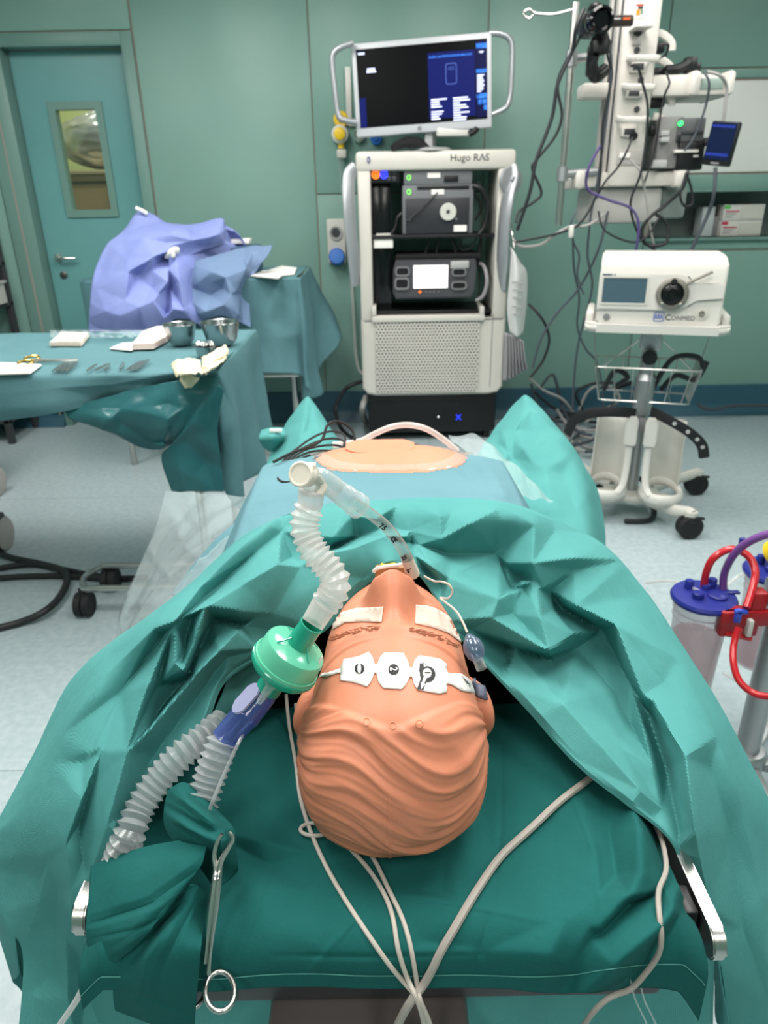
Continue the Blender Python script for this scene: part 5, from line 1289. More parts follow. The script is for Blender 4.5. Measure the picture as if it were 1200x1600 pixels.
for k in range(7):
    A = crom(crom(nety([[(788+k*4.2, 518+k*2, TY-.05), (792+k*4.2, 520+k*2, TY-.07)], [(787+k*4.6, 560, TY-.05), (792+k*4.8, 562, TY-.09)], [(785+k*5.4, 596-k*3, TY-.04), (791+k*5.6, 597-k*3, TY-.08)]]), 16, 0), 6, 1)
    o, _ = surf_obj('plastic_sleeve', A, mat('sleeve_plastic', (150, 148, 152), 0.2) if k == 0 else MATS['sleeve_plastic'], None, noise_amp=0.01, noise_sc=10, solid=0.003); put(o, '%s grey plastic sleeve of the fan under the document pouch, counted from the tower' % ['first', 'second', 'third', 'fourth', 'fifth', 'sixth', 'outermost'][k], 'plastic sleeve', 'plastic sleeves on the tower side')
# things on top of the tower
bc = dev('black_cloth_pad', 'crumpled black pad lying on the tower top under the monitor', 'cloth', 640, 232, TY+0.02)
A = crom(crom(nety([[(610, 228, TY+.02), (625, 216, TY+.02), (650, 213, TY+.02), (664, 220, TY+.02), (672, 230, TY+.02)], [(612, 234, TY-.0), (630, 224, TY-.01), (650, 222, TY-.01), (662, 226, TY), (674, 232, TY)], [(614, 235, TY-.01), (630, 232, TY-.01), (648, 231, TY-.01), (662, 232, TY-.01), (672, 235, TY-.01)]]), 24, 0), 30, 1)
surf_obj('pad', A, MATS['black_cloth'], bc, noise_amp=0.006, noise_sc=30, solid=0.004)
sn = dev('scanner', 'white handheld scanner with a black tip on the tower top', 'scanner', 720, 226, TY)
b = B(); fb(b, 682, 198, 735, 213, TY-.02, 0.05, 0.012); obj('body', b, M_WHITE, sn, world=True)
b = B(); tube(b, [P(733, 210, Y=TY-.02), P(742, 204, Y=TY-.02), P(745, 199, Y=TY-.02)], 0.018, 10); obj('tip', b, M_BLACK, sn, world=True)
b = B(); fb(b, 664, 205, 676, 230, TY+.02, 0.04, 0.004); obj('stand', b, M_LGREY, sn, world=True)

# monitor
BLm, BRm, TLm = P(557, 215, Y=4.42), P(769, 199, Y=4.36), P(545, 68, Y=4.44)
ex = (BRm-BLm); MW = ex.length; ex.normalize(); ey = (TLm-BLm); ey = (ey-ex*ey.dot(ex)); MH = ey.length; ey.normalize(); ez = ex.cross(ey)
MM = Matrix((ex, ey, ez)).transposed().to_4x4(); MM.translation = BLm
mo_ = thing('monitor', 'large silver-framed monitor with a dark screen and blue panel above the tower', 'monitor', tuple(BLm.lerp(BRm, 0.5)))
def mb(x0, x1, y0, y1, z0, z1, bev=0): return boxb(B(), x0*MW, x1*MW, y0*MH, y1*MH, z0, z1, bev, MM)
obj('housing', mb(0, 1, 0, 1, -0.05, 0.0, 0.012), mat('silver_bezel', (186, 188, 192), 0.35), mo_, world=True)
scr = obj('screen', mb(0.035, 0.965, 0.10, 0.93, -0.002, 0.003), mat('dark_screen', (5, 6, 8), 0.3, spec=0.08), mo_, world=True)
E_B = EM('screen_blue', (9, 19, 82), 0.35); E_L = EM('screen_light_blue', (60, 130, 235), 0.9); E_T = EM('screen_text', (200, 205, 240), 0.8); E_D = EM('screen_dim', (70, 90, 160), 0.5)
def sc_box(x0, x1, y0, y1, m, nm, z=0.0045): obj(nm, mb(x0, x1, y0, y1, 0.002, z), m, scr, world=True, smooth=False)
sc_box(0.545, 0.88, 0.14, 0.83, E_B, 'blue_panel'); sc_box(0.885, 0.965, 0.12, 0.91, EM('screen_navy', (6, 12, 56), 0.3), 'side_panel'); sc_box(0.04, 0.085, 0.10, 0.42, E_B, 'blue_tab')
sc_box(0.888, 0.962, 0.835, 0.885, E_L, 'key'); sc_box(0.888, 0.962, 0.585, 0.625, E_L, 'key'); sc_box(0.888, 0.962, 0.32, 0.37, E_L, 'key')
ST_ = lambda s_, x, y, h, m, al='LEFT': text('screen_text', s_, h*MH, MM @ Matrix.Translation((x*MW, y*MH, 0.005)), m, scr, extr=0.0003, align=al)
ST_("GUIDA ALL'IMPOSTAZIONE BRACCIO", 0.555, 0.775, 0.030, E_L)
sc_box(0.05, 0.096, 0.893, 0.898, E_D, 'text_line', 0.006)
for k, (w, y) in enumerate(((0.047, 0.872), (0.058, 0.712), (0.058, 0.695), (0.066, 0.68))): sc_box(0.05 if k == 0 else 0.108-0.004*(k == 3), (0.05 if k == 0 else 0.108)+w, y, y+(0.014 if k else 0.02), E_T, 'text_line', 0.006)
for x in (0.56, 0.72):
    for y0 in (0.335, 0.205):
        for k in range(4 if x < 0.6 else 5):
            sc_box(x, x+0.13*random.uniform(0.35, 1.0), y0-k*0.026, y0-k*0.026+0.014, E_T, 'text_line', 0.006)
for k in range(9): sc_box(0.893, 0.893+random.uniform(0.03, 0.065), 0.555-k*0.021, 0.567-k*0.021, E_T, 'text_line', 0.006)
sc_box(0.895, 0.925, 0.255, 0.305, E_L, 'key'); sc_box(0.93, 0.96, 0.255, 0.305, E_L, 'key'); sc_box(0.94, 0.962, 0.195, 0.245, E_L, 'key')
b = B(); rimmed(b, rrect(0.08*MW, 0.22*MH, 0.012), rrect(0.07*MW, 0.205*MH, 0.01), 0, 0.001, MM @ Matrix.Translation((0.71*MW, 0.60*MH, 0.0048))); obj('tower_outline', b, E_D, scr, world=True)
sc_box(0.685, 0.735, 0.645, 0.65, E_D, 'outline_shelf', 0.006); sc_box(0.69, 0.73, 0.665, 0.67, E_D, 'outline_shelf', 0.006)
b = B(); sc_v = [(0.905, 0.80), (0.925, 0.808), (0.945, 0.80), (0.925, 0.785)]; prism(b, [(x*MW, y*MH) for x, y in sc_v], 0.003, 0.006, MM); obj('screen_emblem', b, E_T, scr, world=True)
b = B(); prism(b, rrect(0.022, 0.02, 0.006, 4), 0, 0.002, MM @ Matrix.Translation((0.47*MW, 0.05*MH, 0.0))); obj('bezel_mark', b, M_GREY, mo_, world=True)
for pts in ([(552, 67), (532, 74), (521, 84), (519, 100), (523, 140), (528, 178), (536, 187), (556, 191)], [(764, 52), (782, 53), (795, 60), (800, 76), (799, 120), (797, 150), (790, 168), (768, 179)]):
    b = B(); tube(b, [P(x, y, Y=4.40) for x, y in pts], 0.02, 12, 6, flat=(1, 0.75)); obj('handle', b, M_SIL, mo_, world=True)
b = B(); p = P(672, 212, Y=4.5); cyl(b, (p.x, 4.5, 1.68), (p.x, 4.5, p.z+0.05), 0.035, n=20); box(b, (p.x, 4.48, p.z+0.06), (0.12, 0.06, 0.1), 0.01); lathe(b, [(0.12, 0), (0.12, 0.012), (0.11, 0.016), (0, 0.016)], (p.x, 4.5, 1.684), (0, 0, 1), 28); obj('stand', b, M_LGREY, mo_, world=True)

# wall outlets
def wall_outlet(px, py, m, lb, r=0.03, cap=None):
    t = thing('gas_outlet', lb, 'wall outlet', tuple(P(px, py, Y=WY)))
    b = B(); lathe(b, [(r, 0), (r, 0.03), (r*0.85, 0.036), (r*0.5, 0.036), (r*0.45, 0.03), (0, 0.03)], P(px, py, Y=WY), (0, -1, 0), 24); obj('ring', b, m, t, world=True)
    b = B(); lathe(b, [(r*0.4, 0.03), (r*0.4, 0.045), (0, 0.045)], P(px, py, Y=WY), (0, -1, 0), 16); obj('centre', b, cap or M_WHITE, t, world=True); return t
M_YEL = mat('yellow_plastic', (236, 196, 40), 0.4); M_BLU = mat('blue_cap', (32, 104, 190), 0.4)
wall_outlet(533, 187, M_YEL, 'yellow ringed gas outlet on the green wall behind the monitor handle', 0.045)
wall_outlet(562, 214, M_CHROME, 'chrome ringed gas outlet low behind the monitor', 0.036)
wall_outlet(588, 217, M_BLU, 'blue gas outlet behind the monitor beside the chrome one', 0.036, M_BLU)
fm = thing('flow_regulator', 'white gas regulator with a yellow knob and clear hose on the wall', 'regulator', tuple(P(533, 211, Y=WY)))
b = B(); lathe(b, [(0.05, 0.03), (0.052, 0.05), (0.05, 0.085), (0.04, 0.09), (0, 0.09)], P(532, 211, Y=WY), (0, -1, 0), 28); obj('housing', b, M_OFFW, fm, world=True)
b = B(); lathe(b, [(0.034, 0.088), (0.034, 0.11), (0.028, 0.114), (0, 0.114)], P(532, 211, Y=WY), (0, -1, 0), 20); obj('knob', b, M_YEL, fm, world=True)
b = B(); cyl(b, P(533, 222, Y=WY-.05), P(533, 232, Y=WY-.05), 0.018); obj('neck', b, M_YEL, fm, world=True)
b = B(); fb(b, 526, 233, 541, 247, WY-.075, 0.05, 0.008); obj('lower_block', b, M_OFFW, fm, world=True)
b = B(); cyl(b, P(533, 247, Y=WY-.05), P(535, 290, Y=WY-.05), 0.018, 0.015, 16); obj('flow_tube', b, M_CLEAR, fm, world=True)
b = B(); tube(b, [P(535, 288, Y=WY-.05), P(542, 360, Y=WY-.05), P(550, 450, Y=WY-.06), P(555, 540, Y=WY-.08), P(560, 575, Y=WY-.12), P(568, 585, Y=WY-.15)], 0.010, 8); put(obj('clear_hose', b, M_MILK), 'clear hose hanging down the wall from the yellow knobbed regulator', 'tubing')
b = B(); fb(b, 540, 104, 549, 196, WY-.03, 0.03, 0.006); put(obj('white_rail', b, M_WHITE), 'short white vertical rail on the wall behind the monitor', 'wall rail')
b = B(); fb(b, 545, 188, 556, 197, WY-.035, 0.03, 0.004); put(obj('white_bracket', b, M_WHITE), 'small white bracket at the foot of the white wall rail', 'bracket')
so = thing('power_socket', 'white wall socket with grey outlet above a round blue cap', 'wall socket', tuple(P(526, 410, Y=WY)))
b = B(); fb(b, 511, 342, 540, 412, WY-.05, 0.05, 0.012); obj('housing', b, M_OFFW, so, world=True)
b = B(); lathe(b, [(0.042, 0), (0.042, 0.012), (0.034, 0.012), (0.03, 0.004), (0, 0.004)], P(525, 364, Y=WY-.05), (0, -1, 0), 24); obj('outlet', b, M_LGREY, so, world=True)
b = B(); lathe(b, [(0.026, 0), (0.026, 0.004), (0, 0.004)], P(525, 364, Y=WY-.056), (0, -1, 0), 20); obj('outlet_face', b, M_DGREY, so, world=True)
b = B(); lathe(b, [(0.05, 0), (0.052, 0.05), (0.044, 0.062), (0, 0.064)], P(527, 403, Y=WY-.05), (0, -1, 0.25), 28); obj('blue_cap', b, M_BLU, so, world=True)

# behind the door: bundle on a cabinet
cbn = thing('wooden_cabinet', 'brown wooden cabinet seen through the door pane', 'cabinet', (-2.05, 6.1, 0))
M_WOOD = mat('brown_laminate', (158, 134, 104), 0.5, noise_=(5, (146, 122, 94)))
cz_ = P(140, 266, Y=5.9).z
b = B(); boxb(b, -2.75, -1.45, 5.9, 6.4, 0, cz_-0.03, 0.004); obj('body', b, M_WOOD, cbn, world=True)
b = B(); boxb(b, -2.78, -1.42, 5.87, 6.42, cz_-0.03, cz_, 0.004); obj('top', b, mat('pale_top', (182, 166, 140), 0.4), cbn, world=True)
b = B(); boxb(b, P(170, 300, Y=5.9).x, P(178, 300, Y=5.9).x+0.3, 5.885, 5.905, 0.5, cz_-0.09); obj('dark_door', b, mat('dark_brown', (60, 46, 36), 0.5), cbn, world=True)
b = B(); boxb(b, -2.75, -1.45, 5.888, 5.9, cz_-0.09, cz_-0.075); obj('drawer_gap', b, MATS['dark_brown'], cbn, world=True)
b = B(); V_ = grid(b, lambda u, v: (lambda a, t: Vector((-2.03+0.42*math.cos(a)*math.sin(t)*(1+0.12*nz(a*2, t*3)), 6.12+0.2*math.sin(a)*math.sin(t)*(1+0.2*nz(a*3, t*4, 2)), cz_+0.235*(1-math.cos(t))/1.0*0.85*(1+0.08*nz(a*4, t*5, 5)))))(2*PI*u, 0.35+(PI-0.35)*v), 64, 32, closed_u=True)
put(obj('wrapped_bundle', b, mat('silver_wrap', (150, 158, 172), 0.18, 0.6, noise_=(3, (220, 214, 200)), bump=(14, 0.9, 3)), None, ang=180), 'shiny plastic wrapped bundle on the cabinet behind the door pane', 'bundle')

# glove boxes in the niche
for k, (y0, y1, lb) in enumerate(((352, 372, 'white glove box with a red tab at the bottom of the niche stack'), (331, 351, 'white glove box with a green tab on top of the niche stack'))):
    t = thing('glove_box', lb, 'glove box', tuple(P(1157, y1, Y=WY+.08)), 0, 'glove boxes in the niche')
    zb_ = 1.181+(0.096 if k else 0.0)
    xa, xb = P(1126, 360, Y=WY+.08).x, P(1189, 360, Y=WY+.08).x
    b = B(); boxb(b, xa, xb, WY+.08, WY+.2, zb_, zb_+0.094, 0.002); obj('carton', b, M_WHITE, t, world=True)
    b = B(); boxb(b, xa+0.001, xa+0.04, WY+.077, WY+.081, zb_+0.07, zb_+0.09); obj('colour_tab', b, mat('green_tab', (90, 190, 90), 0.5) if k else mat('red_tab', (190, 50, 80), 0.5), t, world=True)
    for q in range(3):
        b = B(); boxb(b, xa+0.012, xa+0.10-0.02*q, WY+.077, WY+.081, zb_+0.05-q*0.016, zb_+0.058-q*0.016); obj('print_line', b, M_LGREY if q else MATS['red_tab'] if 'red_tab' in MATS else M_LGREY, t, world=True)
    b = B(); boxb(b, xa+0.11, xb-0.004, WY+.077, WY+.081, zb_+0.01, zb_+0.08); obj('label_field', b, M_OFFW, t, world=True)
A = crom(crom(nety([[(1138, 331, WY+.10), (1150, 322, WY+.11), (1165, 325, WY+.11), (1176, 331, WY+.10)], [(1140, 332, WY+.16), (1152, 325, WY+.16), (1164, 326, WY+.16), (1174, 332, WY+.16)]]), 20, 0), 14, 1)
o, _ = surf_obj('blue_glove', A, mat('indigo_glove', (44, 40, 130), 0.5), None, noise_amp=0.01, noise_sc=30); put(o, 'crumpled indigo glove on top of the stacked glove boxes', 'glove')
bx = thing('holder_box', 'pale translucent dispenser box standing in the niche beside the glove boxes', 'dispenser', tuple(P(1105, 372, Y=WY+.12)))
b = B(); boxb(b, P(1094, 360, Y=WY+.12).x, P(1113, 360, Y=WY+.12).x, WY+.12, WY+.24, 1.181, 1.36, 0.004); obj('body', b, mat('frosted_white', (190, 196, 198), 0.3), bx, world=True)
b = B(); boxb(b, P(1113, 360, Y=WY+.12).x, P(1124, 360, Y=WY+.12).x, WY+.13, WY+.24, 1.181, 1.30, 0.004); obj('grey_insert', b, M_GREY, bx, world=True)
# ================================================================= ceiling pendant, pump trolley, suction stand
PY = 3.7
pd = thing('ceiling_pendant', 'white ceiling pendant column with sockets, shelves and hanging cables', 'medical pendant', tuple(P(980, 292, Y=PY)))
M_PD = mat('pendant_white', (208, 203, 196), 0.35); M_PDG = mat('pendant_grey', (176, 172, 168), 0.4)
xa, xb = P(965, 140, Y=PY).x, P(1020, 140, Y=PY).x
zb_ = P(980, 291, Y=PY).z
b = B(); boxb(b, xa, xb, PY, PY+0.27, zb_, 2.9, 0.012); obj('column', b, M_PD, pd, world=True)
for k, y in enumerate((PY+0.03, PY+0.09, PY+0.15, PY+0.21)):
    b = B(); boxb(b, xa-0.006, xa+0.001, y, y+(0.035 if k % 2 else 0.012), zb_+0.02, 2.88); obj('side_channel', b, M_PDG if k % 2 else M_DGREY, pd, world=True)
# lower shelf with bumpers, drawer below
zs0, zs1 = P(980, 292, Y=PY).z, P(980, 268, Y=PY).z
b = B(); boxb(b, P(899, 280, Y=PY).x, P(1071, 280, Y=PY).x, PY+0.02, PY+0.32, zs0, zs1, 0.012); obj('lower_shelf', b, M_PD, pd, world=True)
for x0, x1 in ((1052, 1073), (897, 914)):
    b = B(); boxb(b, P(x0, 280, Y=PY).x, P(x1, 280, Y=PY).x, PY-0.02, PY+0.33, zs0-0.008, zs1+0.012, 0.02); obj('bumper', b, M_PD, pd, world=True)
b = B(); boxb(b, P(930, 320, Y=PY).x, P(1040, 320, Y=PY).x, PY+0.05, PY+0.36, P(980, 350, Y=PY).z, zs0-0.002, 0.02); obj('drawer', b, mat('drawer_grey', (178, 176, 172), 0.4), pd, world=True)
b = B(); boxb(b, P(1041, 320, Y=PY).x, P(1086, 320, Y=PY).x, PY+0.1, PY+0.36, P(980, 344, Y=PY).z, zs0-0.002, 0.02); obj('drawer_side', b, mat('smoked_grey', (130, 138, 136), 0.3), pd, world=True)
# upper shelf
b = B(); boxb(b, P(1020, 130, Y=PY).x, P(1141, 130, Y=PY).x, PY+0.0, PY+0.30, P(1060, 150, Y=PY).z, P(1060, 116, Y=PY).z, 0.012); obj('upper_shelf', b, M_PD, pd, world=True)
for x0, x1 in ((1075, 1093), (1132, 1146)):
    b = B(); boxb(b, P(x0, 130, Y=PY).x, P(x1, 130, Y=PY).x, PY-0.03, PY+0.31, P(1060, 150, Y=PY).z-0.004, P(1060, 111, Y=PY).z, 0.02); obj('bumper', b, M_PD, pd, world=True)
b = B(); fb(b, 1095, 122, 1131, 140, PY-0.004, 0.01, 0.003); obj('shelf_window', b, mat('grey_green_panel', (140, 158, 150), 0.3), pd, world=True)
b = B(); boxb(b, P(909, 138, Y=PY+.1).x, xa, PY+0.08, PY+0.2, P(915, 150, Y=PY).z, P(915, 125, Y=PY).z, 0.015); obj('rail_stub', b, M_PD, pd, world=True)
# sockets, flaps and brackets on the front
def socket(px, py, w=18, h=13):
    b = B(); fb(b, px-w/2, py-h/2, px+w/2, py+h/2, PY-0.022, 0.024, 0.004); o = obj('socket', b, M_PD, pd, world=True)
    b = B(); fb(b, px-w*.32, py-h*.3, px+w*.32, py+h*.3, PY-0.025, 0.01, 0.002); obj('socket_face', b, M_DGREY, o, world=True)
for q in ((998, 104, 26, 18), (991, 146, 26, 14), (984, 206, 26, 16)): socket(*q)
def bracket(px, py, w=40):
    b = B(); y = PY-0.09
    a, c = P(px-w/2, py, Y=PY), P(px+w/2, py, Y=PY)
    tube(b, [(a.x, PY, a.z), (a.x, y+0.02, a.z-0.012), (a.x+0.01, y, a.z-0.014), (c.x-0.01, y, c.z-0.014), (c.x, y+0.02, c.z-0.012), (c.x, PY, c.z)], 0.010, 8, 1, flat=(1, 1.3)); obj('guard_bracket', b, M_PD, pd, world=True)
for q in ((1001, 91), (994, 135), (985, 185)): bracket(*q)
b = B(); fb(b, 989, 56, 1003, 70, PY-0.012, 0.012, 0.003); obj('switch_plate', b, M_PDG, pd, world=True)
a = P(996, 40, Y=PY); b = B(); box(b, (a.x, PY-0.05, a.z-0.02), (0.075, 0.1, 0.008), 0.003, None); obj('hood', b, M_PDG, pd, world=True)
b = B(); disc_f(b, 996, 52, PY-.001, 0.016, 0.012); obj('earth_socket', b, M_DGREY, pd, world=True)
for q in ((995, 79), (1001, 125), (995, 171)): b = B(); disc_f(b, *q, PY-.001, 0.013, 0.008); obj('round_socket', b, M_DGREY, pd, world=True)
b = B(); fb(b, 993, 5, 1007, 28, PY-.003, 0.003); obj('sticker', b, M_PAPER, pd, world=True)
for (x0, y0, x1, y1), c in (((994, 6, 1006, 9), (200, 60, 50)), ((997, 10, 1005, 14), (40, 40, 40)), ((994, 15, 1000, 24), (215, 130, 40)), ((1001, 15, 1005, 22), (110, 140, 120))):
    b = B(); fb(b, x0, y0, x1, y1, PY-.005, 0.003); obj('sticker_print', b, mat('sticker_colour', c, 0.5), pd, world=True)
b = B(); fb(b, 964, 234, 1004, 258, PY-0.006, 0.008, 0.003); obj('socket_plate', b, M_PDG, pd, world=True)
for x in (972, 981): b = B(); fb(b, x-3.5, 239, x+3.5, 247, PY-0.014, 0.01, 0.002); obj('plug_outlet', b, M_PAPER, pd, world=True)
b = B(); disc_f(b, 989, 213, PY-.02, 0.018, 0.02); obj('black_plug', b, M_BLACK, pd, world=True)
# side flaps on the far edge
for y in (55, 96, 142, 186):
    b = B(); c = P(1030, y, Y=PY+.05); tube(b, [c+Vector((-0.03, 0, 0.012)), c+Vector((0.02, 0, 0)), c+Vector((0.06, 0, -0.03)), c+Vector((0.065, 0, -0.06))], 0.011, 8, 4, flat=(1, 1.6)); obj('side_flap', b, M_PD, pd, world=True)
    b = B(); box(b, c+Vector((0.0, 0.02, -0.045)), (0.07, 0.05, 0.045), 0.01); obj('side_plug', b, M_BLACK, pd, world=True)
# pole held by two clamps
pole = thing('drip_pole', 'steel drip pole with a wire hook clamped beside the ceiling pendant', 'drip pole', tuple(P(884, 350, Y=PY)))
qx = P(886, 180, Y=PY).x
b = B(); cyl(b, (qx, PY, P(884, 352, Y=PY).z), (qx, PY, P(889, 4, Y=PY).z), 0.016, n=16); obj('pole', b, M_STEEL, pole, world=True)
b = B(); c0 = P(884, 14, Y=PY); tube(b, [(qx, PY, c0.z), P(868, 22, Y=PY), P(845, 22, Y=PY), P(834, 20, Y=PY), P(827, 15, Y=PY), P(819, 19, Y=PY), P(819, 25, Y=PY), P(827, 29, Y=PY), P(833, 24, Y=PY)], 0.0055, 8); obj('hook', b, M_STEEL, pole, world=True)
for py, x1 in ((272, 940), (92, 925)):
    z = P(886, py, Y=PY).z; b = B(); cyl(b, (qx, PY, z), (P(x1, py, Y=PY).x, PY+0.02, z+0.01), 0.018, n=14); cyl(b, (qx, PY, z-0.03), (qx, PY, z+0.03), 0.027, n=16); obj('clamp_arm', b, M_ALU, pole, world=True)
# camcorder on a clamp
cmr = thing('camcorder', 'black camcorder with open side screen fixed to the pendant by a clamp', 'camera', tuple(P(935, 50, Y=PY-.15)))
b = B(); fb(b, 914, 14, 948, 52, PY-.2, 0.16, 0.03); obj('body', b, M_BLACK, cmr, world=True)
b = B(); lathe(b, [(0.052, 0), (0.055, 0.03), (0.05, 0.07), (0.04, 0.075), (0.03, 0.06), (0, 0.06)], P(933, 36, Y=PY-.2), (0, -1, 0), 24); obj('lens', b, mat('lens_black', (8, 8, 10), 0.1), cmr, world=True)
b = B(); fb(b, 945, 23, 991, 41, PY-.22, 0.03, 0.008); o = obj('side_screen', b, mat('dark_brown_plastic', (40, 34, 32), 0.35), cmr, world=True)
b = B(); fb(b, 958, 28, 970, 30.5, PY-.223, 0.004); obj('print_mark', b, M_LGREY, o, world=True)
b = B(); fb(b, 974, 27, 985, 31, PY-.223, 0.004); obj('orange_mark', b, mat('orange_print', (200, 90, 40), 0.5), o, world=True)
b = B(); fb(b, 925, 0, 943, 16, PY-.18, 0.1, 0.02); obj('handle', b, M_BLACK, cmr, world=True)
b = B(); c = P(936, 60, Y=PY-.12); cyl(b, P(936, 50, Y=PY-.12), P(936, 72, Y=PY-.12), 0.018); lathe(b, [(0, 0), (0.04, 0.01), (0.045, 0.05), (0.03, 0.08), (0, 0.085)], P(936, 88, Y=PY-.12), (0, 0, 1), 18)
tube(b, [P(928, 84, Y=PY-.12), P(925, 100, Y=PY-.1), P(930, 120, Y=PY-.08), P(946, 108, Y=PY-.05)], 0.026, 10); box(b, P(925, 95, Y=PY-.1), (0.04, 0.06, 0.12), 0.012); obj('clamp', b, M_BLACK, cmr, world=True)
# devices on the lower shelf
ds = thing('stacked_recorder', 'grey stacked recording unit with green light on the pendant shelf', 'medical device', tuple(P(1060, 266, Y=PY)))
b = B(); fb(b, 1028, 182, 1066, 264, PY+0.0, 0.28, 0.01); obj('side_case', b, mat('case_grey', (128, 126, 126), 0.45), ds, world=True)
b = B(); fb(b, 1060, 184, 1102, 222, PY-0.02, 0.26, 0.008); obj('upper_unit', b, mat('unit_grey', (84, 86, 88), 0.4), ds, world=True)
b = B(); fb(b, 1060, 222, 1100, 266, PY-0.02, 0.26, 0.006); obj('lower_unit', b, M_BLACK, ds, world=True)
for x0, y0, x1, y1, m, nm in ((1066, 203, 1100, 209, M_DGREY, 'slot'), (1055, 234, 1092, 239, M_WHITE, 'tray'), (1060, 210, 1064, 222, M_BLACK, 'slot'), (1084, 242, 1092, 246, M_LGREY, 'mark'), (1033, 204, 1046, 212, M_LGREY, 'label_field'), (1033, 214, 1046, 222, M_LGREY, 'label_field'), (1020, 250, 1042, 262, M_LGREY, 'port_panel')):
    b = B(); fb(b, x0, y0, x1, y1, PY-0.028, 0.03, 0.002); obj(nm, b, m, ds, world=True)
b = B(); disc_f(b, 1063, 193, PY-.026, 0.012, 0.006); obj('indicator', b, EM('green_lamp', (60, 230, 110), 1.5), ds, world=True)
ad = thing('black_adapter', 'black power adapter standing on the upper pendant shelf', 'adapter', tuple(P(1080, 113, Y=PY)))
b = B(); fb(b, 1072, 88, 1090, 113, PY+0.03, 0.05, 0.008); obj('body', b, M_BLACK, ad, world=True)
b = B(); tube(b, [P(1040, 110, Y=PY+.03), P(1055, 109, Y=PY+.03), P(1068, 104, Y=PY+.04), P(1076, 98, Y=PY+.05)], 0.022, 8); fb(b, 1085, 98, 1096, 113, PY+.05, 0.05, 0.006); obj('lead', b, M_BLACK, ad, world=True)
tbm = thing('tablet_monitor', 'thin dark tablet monitor with blue screen hung beside the recorder', 'monitor', tuple(P(1118, 258, Y=PY-.1)))
BLt, BRt, TLt = P(1095, 257, Y=PY-.06), P(1137, 261, Y=PY-.16), P(1107, 188, Y=PY-.06)
e1 = (BRt-BLt); w1 = e1.length; e1.normalize(); e2 = TLt-BLt; e2 = e2-e1*e2.dot(e1); h1_ = e2.length; e2.normalize(); e3 = e1.cross(e2)
M = Matrix((e1, e2, e3)).transposed().to_4x4(); M.translation = BLt
obj('housing', boxb(B(), 0, w1, 0, h1_, -0.03, 0, 0.008, M), M_BLACK, tbm, world=True)
o = obj('screen', boxb(B(), 0.05*w1, 0.95*w1, 0.14*h1_, 0.97*h1_, 0.0, 0.003, 0, M), EM('tablet_blue', (12, 24, 52), 0.3), tbm, world=True)
for y0, y1 in ((0.86, 0.92), (0.22, 0.29)): obj('screen_bar', boxb(B(), 0.08*w1, 0.9*w1, y0*h1_, y1*h1_, 0.002, 0.005, 0, M), EM('tablet_bar', (30, 46, 120), 0.4), o, world=True)
b = B(); box(b, (0.5*w1, 0.06*h1_, 0.001), (0.04, 0.008, 0.002), 0, M); obj('mark', b, M_GREY, tbm, world=True)
b = B(); tube(b, [P(1085, 225, Y=PY+.1), P(1100, 222, Y=PY+.02), P(1112, 222, Y=PY-.06)], 0.018, 8); obj('arm', b, M_DGREY, tbm, world=True)

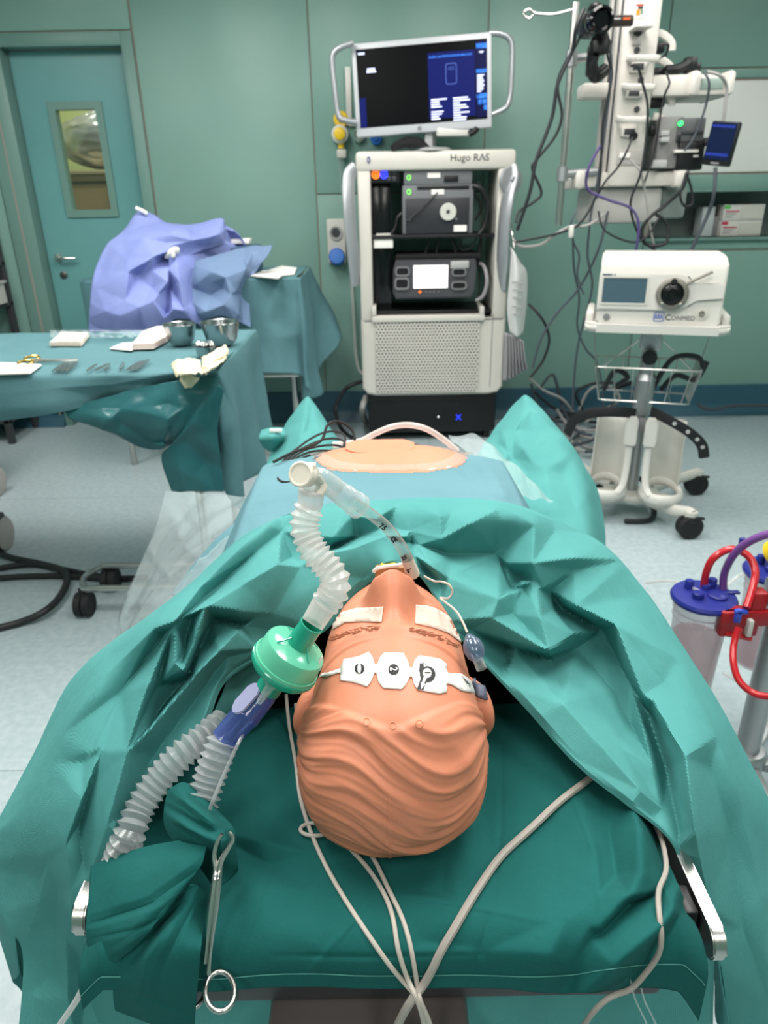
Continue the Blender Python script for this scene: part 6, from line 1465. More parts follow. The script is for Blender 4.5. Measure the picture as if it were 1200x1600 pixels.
# hanging cables (depths differ from lead to lead)
M_BKC = mat('black_cable', (28, 30, 34), 0.5); M_VIO = mat('violet_cable', (72, 60, 110), 0.5); M_GRC = mat('pale_grey_cable', (150, 148, 146), 0.5); M_SLC = mat('slate_cable', (64, 70, 78), 0.5)
HC = [
 (M_BKC, .010, 'black cable swinging down from the camcorder to the tower side', 3.55, [(912, 14), (900, 45), (894, 80), (872, 130), (862, 185), (838, 250), (828, 300), (808, 360)]),
 (M_BKC, .008, 'black cable bowing out behind the drip pole', 3.65, [(915, 20), (905, 60), (872, 125), (878, 180), (866, 215), (838, 250), (832, 265), (846, 300), (835, 315), (812, 330), (806, 348)]),
 (M_SLC, .008, 'slate cable running down the column side channel', 3.6, [(948, 50), (955, 100), (948, 180), (935, 275), (930, 300)]),
 (M_BKC, .007, 'black cable running down beside the slate cable on the column', 3.58, [(946, 55), (950, 90), (956, 120), (942, 190), (938, 275), (930, 310), (905, 350), (870, 365), (806, 378)]),
 (M_BKC, .007, 'black lead from the second socket hanging past the lower shelf', 3.55, [(986, 103), (996, 104), (1004, 130), (1012, 165), (1010, 210), (1005, 250), (1000, 275), (985, 320), (1000, 370), (1030, 395)]),
 (M_BKC, .010, 'thick black lead looping under the lower shelf from the recorder', 3.6, [(1075, 268), (1066, 295), (1040, 320), (1015, 340), (1003, 360), (1010, 382), (1040, 380), (1042, 350), (1025, 335)]),
 (M_BKC, .007, 'black lead making a narrow loop below the recorder', 3.58, [(1072, 270), (1063, 305), (1070, 322), (1082, 318), (1080, 295), (1073, 272)]),
 (M_VIO, .008, 'violet cable sagging from the column foot toward the drawer', 3.55, [(938, 228), (920, 262), (918, 295), (950, 312), (985, 325), (998, 350), (994, 390), (990, 400)]),
 (M_SLC, .007, 'slate lead hanging straight down below the pendant to the floor', 3.7, [(928, 310), (922, 345), (918, 400), (925, 450), (905, 530), (898, 580), (895, 640)]),
 (M_BKC, .009, 'black lead curving from the tower to the floor beside the pump trolley', 3.8, [(826, 475), (848, 500), (858, 530), (850, 560), (838, 578), (828, 590)]),
 (M_SLC, .008, 'slate lead falling from the drip pole foot past the pump screen', 3.75, [(950, 330), (935, 390), (905, 450), (870, 490), (845, 530), (832, 575)]),
 (M_SLC, .007, 'slate lead wandering down the wall behind the pump trolley', 4.3, [(895, 370), (897, 420), (905, 465), (902, 510), (915, 545), (932, 565), (940, 600), (944, 652)]),
 (M_GRC, .009, 'pale grey lead with a white plug swinging toward the tower', 3.6, [(945, 335), (918, 352), (892, 354), (868, 366), (845, 382), (815, 385), (802, 375)]),
 (M_GRC, .009, 'pale grey lead behind the tablet monitor', 3.6, [(1105, 112), (1125, 118), (1135, 135), (1133, 165), (1130, 190)]),
 (M_SLC, .007, 'slate lead from the upper shelf to the recorder', 3.65, [(1100, 112), (1108, 130), (1104, 160), (1096, 186), (1084, 215), (1070, 235)]),
 (M_SLC, .011, 'long slate lead dropping from the tablet monitor to the floor', 3.6, [(1118, 262), (1116, 300), (1108, 330), (1090, 370), (1078, 395)]),
 (M_BKC, .006, 'fine black lead from the round plug to the column foot', 3.6, [(988, 215), (980, 235), (965, 262), (945, 285), (932, 310)]),
 (M_GRC, .006, 'fine pale lead from the plug outlets down past the drawer', 3.6, [(985, 250), (1000, 268), (1008, 300), (1015, 350), (1024, 395)]),
 (M_BKC, .006, 'fine black lead drooping between column foot and drawer', 3.55, [(935, 330), (945, 360), (985, 378), (1010, 370), (1030, 340)]),
 (M_SLC, .006, 'fine slate lead curling around the drip pole foot', 3.62, [(900, 330), (892, 350), (896, 378), (905, 400), (902, 430), (912, 460)]),
 (M_BKC, .006, 'fine black lead from the side flap to the upper shelf', 3.7, [(1034, 70), (1044, 70), (1040, 85), (1025, 93)]),
 (M_BKC, .006, 'fine black lead in a tight bend above the shelf arm', 3.65, [(1040, 112), (1046, 130), (1038, 150), (1030, 190), (1022, 240), (1005, 290)]),
]
for m, r, lb, yd, pts in HC:
    b = B(); tube(b, [P(x, y, Y=yd+0.04*nz(i*1.7, yd)) for i, (x, y) in enumerate(pts)], r*0.8, 8); put(obj('hanging_cable', b, m), lb, 'cable', 'cables of the ceiling pendant')
b = B(); fb(b, 890, 352, 897, 372, 3.55, 0.03, 0.006); put(obj('white_connector', b, M_WHITE), 'white cable connector hanging below the drip pole', 'connector')

# tangle of grey leads on the floor by the wall
rnd = random.Random(5)
fl = ['pale grey', 'slate grey', 'black', 'pale grey', 'slate grey', 'pale grey', 'black', 'slate grey', 'pale grey', 'slate grey']
fm_ = {'pale grey': M_GRC, 'slate grey': M_SLC, 'black': M_BKC}
TG = [[(826, 590), (850, 610), (880, 625), (900, 655), (905, 690), (930, 700), (955, 690)], [(830, 600), (845, 640), (880, 660), (920, 655), (950, 640), (962, 622)], [(820, 620), (850, 655), (885, 650), (930, 660), (985, 655)],
      [(880, 660), (905, 680), (940, 690), (925, 705), (900, 700), (890, 680)], [(890, 690), (915, 672), (945, 668), (960, 680), (940, 700), (915, 706)], [(905, 640), (920, 610), (948, 602), (968, 622), (945, 640), (915, 660)], [(835, 612), (870, 640), (910, 645), (900, 615), (925, 600), (960, 598)], [(850, 650), (880, 690), (920, 690), (960, 665)], [(870, 640), (890, 665), (930, 672), (955, 655)], [(845, 605), (862, 585), (870, 600), (880, 640), (900, 672), (925, 680)]]
names = ['running furthest toward the teal leg drape', 'looping up toward the bottle holders', 'lying flat along the cove', 'closing in a small ring', 'coiled nearest the trolley', 'arching high beside the strap', 'twisting under the tower sleeves', 'passing under the other leads', 'crossing the middle of the tangle', 'rising against the wall']
for k, pts in enumerate(TG):
    b = B(); tube(b, [P(x, y, Z=0.012+0.05*abs(nz(i*1.3, k))+0.008*k) if P(x, y, Z=0.02).y < 4.75 else P(x, y, Y=4.72) for i, (x, y) in enumerate(pts)], 0.010, 8); put(obj('floor_lead', b, fm_[fl[k]]), '%s lead in the floor tangle %s' % (fl[k], names[k]), 'cable', 'leads tangled on the floor')
b = B(); tube(b, [P(1090, 632, Y=4.75), P(1110, 640, Y=4.74), P(1150, 634, Y=4.76), P(1210, 634, Y=4.78)], 0.012, 8); put(obj('wall_lead', b, M_SLC), 'dark lead lying along the foot of the wall beyond the trolley', 'cable')
b = B(); tube(b, [P(566, 596, Y=4.6), P(545, 604, Y=4.6), P(530, 622, Y=4.5), P(524, 645, Y=4.4), P(535, 672, Z=0.02), P(560, 690, Z=0.02)], 0.013, 8); put(obj('tower_lead', b, M_BKC), 'black mains lead curling to the floor beside the tower base', 'cable')
b = B(); tube(b, [P(572, 620, Y=4.5), P(566, 640, Y=4.45), P(572, 660, Z=0.02), P(590, 676, Z=0.02), P(560, 690, Z=0.02), P(520, 700, Z=0.02)], 0.02, 8); put(obj('grey_floor_hose', b, M_GRC), 'thick pale grey hose on the floor beside the tower base', 'hose')

# pump on its trolley
PC = P(1018, 700, Z=0.35); PC = Vector((1.215, 3.22, 0)); RZ = math.radians(-17)
ptr = thing('pump_trolley', 'white wheeled trolley with grey post, wire basket and two bottle holders', 'trolley', PC, RZ)
zt_ = 0.905
b = B(); prism(b, rrect(0.585, 0.40, 0.05, 5), zt_, zt_+0.035, None, 0.012)
for sx in (-1, 1): box(b, (sx*0.275, 0.02, zt_+0.045), (0.035, 0.30, 0.06), 0.014)
obj('top_tray', b, M_WHITE, ptr)
b = B(); cyl(b, (0, 0.03, 0.09), (0, 0.03, zt_), 0.032, n=20); obj('post', b, M_ALU, ptr)
b = B(); lathe(b, [(0.032, 0.5), (0.044, 0.5), (0.044, 0.66), (0.05, 0.662), (0.036, 0.69), (0.032, 0.69)], (0, 0.03, 0), (0, 0, 1), 20); obj('post_sleeve', b, M_ALU, ptr)
b = B(); box(b, (0, 0.03, 0.85), (0.09, 0.08, 0.10), 0.006); obj('tray_bracket', b, M_ALU, ptr)
b = B(); lathe(b, [(0.02, 0), (0.034, 0.012), (0.034, 0.03), (0, 0.034)], (0, -0.02, 0.775), (0, -1, 0), 10); obj('clamp_knob', b, M_BLACK, ptr)
b = B(); z0, z1 = 0.56, 0.72
for z, w, d in ((z1, 0.46, 0.26), (z0, 0.40, 0.20)):
    q = [(x, y+0.1, z) for x, y in rrect(w, d, 0.03, 3)]; tube(b, q, 0.004, 6, 1, closed=True)
for k in range(22):
    t = k/22; p = rrect(0.46, 0.26, 0.001, 1); 
    per = [(-0.23, -0.13), (0.23, -0.13), (0.23, 0.13), (-0.23, 0.13)]
    s_ = t*4; i = int(s_); f = s_-i; a, c = per[i], per[(i+1) % 4]; x, y = a[0]+(c[0]-a[0])*f, a[1]+(c[1]-a[1])*f
    tube(b, [(x, y+0.1, z1), (x*0.87, y*0.77+0.1, z0)], 0.0025, 5, 1)
for k in range(6): tube(b, [(-0.2+0.08*k, 0.0, z0), (-0.2+0.08*k, 0.2, z0)], 0.0025, 5, 1)
obj('wire_basket', b, M_STEEL, ptr)
for sx in (-1, 1):
    b = B(); cyl(b, (sx*0.05, 0.0, 0.845), (sx*0.2, 0.06, 0.70), 0.004, n=6); cyl(b, (sx*0.26, 0.1, zt_), (sx*0.23, 0.1, 0.72), 0.0035, n=6); obj('basket_stay', b, M_STEEL, ptr)
# bottle holders
for sx in (-1, 1):
    cx_ = sx*0.125; yy = -0.10
    def hold(u, v, cx_=cx_, sx=sx):
        a = PI*(0.12+0.76*u)           # open half shell
        w = 0.085*(1-0.10*v); z = 0.17+0.33*v
        return Vector((cx_+w*math.cos(a), yy+0.0+w*math.sin(a), z))
    b = B(); grid(b, hold, 20, 8); obj('holder_shell', b, M_OFFW, ptr, solid=0.006)
    b = B(); q = [(cx_+0.088*math.cos(a), yy+0.088*math.sin(a), 0.15+0.035*max(0, math.sin(a))) for a in np.linspace(0, 2*PI, 24, endpoint=False)]
    tube(b, q, 0.013, 8, 1, closed=True, flat=(1.0, 2.0)); obj('holder_ring', b, M_WHITE, ptr)
    b = B(); lathe(b, [(0.02, 0.105), (0.08, 0.11), (0.082, 0.125), (0, 0.122)], (cx_, yy, 0), (0, 0, 1), 24); obj('holder_cup', b, M_OFFW, ptr)
    b = B(); inx = cx_-sx*0.082
    prism(b, [(inx-0.028, 0.40), (inx-0.020, 0.385), (inx+0.020, 0.385), (inx+0.028, 0.40), (inx+0.028, 0.50), (inx+0.018, 0.525), (inx-0.018, 0.525), (inx-0.028, 0.50)], 0, 0.022, Matrix(((1, 0, 0, 0), (0, 0, -1, yy-0.02), (0, 1, 0, 0), (0, 0, 0, 1))), 0.006)
    tube(b, [(inx, yy-0.02, 0.40), (inx, yy-0.03, 0.28), (inx+sx*0.008, yy-0.05, 0.20), (inx+sx*0.03, yy-0.075, 0.165)], 0.016, 8, 6, flat=(0.6, 1)); obj('holder_clip', b, M_WHITE, ptr)
    b = B()
    if sx < 0: q = [(cx_+0.09, yy+0.0, 0.53), (cx_+0.02, yy-0.08, 0.555), (cx_-0.09, yy-0.10, 0.55), (cx_-0.17, yy-0.06, 0.50), (cx_-0.20, yy-0.0, 0.41)]
    else: q = [(cx_-0.09, yy, 0.545), (cx_-0.02, yy-0.09, 0.535), (cx_+0.07, yy-0.11, 0.49), (cx_+0.13, yy-0.08, 0.43), (cx_+0.155, yy-0.04, 0.36)]
    tube(b, q, 0.024, 10, 8, flat=(1, 0.28) if False else (0.25, 1)); st_ = obj('strap', b, M_RUBBER, ptr)
    if sx > 0:
        for k in range(4):
            b = B(); c = spline(q, 8)[10+5*k]; lathe(b, [(0.009, 0), (0.009, 0.004), (0, 0.004)], c+Vector((0, -0.009, 0)), (0.2, -1, 0.2), 10); obj('strap_hole', b, M_LGREY, st_)
b = B(); box(b, (0, -0.03, 0.46), (0.12, 0.05, 0.06), 0.006); obj('holder_bracket', b, M_GREY, ptr)
# base with four legs and casters
b = B(); box(b, (0, 0.0, 0.095), (0.26, 0.16, 0.035), 0.012); obj('base_hub', b, M_OFFW, ptr)
for x, y in ((0.255, -0.23), (0.335, 0.33), (-0.28, -0.23), (-0.30, 0.33)):
    b = B(); tube(b, [(x*0.3, y*0.3, 0.098), (x*0.7, y*0.75, 0.105), (x*0.95, y*0.95, 0.118), (x, y, 0.115)], 0.026, 10, 4, flat=(0.75, 1.1)); cyl(b, (x, y, 0.085), (x, y, 0.13), 0.027, n=16); obj('leg', b, M_OFFW, ptr)
    cst = obj('caster', lathe(B(), [(0.0, 0), (0.05, 0.0), (0.056, 0.006), (0.056, 0.022), (0.048, 0.026), (0.048, 0.034), (0.056, 0.038), (0.056, 0.054), (0.05, 0.06), (0, 0.06)], Vector((x, y, 0.057))-Vector((-0.35, 1, 0)).normalized()*0.03, (-0.35, 1, 0), 28), M_RUBBER, ptr)
    b = B(); box(b, (x, y, 0.095), (0.05, 0.07, 0.03), 0.01); box(b, (x+0.01, y+0.0, 0.10), (0.10, 0.02, 0.01), 0.004); obj('brake', b, M_BLACK, cst)
# black leads in the basket
for k, q in enumerate(([(-0.18, 0.05, 0.6), (-0.14, 0.0, 0.70), (-0.08, 0.05, 0.66), (-0.13, 0.1, 0.6), (-0.05, 0.12, 0.62)], [(0.04, 0.05, 0.62), (0.1, 0.02, 0.76), (0.2, 0.05, 0.77), (0.24, 0.08, 0.72), (0.22, 0.1, 0.64)], [(0.08, 0.1, 0.6), (0.13, 0.05, 0.68), (0.22, 0.08, 0.66), (0.26, 0.1, 0.74)])):
    b = B(); tube(b, q, 0.012, 8); o = obj('basket_lead', b, M_BKC, None, centre=False, loc=PC); o.rotation_euler = (0, 0, RZ); put(o, ['black lead bunched at the left of the wire basket', 'black lead arching above the rim of the wire basket', 'black lead bunched at the right of the wire basket'][k], 'cable', 'leads in the wire basket')
b = B(); tube(b, [(-0.16, 0.25, 0.02), (-0.05, 0.2, 0.1), (0.05, 0.22, 0.1), (0.12, 0.1, 0.02), (0.1, -0.1, 0.015), (-0.02, -0.15, 0.015)], 0.012, 8); o = obj('mains_lead', b, M_BKC, None, centre=False, loc=PC); o.rotation_euler = (0, 0, RZ); put(o, 'black mains lead on the floor under the pump trolley', 'cable')

pump = thing('fluid_pump', 'white pump unit with grey screen and big black round dial on the trolley', 'medical device', PC+Vector((0, 0, zt_+0.036)), RZ)
PW, PH, PDp = 0.495, 0.27, 0.36
b = B()
prof = [(-0.17, 0), (-0.155, PH*0.80), (-0.145, PH*0.90), (-0.05, PH), (PDp-0.17, PH), (PDp-0.17, 0)]
Mx = Matrix(((0, 0, 1, 0), (1, 0, 0, 0), (0, 1, 0, 0), (0, 0, 0, 1)))
prism(b, prof, -PW/2, PW/2, Mx, 0.008); obj('housing', b, M_WHITE, pump)
tilt = math.atan2(0.015, PH*0.8)
FM = Matrix.Translation((0, -0.17, 0)) @ Matrix.Rotation(PI/2-tilt, 4, 'X')
FM = Matrix.Translation((0, -0.17, 0)) @ Matrix.Rotation(-tilt, 4, 'X') @ Matrix.Rotation(PI/2, 4, 'X')
b = B(); prism(b, [(-0.25, 0.055), (-0.25, 0.205), (0.065, 0.205), (0.10, 0.195), (0.125, 0.165), (0.245, 0.165), (0.245, 0.105), (0.14, 0.105), (0.115, 0.075), (0.075, 0.055)], 0, 0.012, FM, 0.005); obj('raised_front', b, M_WHITE, pump)
b = B(); prism(b, rrect(0.175, 0.10, 0.004, 3, -0.145, 0.135), 0.01, 0.0135, FM); o = obj('screen', b, mat('slate_screen', (70, 92, 104), 0.2), pump)
b = B(); rimmed(b, rrect(0.19, 0.115, 0.006, 3, -0.145, 0.135), rrect(0.175, 0.10, 0.004, 3, -0.145, 0.135), 0.008, 0.016, FM); obj('screen_rim', b, M_OFFW, o)
dc = FM @ Vector((0.045, 0.125, 0.011)); dn = (FM.to_3x3() @ Vector((0, 0, 1)))
b = B(); lathe(b, [(0.064, 0), (0.064, 0.016), (0.058, 0.02), (0.046, 0.02), (0.046, 0.006)], dc, dn, 40, False); dial = obj('dial_ring', b, mat('ring_grey', (128, 124, 116), 0.4, 0.4), pump)
b = B(); lathe(b, [(0.046, 0.0), (0.046, 0.010), (0.040, 0.016), (0.018, 0.018), (0.016, 0.012), (0, 0.012)], dc, dn, 36); obj('dial_core', b, mat('dial_black', (12, 12, 14), 0.25), dial)
for a in (-0.85, -2.3):
    b = B(); c = dc+FM.to_3x3() @ Vector((0.055*math.cos(a), 0.055*math.sin(a), 0.019)); lathe(b, [(0.007, 0), (0.007, 0.006), (0, 0.008)], c, dn, 12); obj('dial_pin', b, M_CHROME, dial)
b = B(); lathe(b, [(0.012, 0), (0.012, 0.02), (0, 0.02)], dc+FM.to_3x3() @ Vector((0, 0.05, 0.005)), dn, 12); obj('dial_lug', b, M_BLACK, dial)
b = B(); tube(b, [FM @ Vector((0.092, 0.165, 0.024)), FM @ Vector((0.14, 0.19, 0.028)), FM @ Vector((0.185, 0.213, 0.03))], 0.006, 8, 4); obj('lever', b, MATS['ring_grey'], pump)
b = B(); c = FM @ Vector((-0.205, 0.025, 0)); lathe(b, [(0.014, 0), (0.014, 0.006), (0, 0.008)], c, dn, 18); obj('power_button', b, M_GREY, pump)
b = B(); c = FM @ Vector((0.17, 0.05, 0)); lathe(b, [(0.028, 0), (0.028, 0.004), (0.013, 0.005), (0.013, 0.012), (0.006, 0.012), (0.005, 0.004), (0, 0.004)], c, dn, 24); obj('pressure_port', b, M_OFFW, pump)
b = B(); lathe(b, [(0.011, 0.004), (0.011, 0.016), (0.005, 0.016), (0, 0.01)], c, dn, 16); obj('port_nozzle', b, MATS['ring_grey'], pump)
# lettering and emblem
TM = FM @ Matrix.Translation((0.03, 0.018, 0.001))
text('pump_lettering', 'C', 0.034, TM, M_DGREY, pump, world=False, bold=True); text('pump_lettering', 'ONMED', 0.026, TM @ Matrix.Translation((0.024, 0.001, 0)), M_DGREY, pump, world=False)
b = B(); 
for k in range(3): prism(b, [(0.0+0.011*k, 0.018), (0.006+0.011*k, 0.047), (0.012+0.011*k, 0.018), (0.009+0.011*k, 0.018), (0.006+0.011*k, 0.03), (0.003+0.011*k, 0.018)], 0, 0.0015, FM @ Matrix.Translation((-0.012, 0.004, 0)))
rimmed(b, rrect(0.042, 0.04, 0.006, 3, 0.006, 0.032), rrect(0.036, 0.034, 0.004, 3, 0.006, 0.032), 0, 0.0015, FM)
obj('blue_emblem', b, mat('logo_blue', (60, 90, 170), 0.5), pump)
m_ = mat('dark_blue_print', (50, 66, 100), 0.5)
for x0, x1 in ((-0.238, -0.205), (-0.203, -0.198), (-0.192, -0.186)): b = B(); boxb(b, x0, x1, 0.1935, 0.2005, 0.012, 0.0128, 0, FM); obj('print_mark', b, m_, pump)

# suction stand
SP = Vector((0.935, 1.434, 0))
sst = thing('suction_stand', 'silver post of the suction stand on a wheeled star base', 'stand', SP)
b = B(); cyl(b, (0, 0, 0.10), (0, 0, 0.58), 0.029, n=24); obj('post', b, M_ALU, sst)
b = B(); cyl(b, (0, 0, 0.58), (0, 0, 0.80), 0.018, n=20); obj('upper_post', b, M_STEEL, sst)
b = B(); lathe(b, [(0.046, 0.075), (0.05, 0.085), (0.05, 0.115), (0.042, 0.125), (0.03, 0.126)], (0, 0, 0), (0, 0, 1), 28); obj('hub', b, M_ALU, sst)
for k in range(5):
    a = 2*PI*k/5-0.45; d = Vector((math.cos(a), math.sin(a), 0))
    b = B(); M = Matrix.Translation((0, 0, 0.09)) @ Matrix.Rotation(a, 4, 'Z'); box(b, (0.17, 0, 0), (0.30, 0.04, 0.026), 0.006, M); obj('leg', b, M_ALU, sst)
    b = B(); e = d*0.31; s_ = Vector((-d.y, d.x, 0)); cyl(b, e+s_*-0.022+Vector((0, 0, 0.042)), e+s_*0.022+Vector((0, 0, 0.042)), 0.042, n=24); box(b, e+Vector((0, 0, 0.07)), (0.04, 0.04, 0.03), 0.008); obj('caster', b, M_RUBBER, sst)
b = B(); box(b, (0.0, 0, 0.585), (0.075, 0.07, 0.07), 0.01); obj('clamp_block', b, M_ALU, sst)
M_RED = mat('red_bracket', (160, 24, 32), 0.4)
C1 = P(1100, 932, Z=0.545)
b = B(); rp = [P(1138, 968, Z=0.53), P(1160, 950, Z=0.54), P(1172, 962, Z=0.54)]
box(b, P(1152, 970, Z=0.515), (0.09, 0.035, 0.07), 0.006); box(b, P(1180, 948, Z=0.55), (0.035, 0.035, 0.09), 0.004, None); box(b, P(1165, 965, Z=0.53), (0.12, 0.02, 0.04), 0.004); obj('red_bracket', b, M_RED, sst, world=True)
b = B(); box(b, P(1153, 962, Y=1.40), (0.014, 0.012, 0.035), 0.003); box(b, P(1158, 956, Y=1.40), (0.03, 0.012, 0.010), 0.003); obj('blue_clip', b, mat('clip_blue', (50, 80, 190), 0.4), sst, world=True)
b = B(); box(b, P(1170, 980, Y=1.41), (0.012, 0.02, 0.045), 0.003); obj('white_lever', b, M_WHITE, sst, world=True)
M_CAN = clear('canister_plastic', (238, 236, 238), 0, 0.12, body=(244, 236, 236), body_fac=0.2, edge=0.6, through=0.4); M_LID = mat('navy_lid', (34, 42, 128), 0.35)
def canister(c, label, hgt=0.28):
    t = thing('suction_canister', label, 'canister', (c.x, c.y, c.z-hgt), 0, 'suction canisters')
    b = B(); lathe(b, [(0.050, 0.0), (0.056, 0.01), (0.064, hgt-0.03), (0.068, hgt-0.006)], (0, 0, 0), (0, 0, 1), 36); obj('jar', b, M_CAN, t)
    b = B(); lathe(b, [(0.0, 0.005), (0.050, 0.008), (0.054, 0.06), (0.058, hgt*0.6), (0.0, hgt*0.6)], (0, 0, 0), (0, 0, 1), 28); obj('liner', b, clear('liner_film', (245, 225, 228), 0, 0.2, body=(238, 214, 216), body_fac=0.12, edge=0.4, through=0.4) if 'liner_film' not in MATS else MATS['liner_film'], t)
    for k, z in enumerate((hgt-0.035, hgt-0.055)): b = B(); tube(b, [((0.0655-0.001*k)*math.cos(a), (0.0655-0.001*k)*math.sin(a), z) for a in np.linspace(0, 2*PI, 32, endpoint=False)], 0.0022, 6, 1, closed=True); obj('jar_ring', b, M_CAN, t)
    b = B(); lathe(b, [(0.066, hgt-0.012), (0.076, hgt-0.010), (0.078, hgt-0.002), (0.074, hgt+0.005), (0.045, hgt+0.009), (0.0, hgt+0.010)], (0, 0, 0), (0, 0, 1), 40); lid = obj('lid', b, M_LID, t)
    for x, y, r, h in ((-0.025, -0.02, 0.014, 0.022), (0.012, 0.022, 0.012, 0.02), (0.025, -0.015, 0.024, 0.014), (0.03, 0.03, 0.011, 0.03), (-0.028, 0.028, 0.011, 0.028)):
        b = B(); lathe(b, [(r, hgt+0.006), (r, hgt+h), (r*0.8, hgt+h+0.003), (0, hgt+h+0.003)], (x, y, 0), (0, 0, 1), 16); obj('lid_port', b, M_LID, lid)
    b = B(); box(b, (0.062, 0.004, hgt+0.008), (0.05, 0.014, 0.006), 0.002); obj('lid_tab', b, M_LID, lid)
    return t
canister(C1, 'clear suction canister with navy lid nearest the teal drape, red tube plugged in')
C2 = P(1212, 892, Z=0.56)
canister(C2, 'clear suction canister with navy lid cut off by the picture edge')
M_RT = mat('red_tube', (186, 24, 34), 0.25, coat=0.4); M_PT = mat('purple_tube', (124, 76, 146), 0.25, coat=0.4)
zz = C1.z
def at(px, py, d): return P(px, py, D=d)
D1 = (P(1100, 932, Z=0.545)-_o).length/ray(1100, 932).length
b = B(); tube(b, [at(1100, 918, D1+.02), at(1103, 896, D1), at(1115, 872, D1-.02), at(1142, 858, D1-.03), at(1168, 868, D1-.04), at(1180, 892, D1-.06), at(1176, 918, D1-.08), at(1166, 950, D1-.1)], 0.009, 12); put(obj('red_tube', b, M_RT), 'red tube arching from the canister lid to the red bracket', 'tube')
b = B(); tube(b, [at(1130, 922, D1+.02), at(1132, 895, D1), at(1148, 865, D1-.05), at(1175, 844, D1-.1), at(1215, 832, D1-.15), at(1260, 836, D1-.2)], 0.0095, 12); put(obj('purple_tube', b, M_PT), 'purple tube rising from the canister lid out of the picture', 'tube')
b = B(); tube(b, [at(1155, 980, D1-.1), at(1147, 1005, D1-.1), at(1146, 1035, D1-.12), at(1156, 1065, D1-.14), at(1182, 1085, D1-.16), at(1225, 1090, D1-.2)], 0.008, 12); put(obj('red_tube', b, M_RT), 'red tube looping below the red bracket in front of the post', 'tube')
b = B(); tube(b, [at(1132, 990, D1-.05), at(1150, 993, D1-.05), at(1172, 998, D1-.04)], 0.007, 10); put(obj('red_tube', b, M_RT), 'short straight red tube between the canister and the post', 'tube')
b = B(); box(b, P(1160, 846, Z=0.62), (0.016, 0.012, 0.02), 0.003); put(obj('violet_stopper', b, M_LID), 'small violet cap behind the purple tube', 'cap')
b = B(); lathe(b, [(0, 0), (0.035, 0.004), (0.036, 0.03), (0, 0.034)], P(1207, 866, Z=0.60), (0.3, -0.6, 0.6), 24); put(obj('yellow_stopper', b, M_YEL), 'yellow cap on the canister at the picture edge', 'cap')
b = B(); tube(b, [P(1010, 911, Z=.45), P(1045, 908, Z=.50), P(1075, 916, Z=.55), P(1096, 926, Z=.56)], 0.0045, 8); put(obj('clear_hose', b, M_MILK), 'clear thin hose entering the canister lid from behind the teal drape', 'tubing')
b = B(); tube(b, [P(1135, 915, Z=.45), P(1155, 900, Z=.46), P(1180, 893, Z=.5), P(1205, 896, Z=.54)], 0.0045, 8); put(obj('clear_hose', b, M_MILK), 'clear thin hose between the two canisters', 'tubing')
b = B(); tube(b, [P(1130, 1052, Z=.2), P(1148, 1062, Z=.22), P(1170, 1078, Z=.25), P(1215, 1078, Z=.3)], 0.005, 8); put(obj('clear_hose', b, M_MILK), 'clear thin hose low behind the silver post', 'tubing')
# ================================================================= instrument table, back table with gowns, floor items
M_TD = fabric('table_drape', (90, 130, 136), (85, 124, 130), 500, 0.15, 0.8, thin=0.05)
M_TDG = fabric('glossy_table_drape', (52, 104, 108), (46, 97, 102), 500, 0.1, 0.22)
IZ = 0.95
it = thing('instrument_table', 'instrument table under a pale teal drape with crumpled hanging corner', 'table', (-1.3, 2.65, 0))
FLx, FRx, FY, BY = -2.3, -0.53, 2.262, 3.06
cr_, ins = 0.03, 0.0
b = B(); boxb(b, FLx+0.03, FRx-0.03, FY+0.03, BY-0.03, 0.90, IZ-0.004, 0.01); obj('table_frame', b, M_STEEL, it, world=True)
for x in (FLx+0.1, FRx-0.14):
    for y in (FY+0.14, BY-0.12): b = B(); cyl(b, (x, y, 0.0), (x, y, 0.9), 0.018, n=12); obj('leg', b, M_STEEL, it, world=True)
A = np.zeros((90, 70, 3))
for i, u in enumerate(np.linspace(0, 1, 90)):
    for j, v in enumerate(np.linspace(0, 1, 70)):
        x = FLx+(FRx-FLx)*u; y = FY+(BY-FY)*v
        A[i, j] = (x, y, IZ+0.004*nz(x*5, y*5)+0.0015*nz(x*16, y*16))
A = fold(A, [([(0, 545), (200, 530), (400, 520)], 5, 8, 8), ([(60, 585), (110, 540), (140, 517)], 5, 10, 10), ([(180, 582), (230, 545), (260, 517)], 4, 8, 8), ([(330, 582), (345, 545), (360, 520)], 6, 12, 12)])
surf_obj('drape_top', A, M_TD, it)
# hanging part: front edge then round the corner along the end
per = [(FLx, FY), (-1.9, FY), (-1.5, FY), (-1.25, FY), (-1.0, FY), (-0.85, FY), (-0.70, FY), (-0.58, FY), (FRx, FY+0.03), (FRx, FY+0.2), (FRx, FY+0.4), (FRx, FY+0.6), (FRx, BY)]
zd = lambda px, py: P(px, py, Y=FY).z
hem = [zd(-200, 690), zd(-100, 685), zd(0, 672), zd(100, 656), zd(165, 636), zd(215, 620), zd(248, 612), zd(330, 600), 0.47, 0.45, 0.45, 0.45, 0.46]
rows = []
PP = crom(np.array([(x, y, h) for (x, y), h in zip(per, hem)]), 190, 0)
n = len(PP); A = np.zeros((n, 60, 3))
for i in range(n):
    x, y, h = PP[i]; s_ = i/(n-1)
    t0, t1 = PP[max(i-1, 0)], PP[min(i+1, n-1)]; tx, ty = t1[0]-t0[0], t1[1]-t0[1]; L_ = math.hypot(tx, ty); nx, ny = ty/L_, -tx/L_
    for j in range(60):
        v = j/59; z = IZ-(IZ-h)*v
        rip = 0.020*v*math.sin(s_*46+1.2*math.sin(s_*11))+0.03*v*nz(s_*9, v*1.5)
        if s_ > 0.45: rip *= 1.6
        r = 0.012*(1-math.exp(-v*18))
        A[i, j] = (x+nx*(rip+r), y+ny*(rip+r), z)
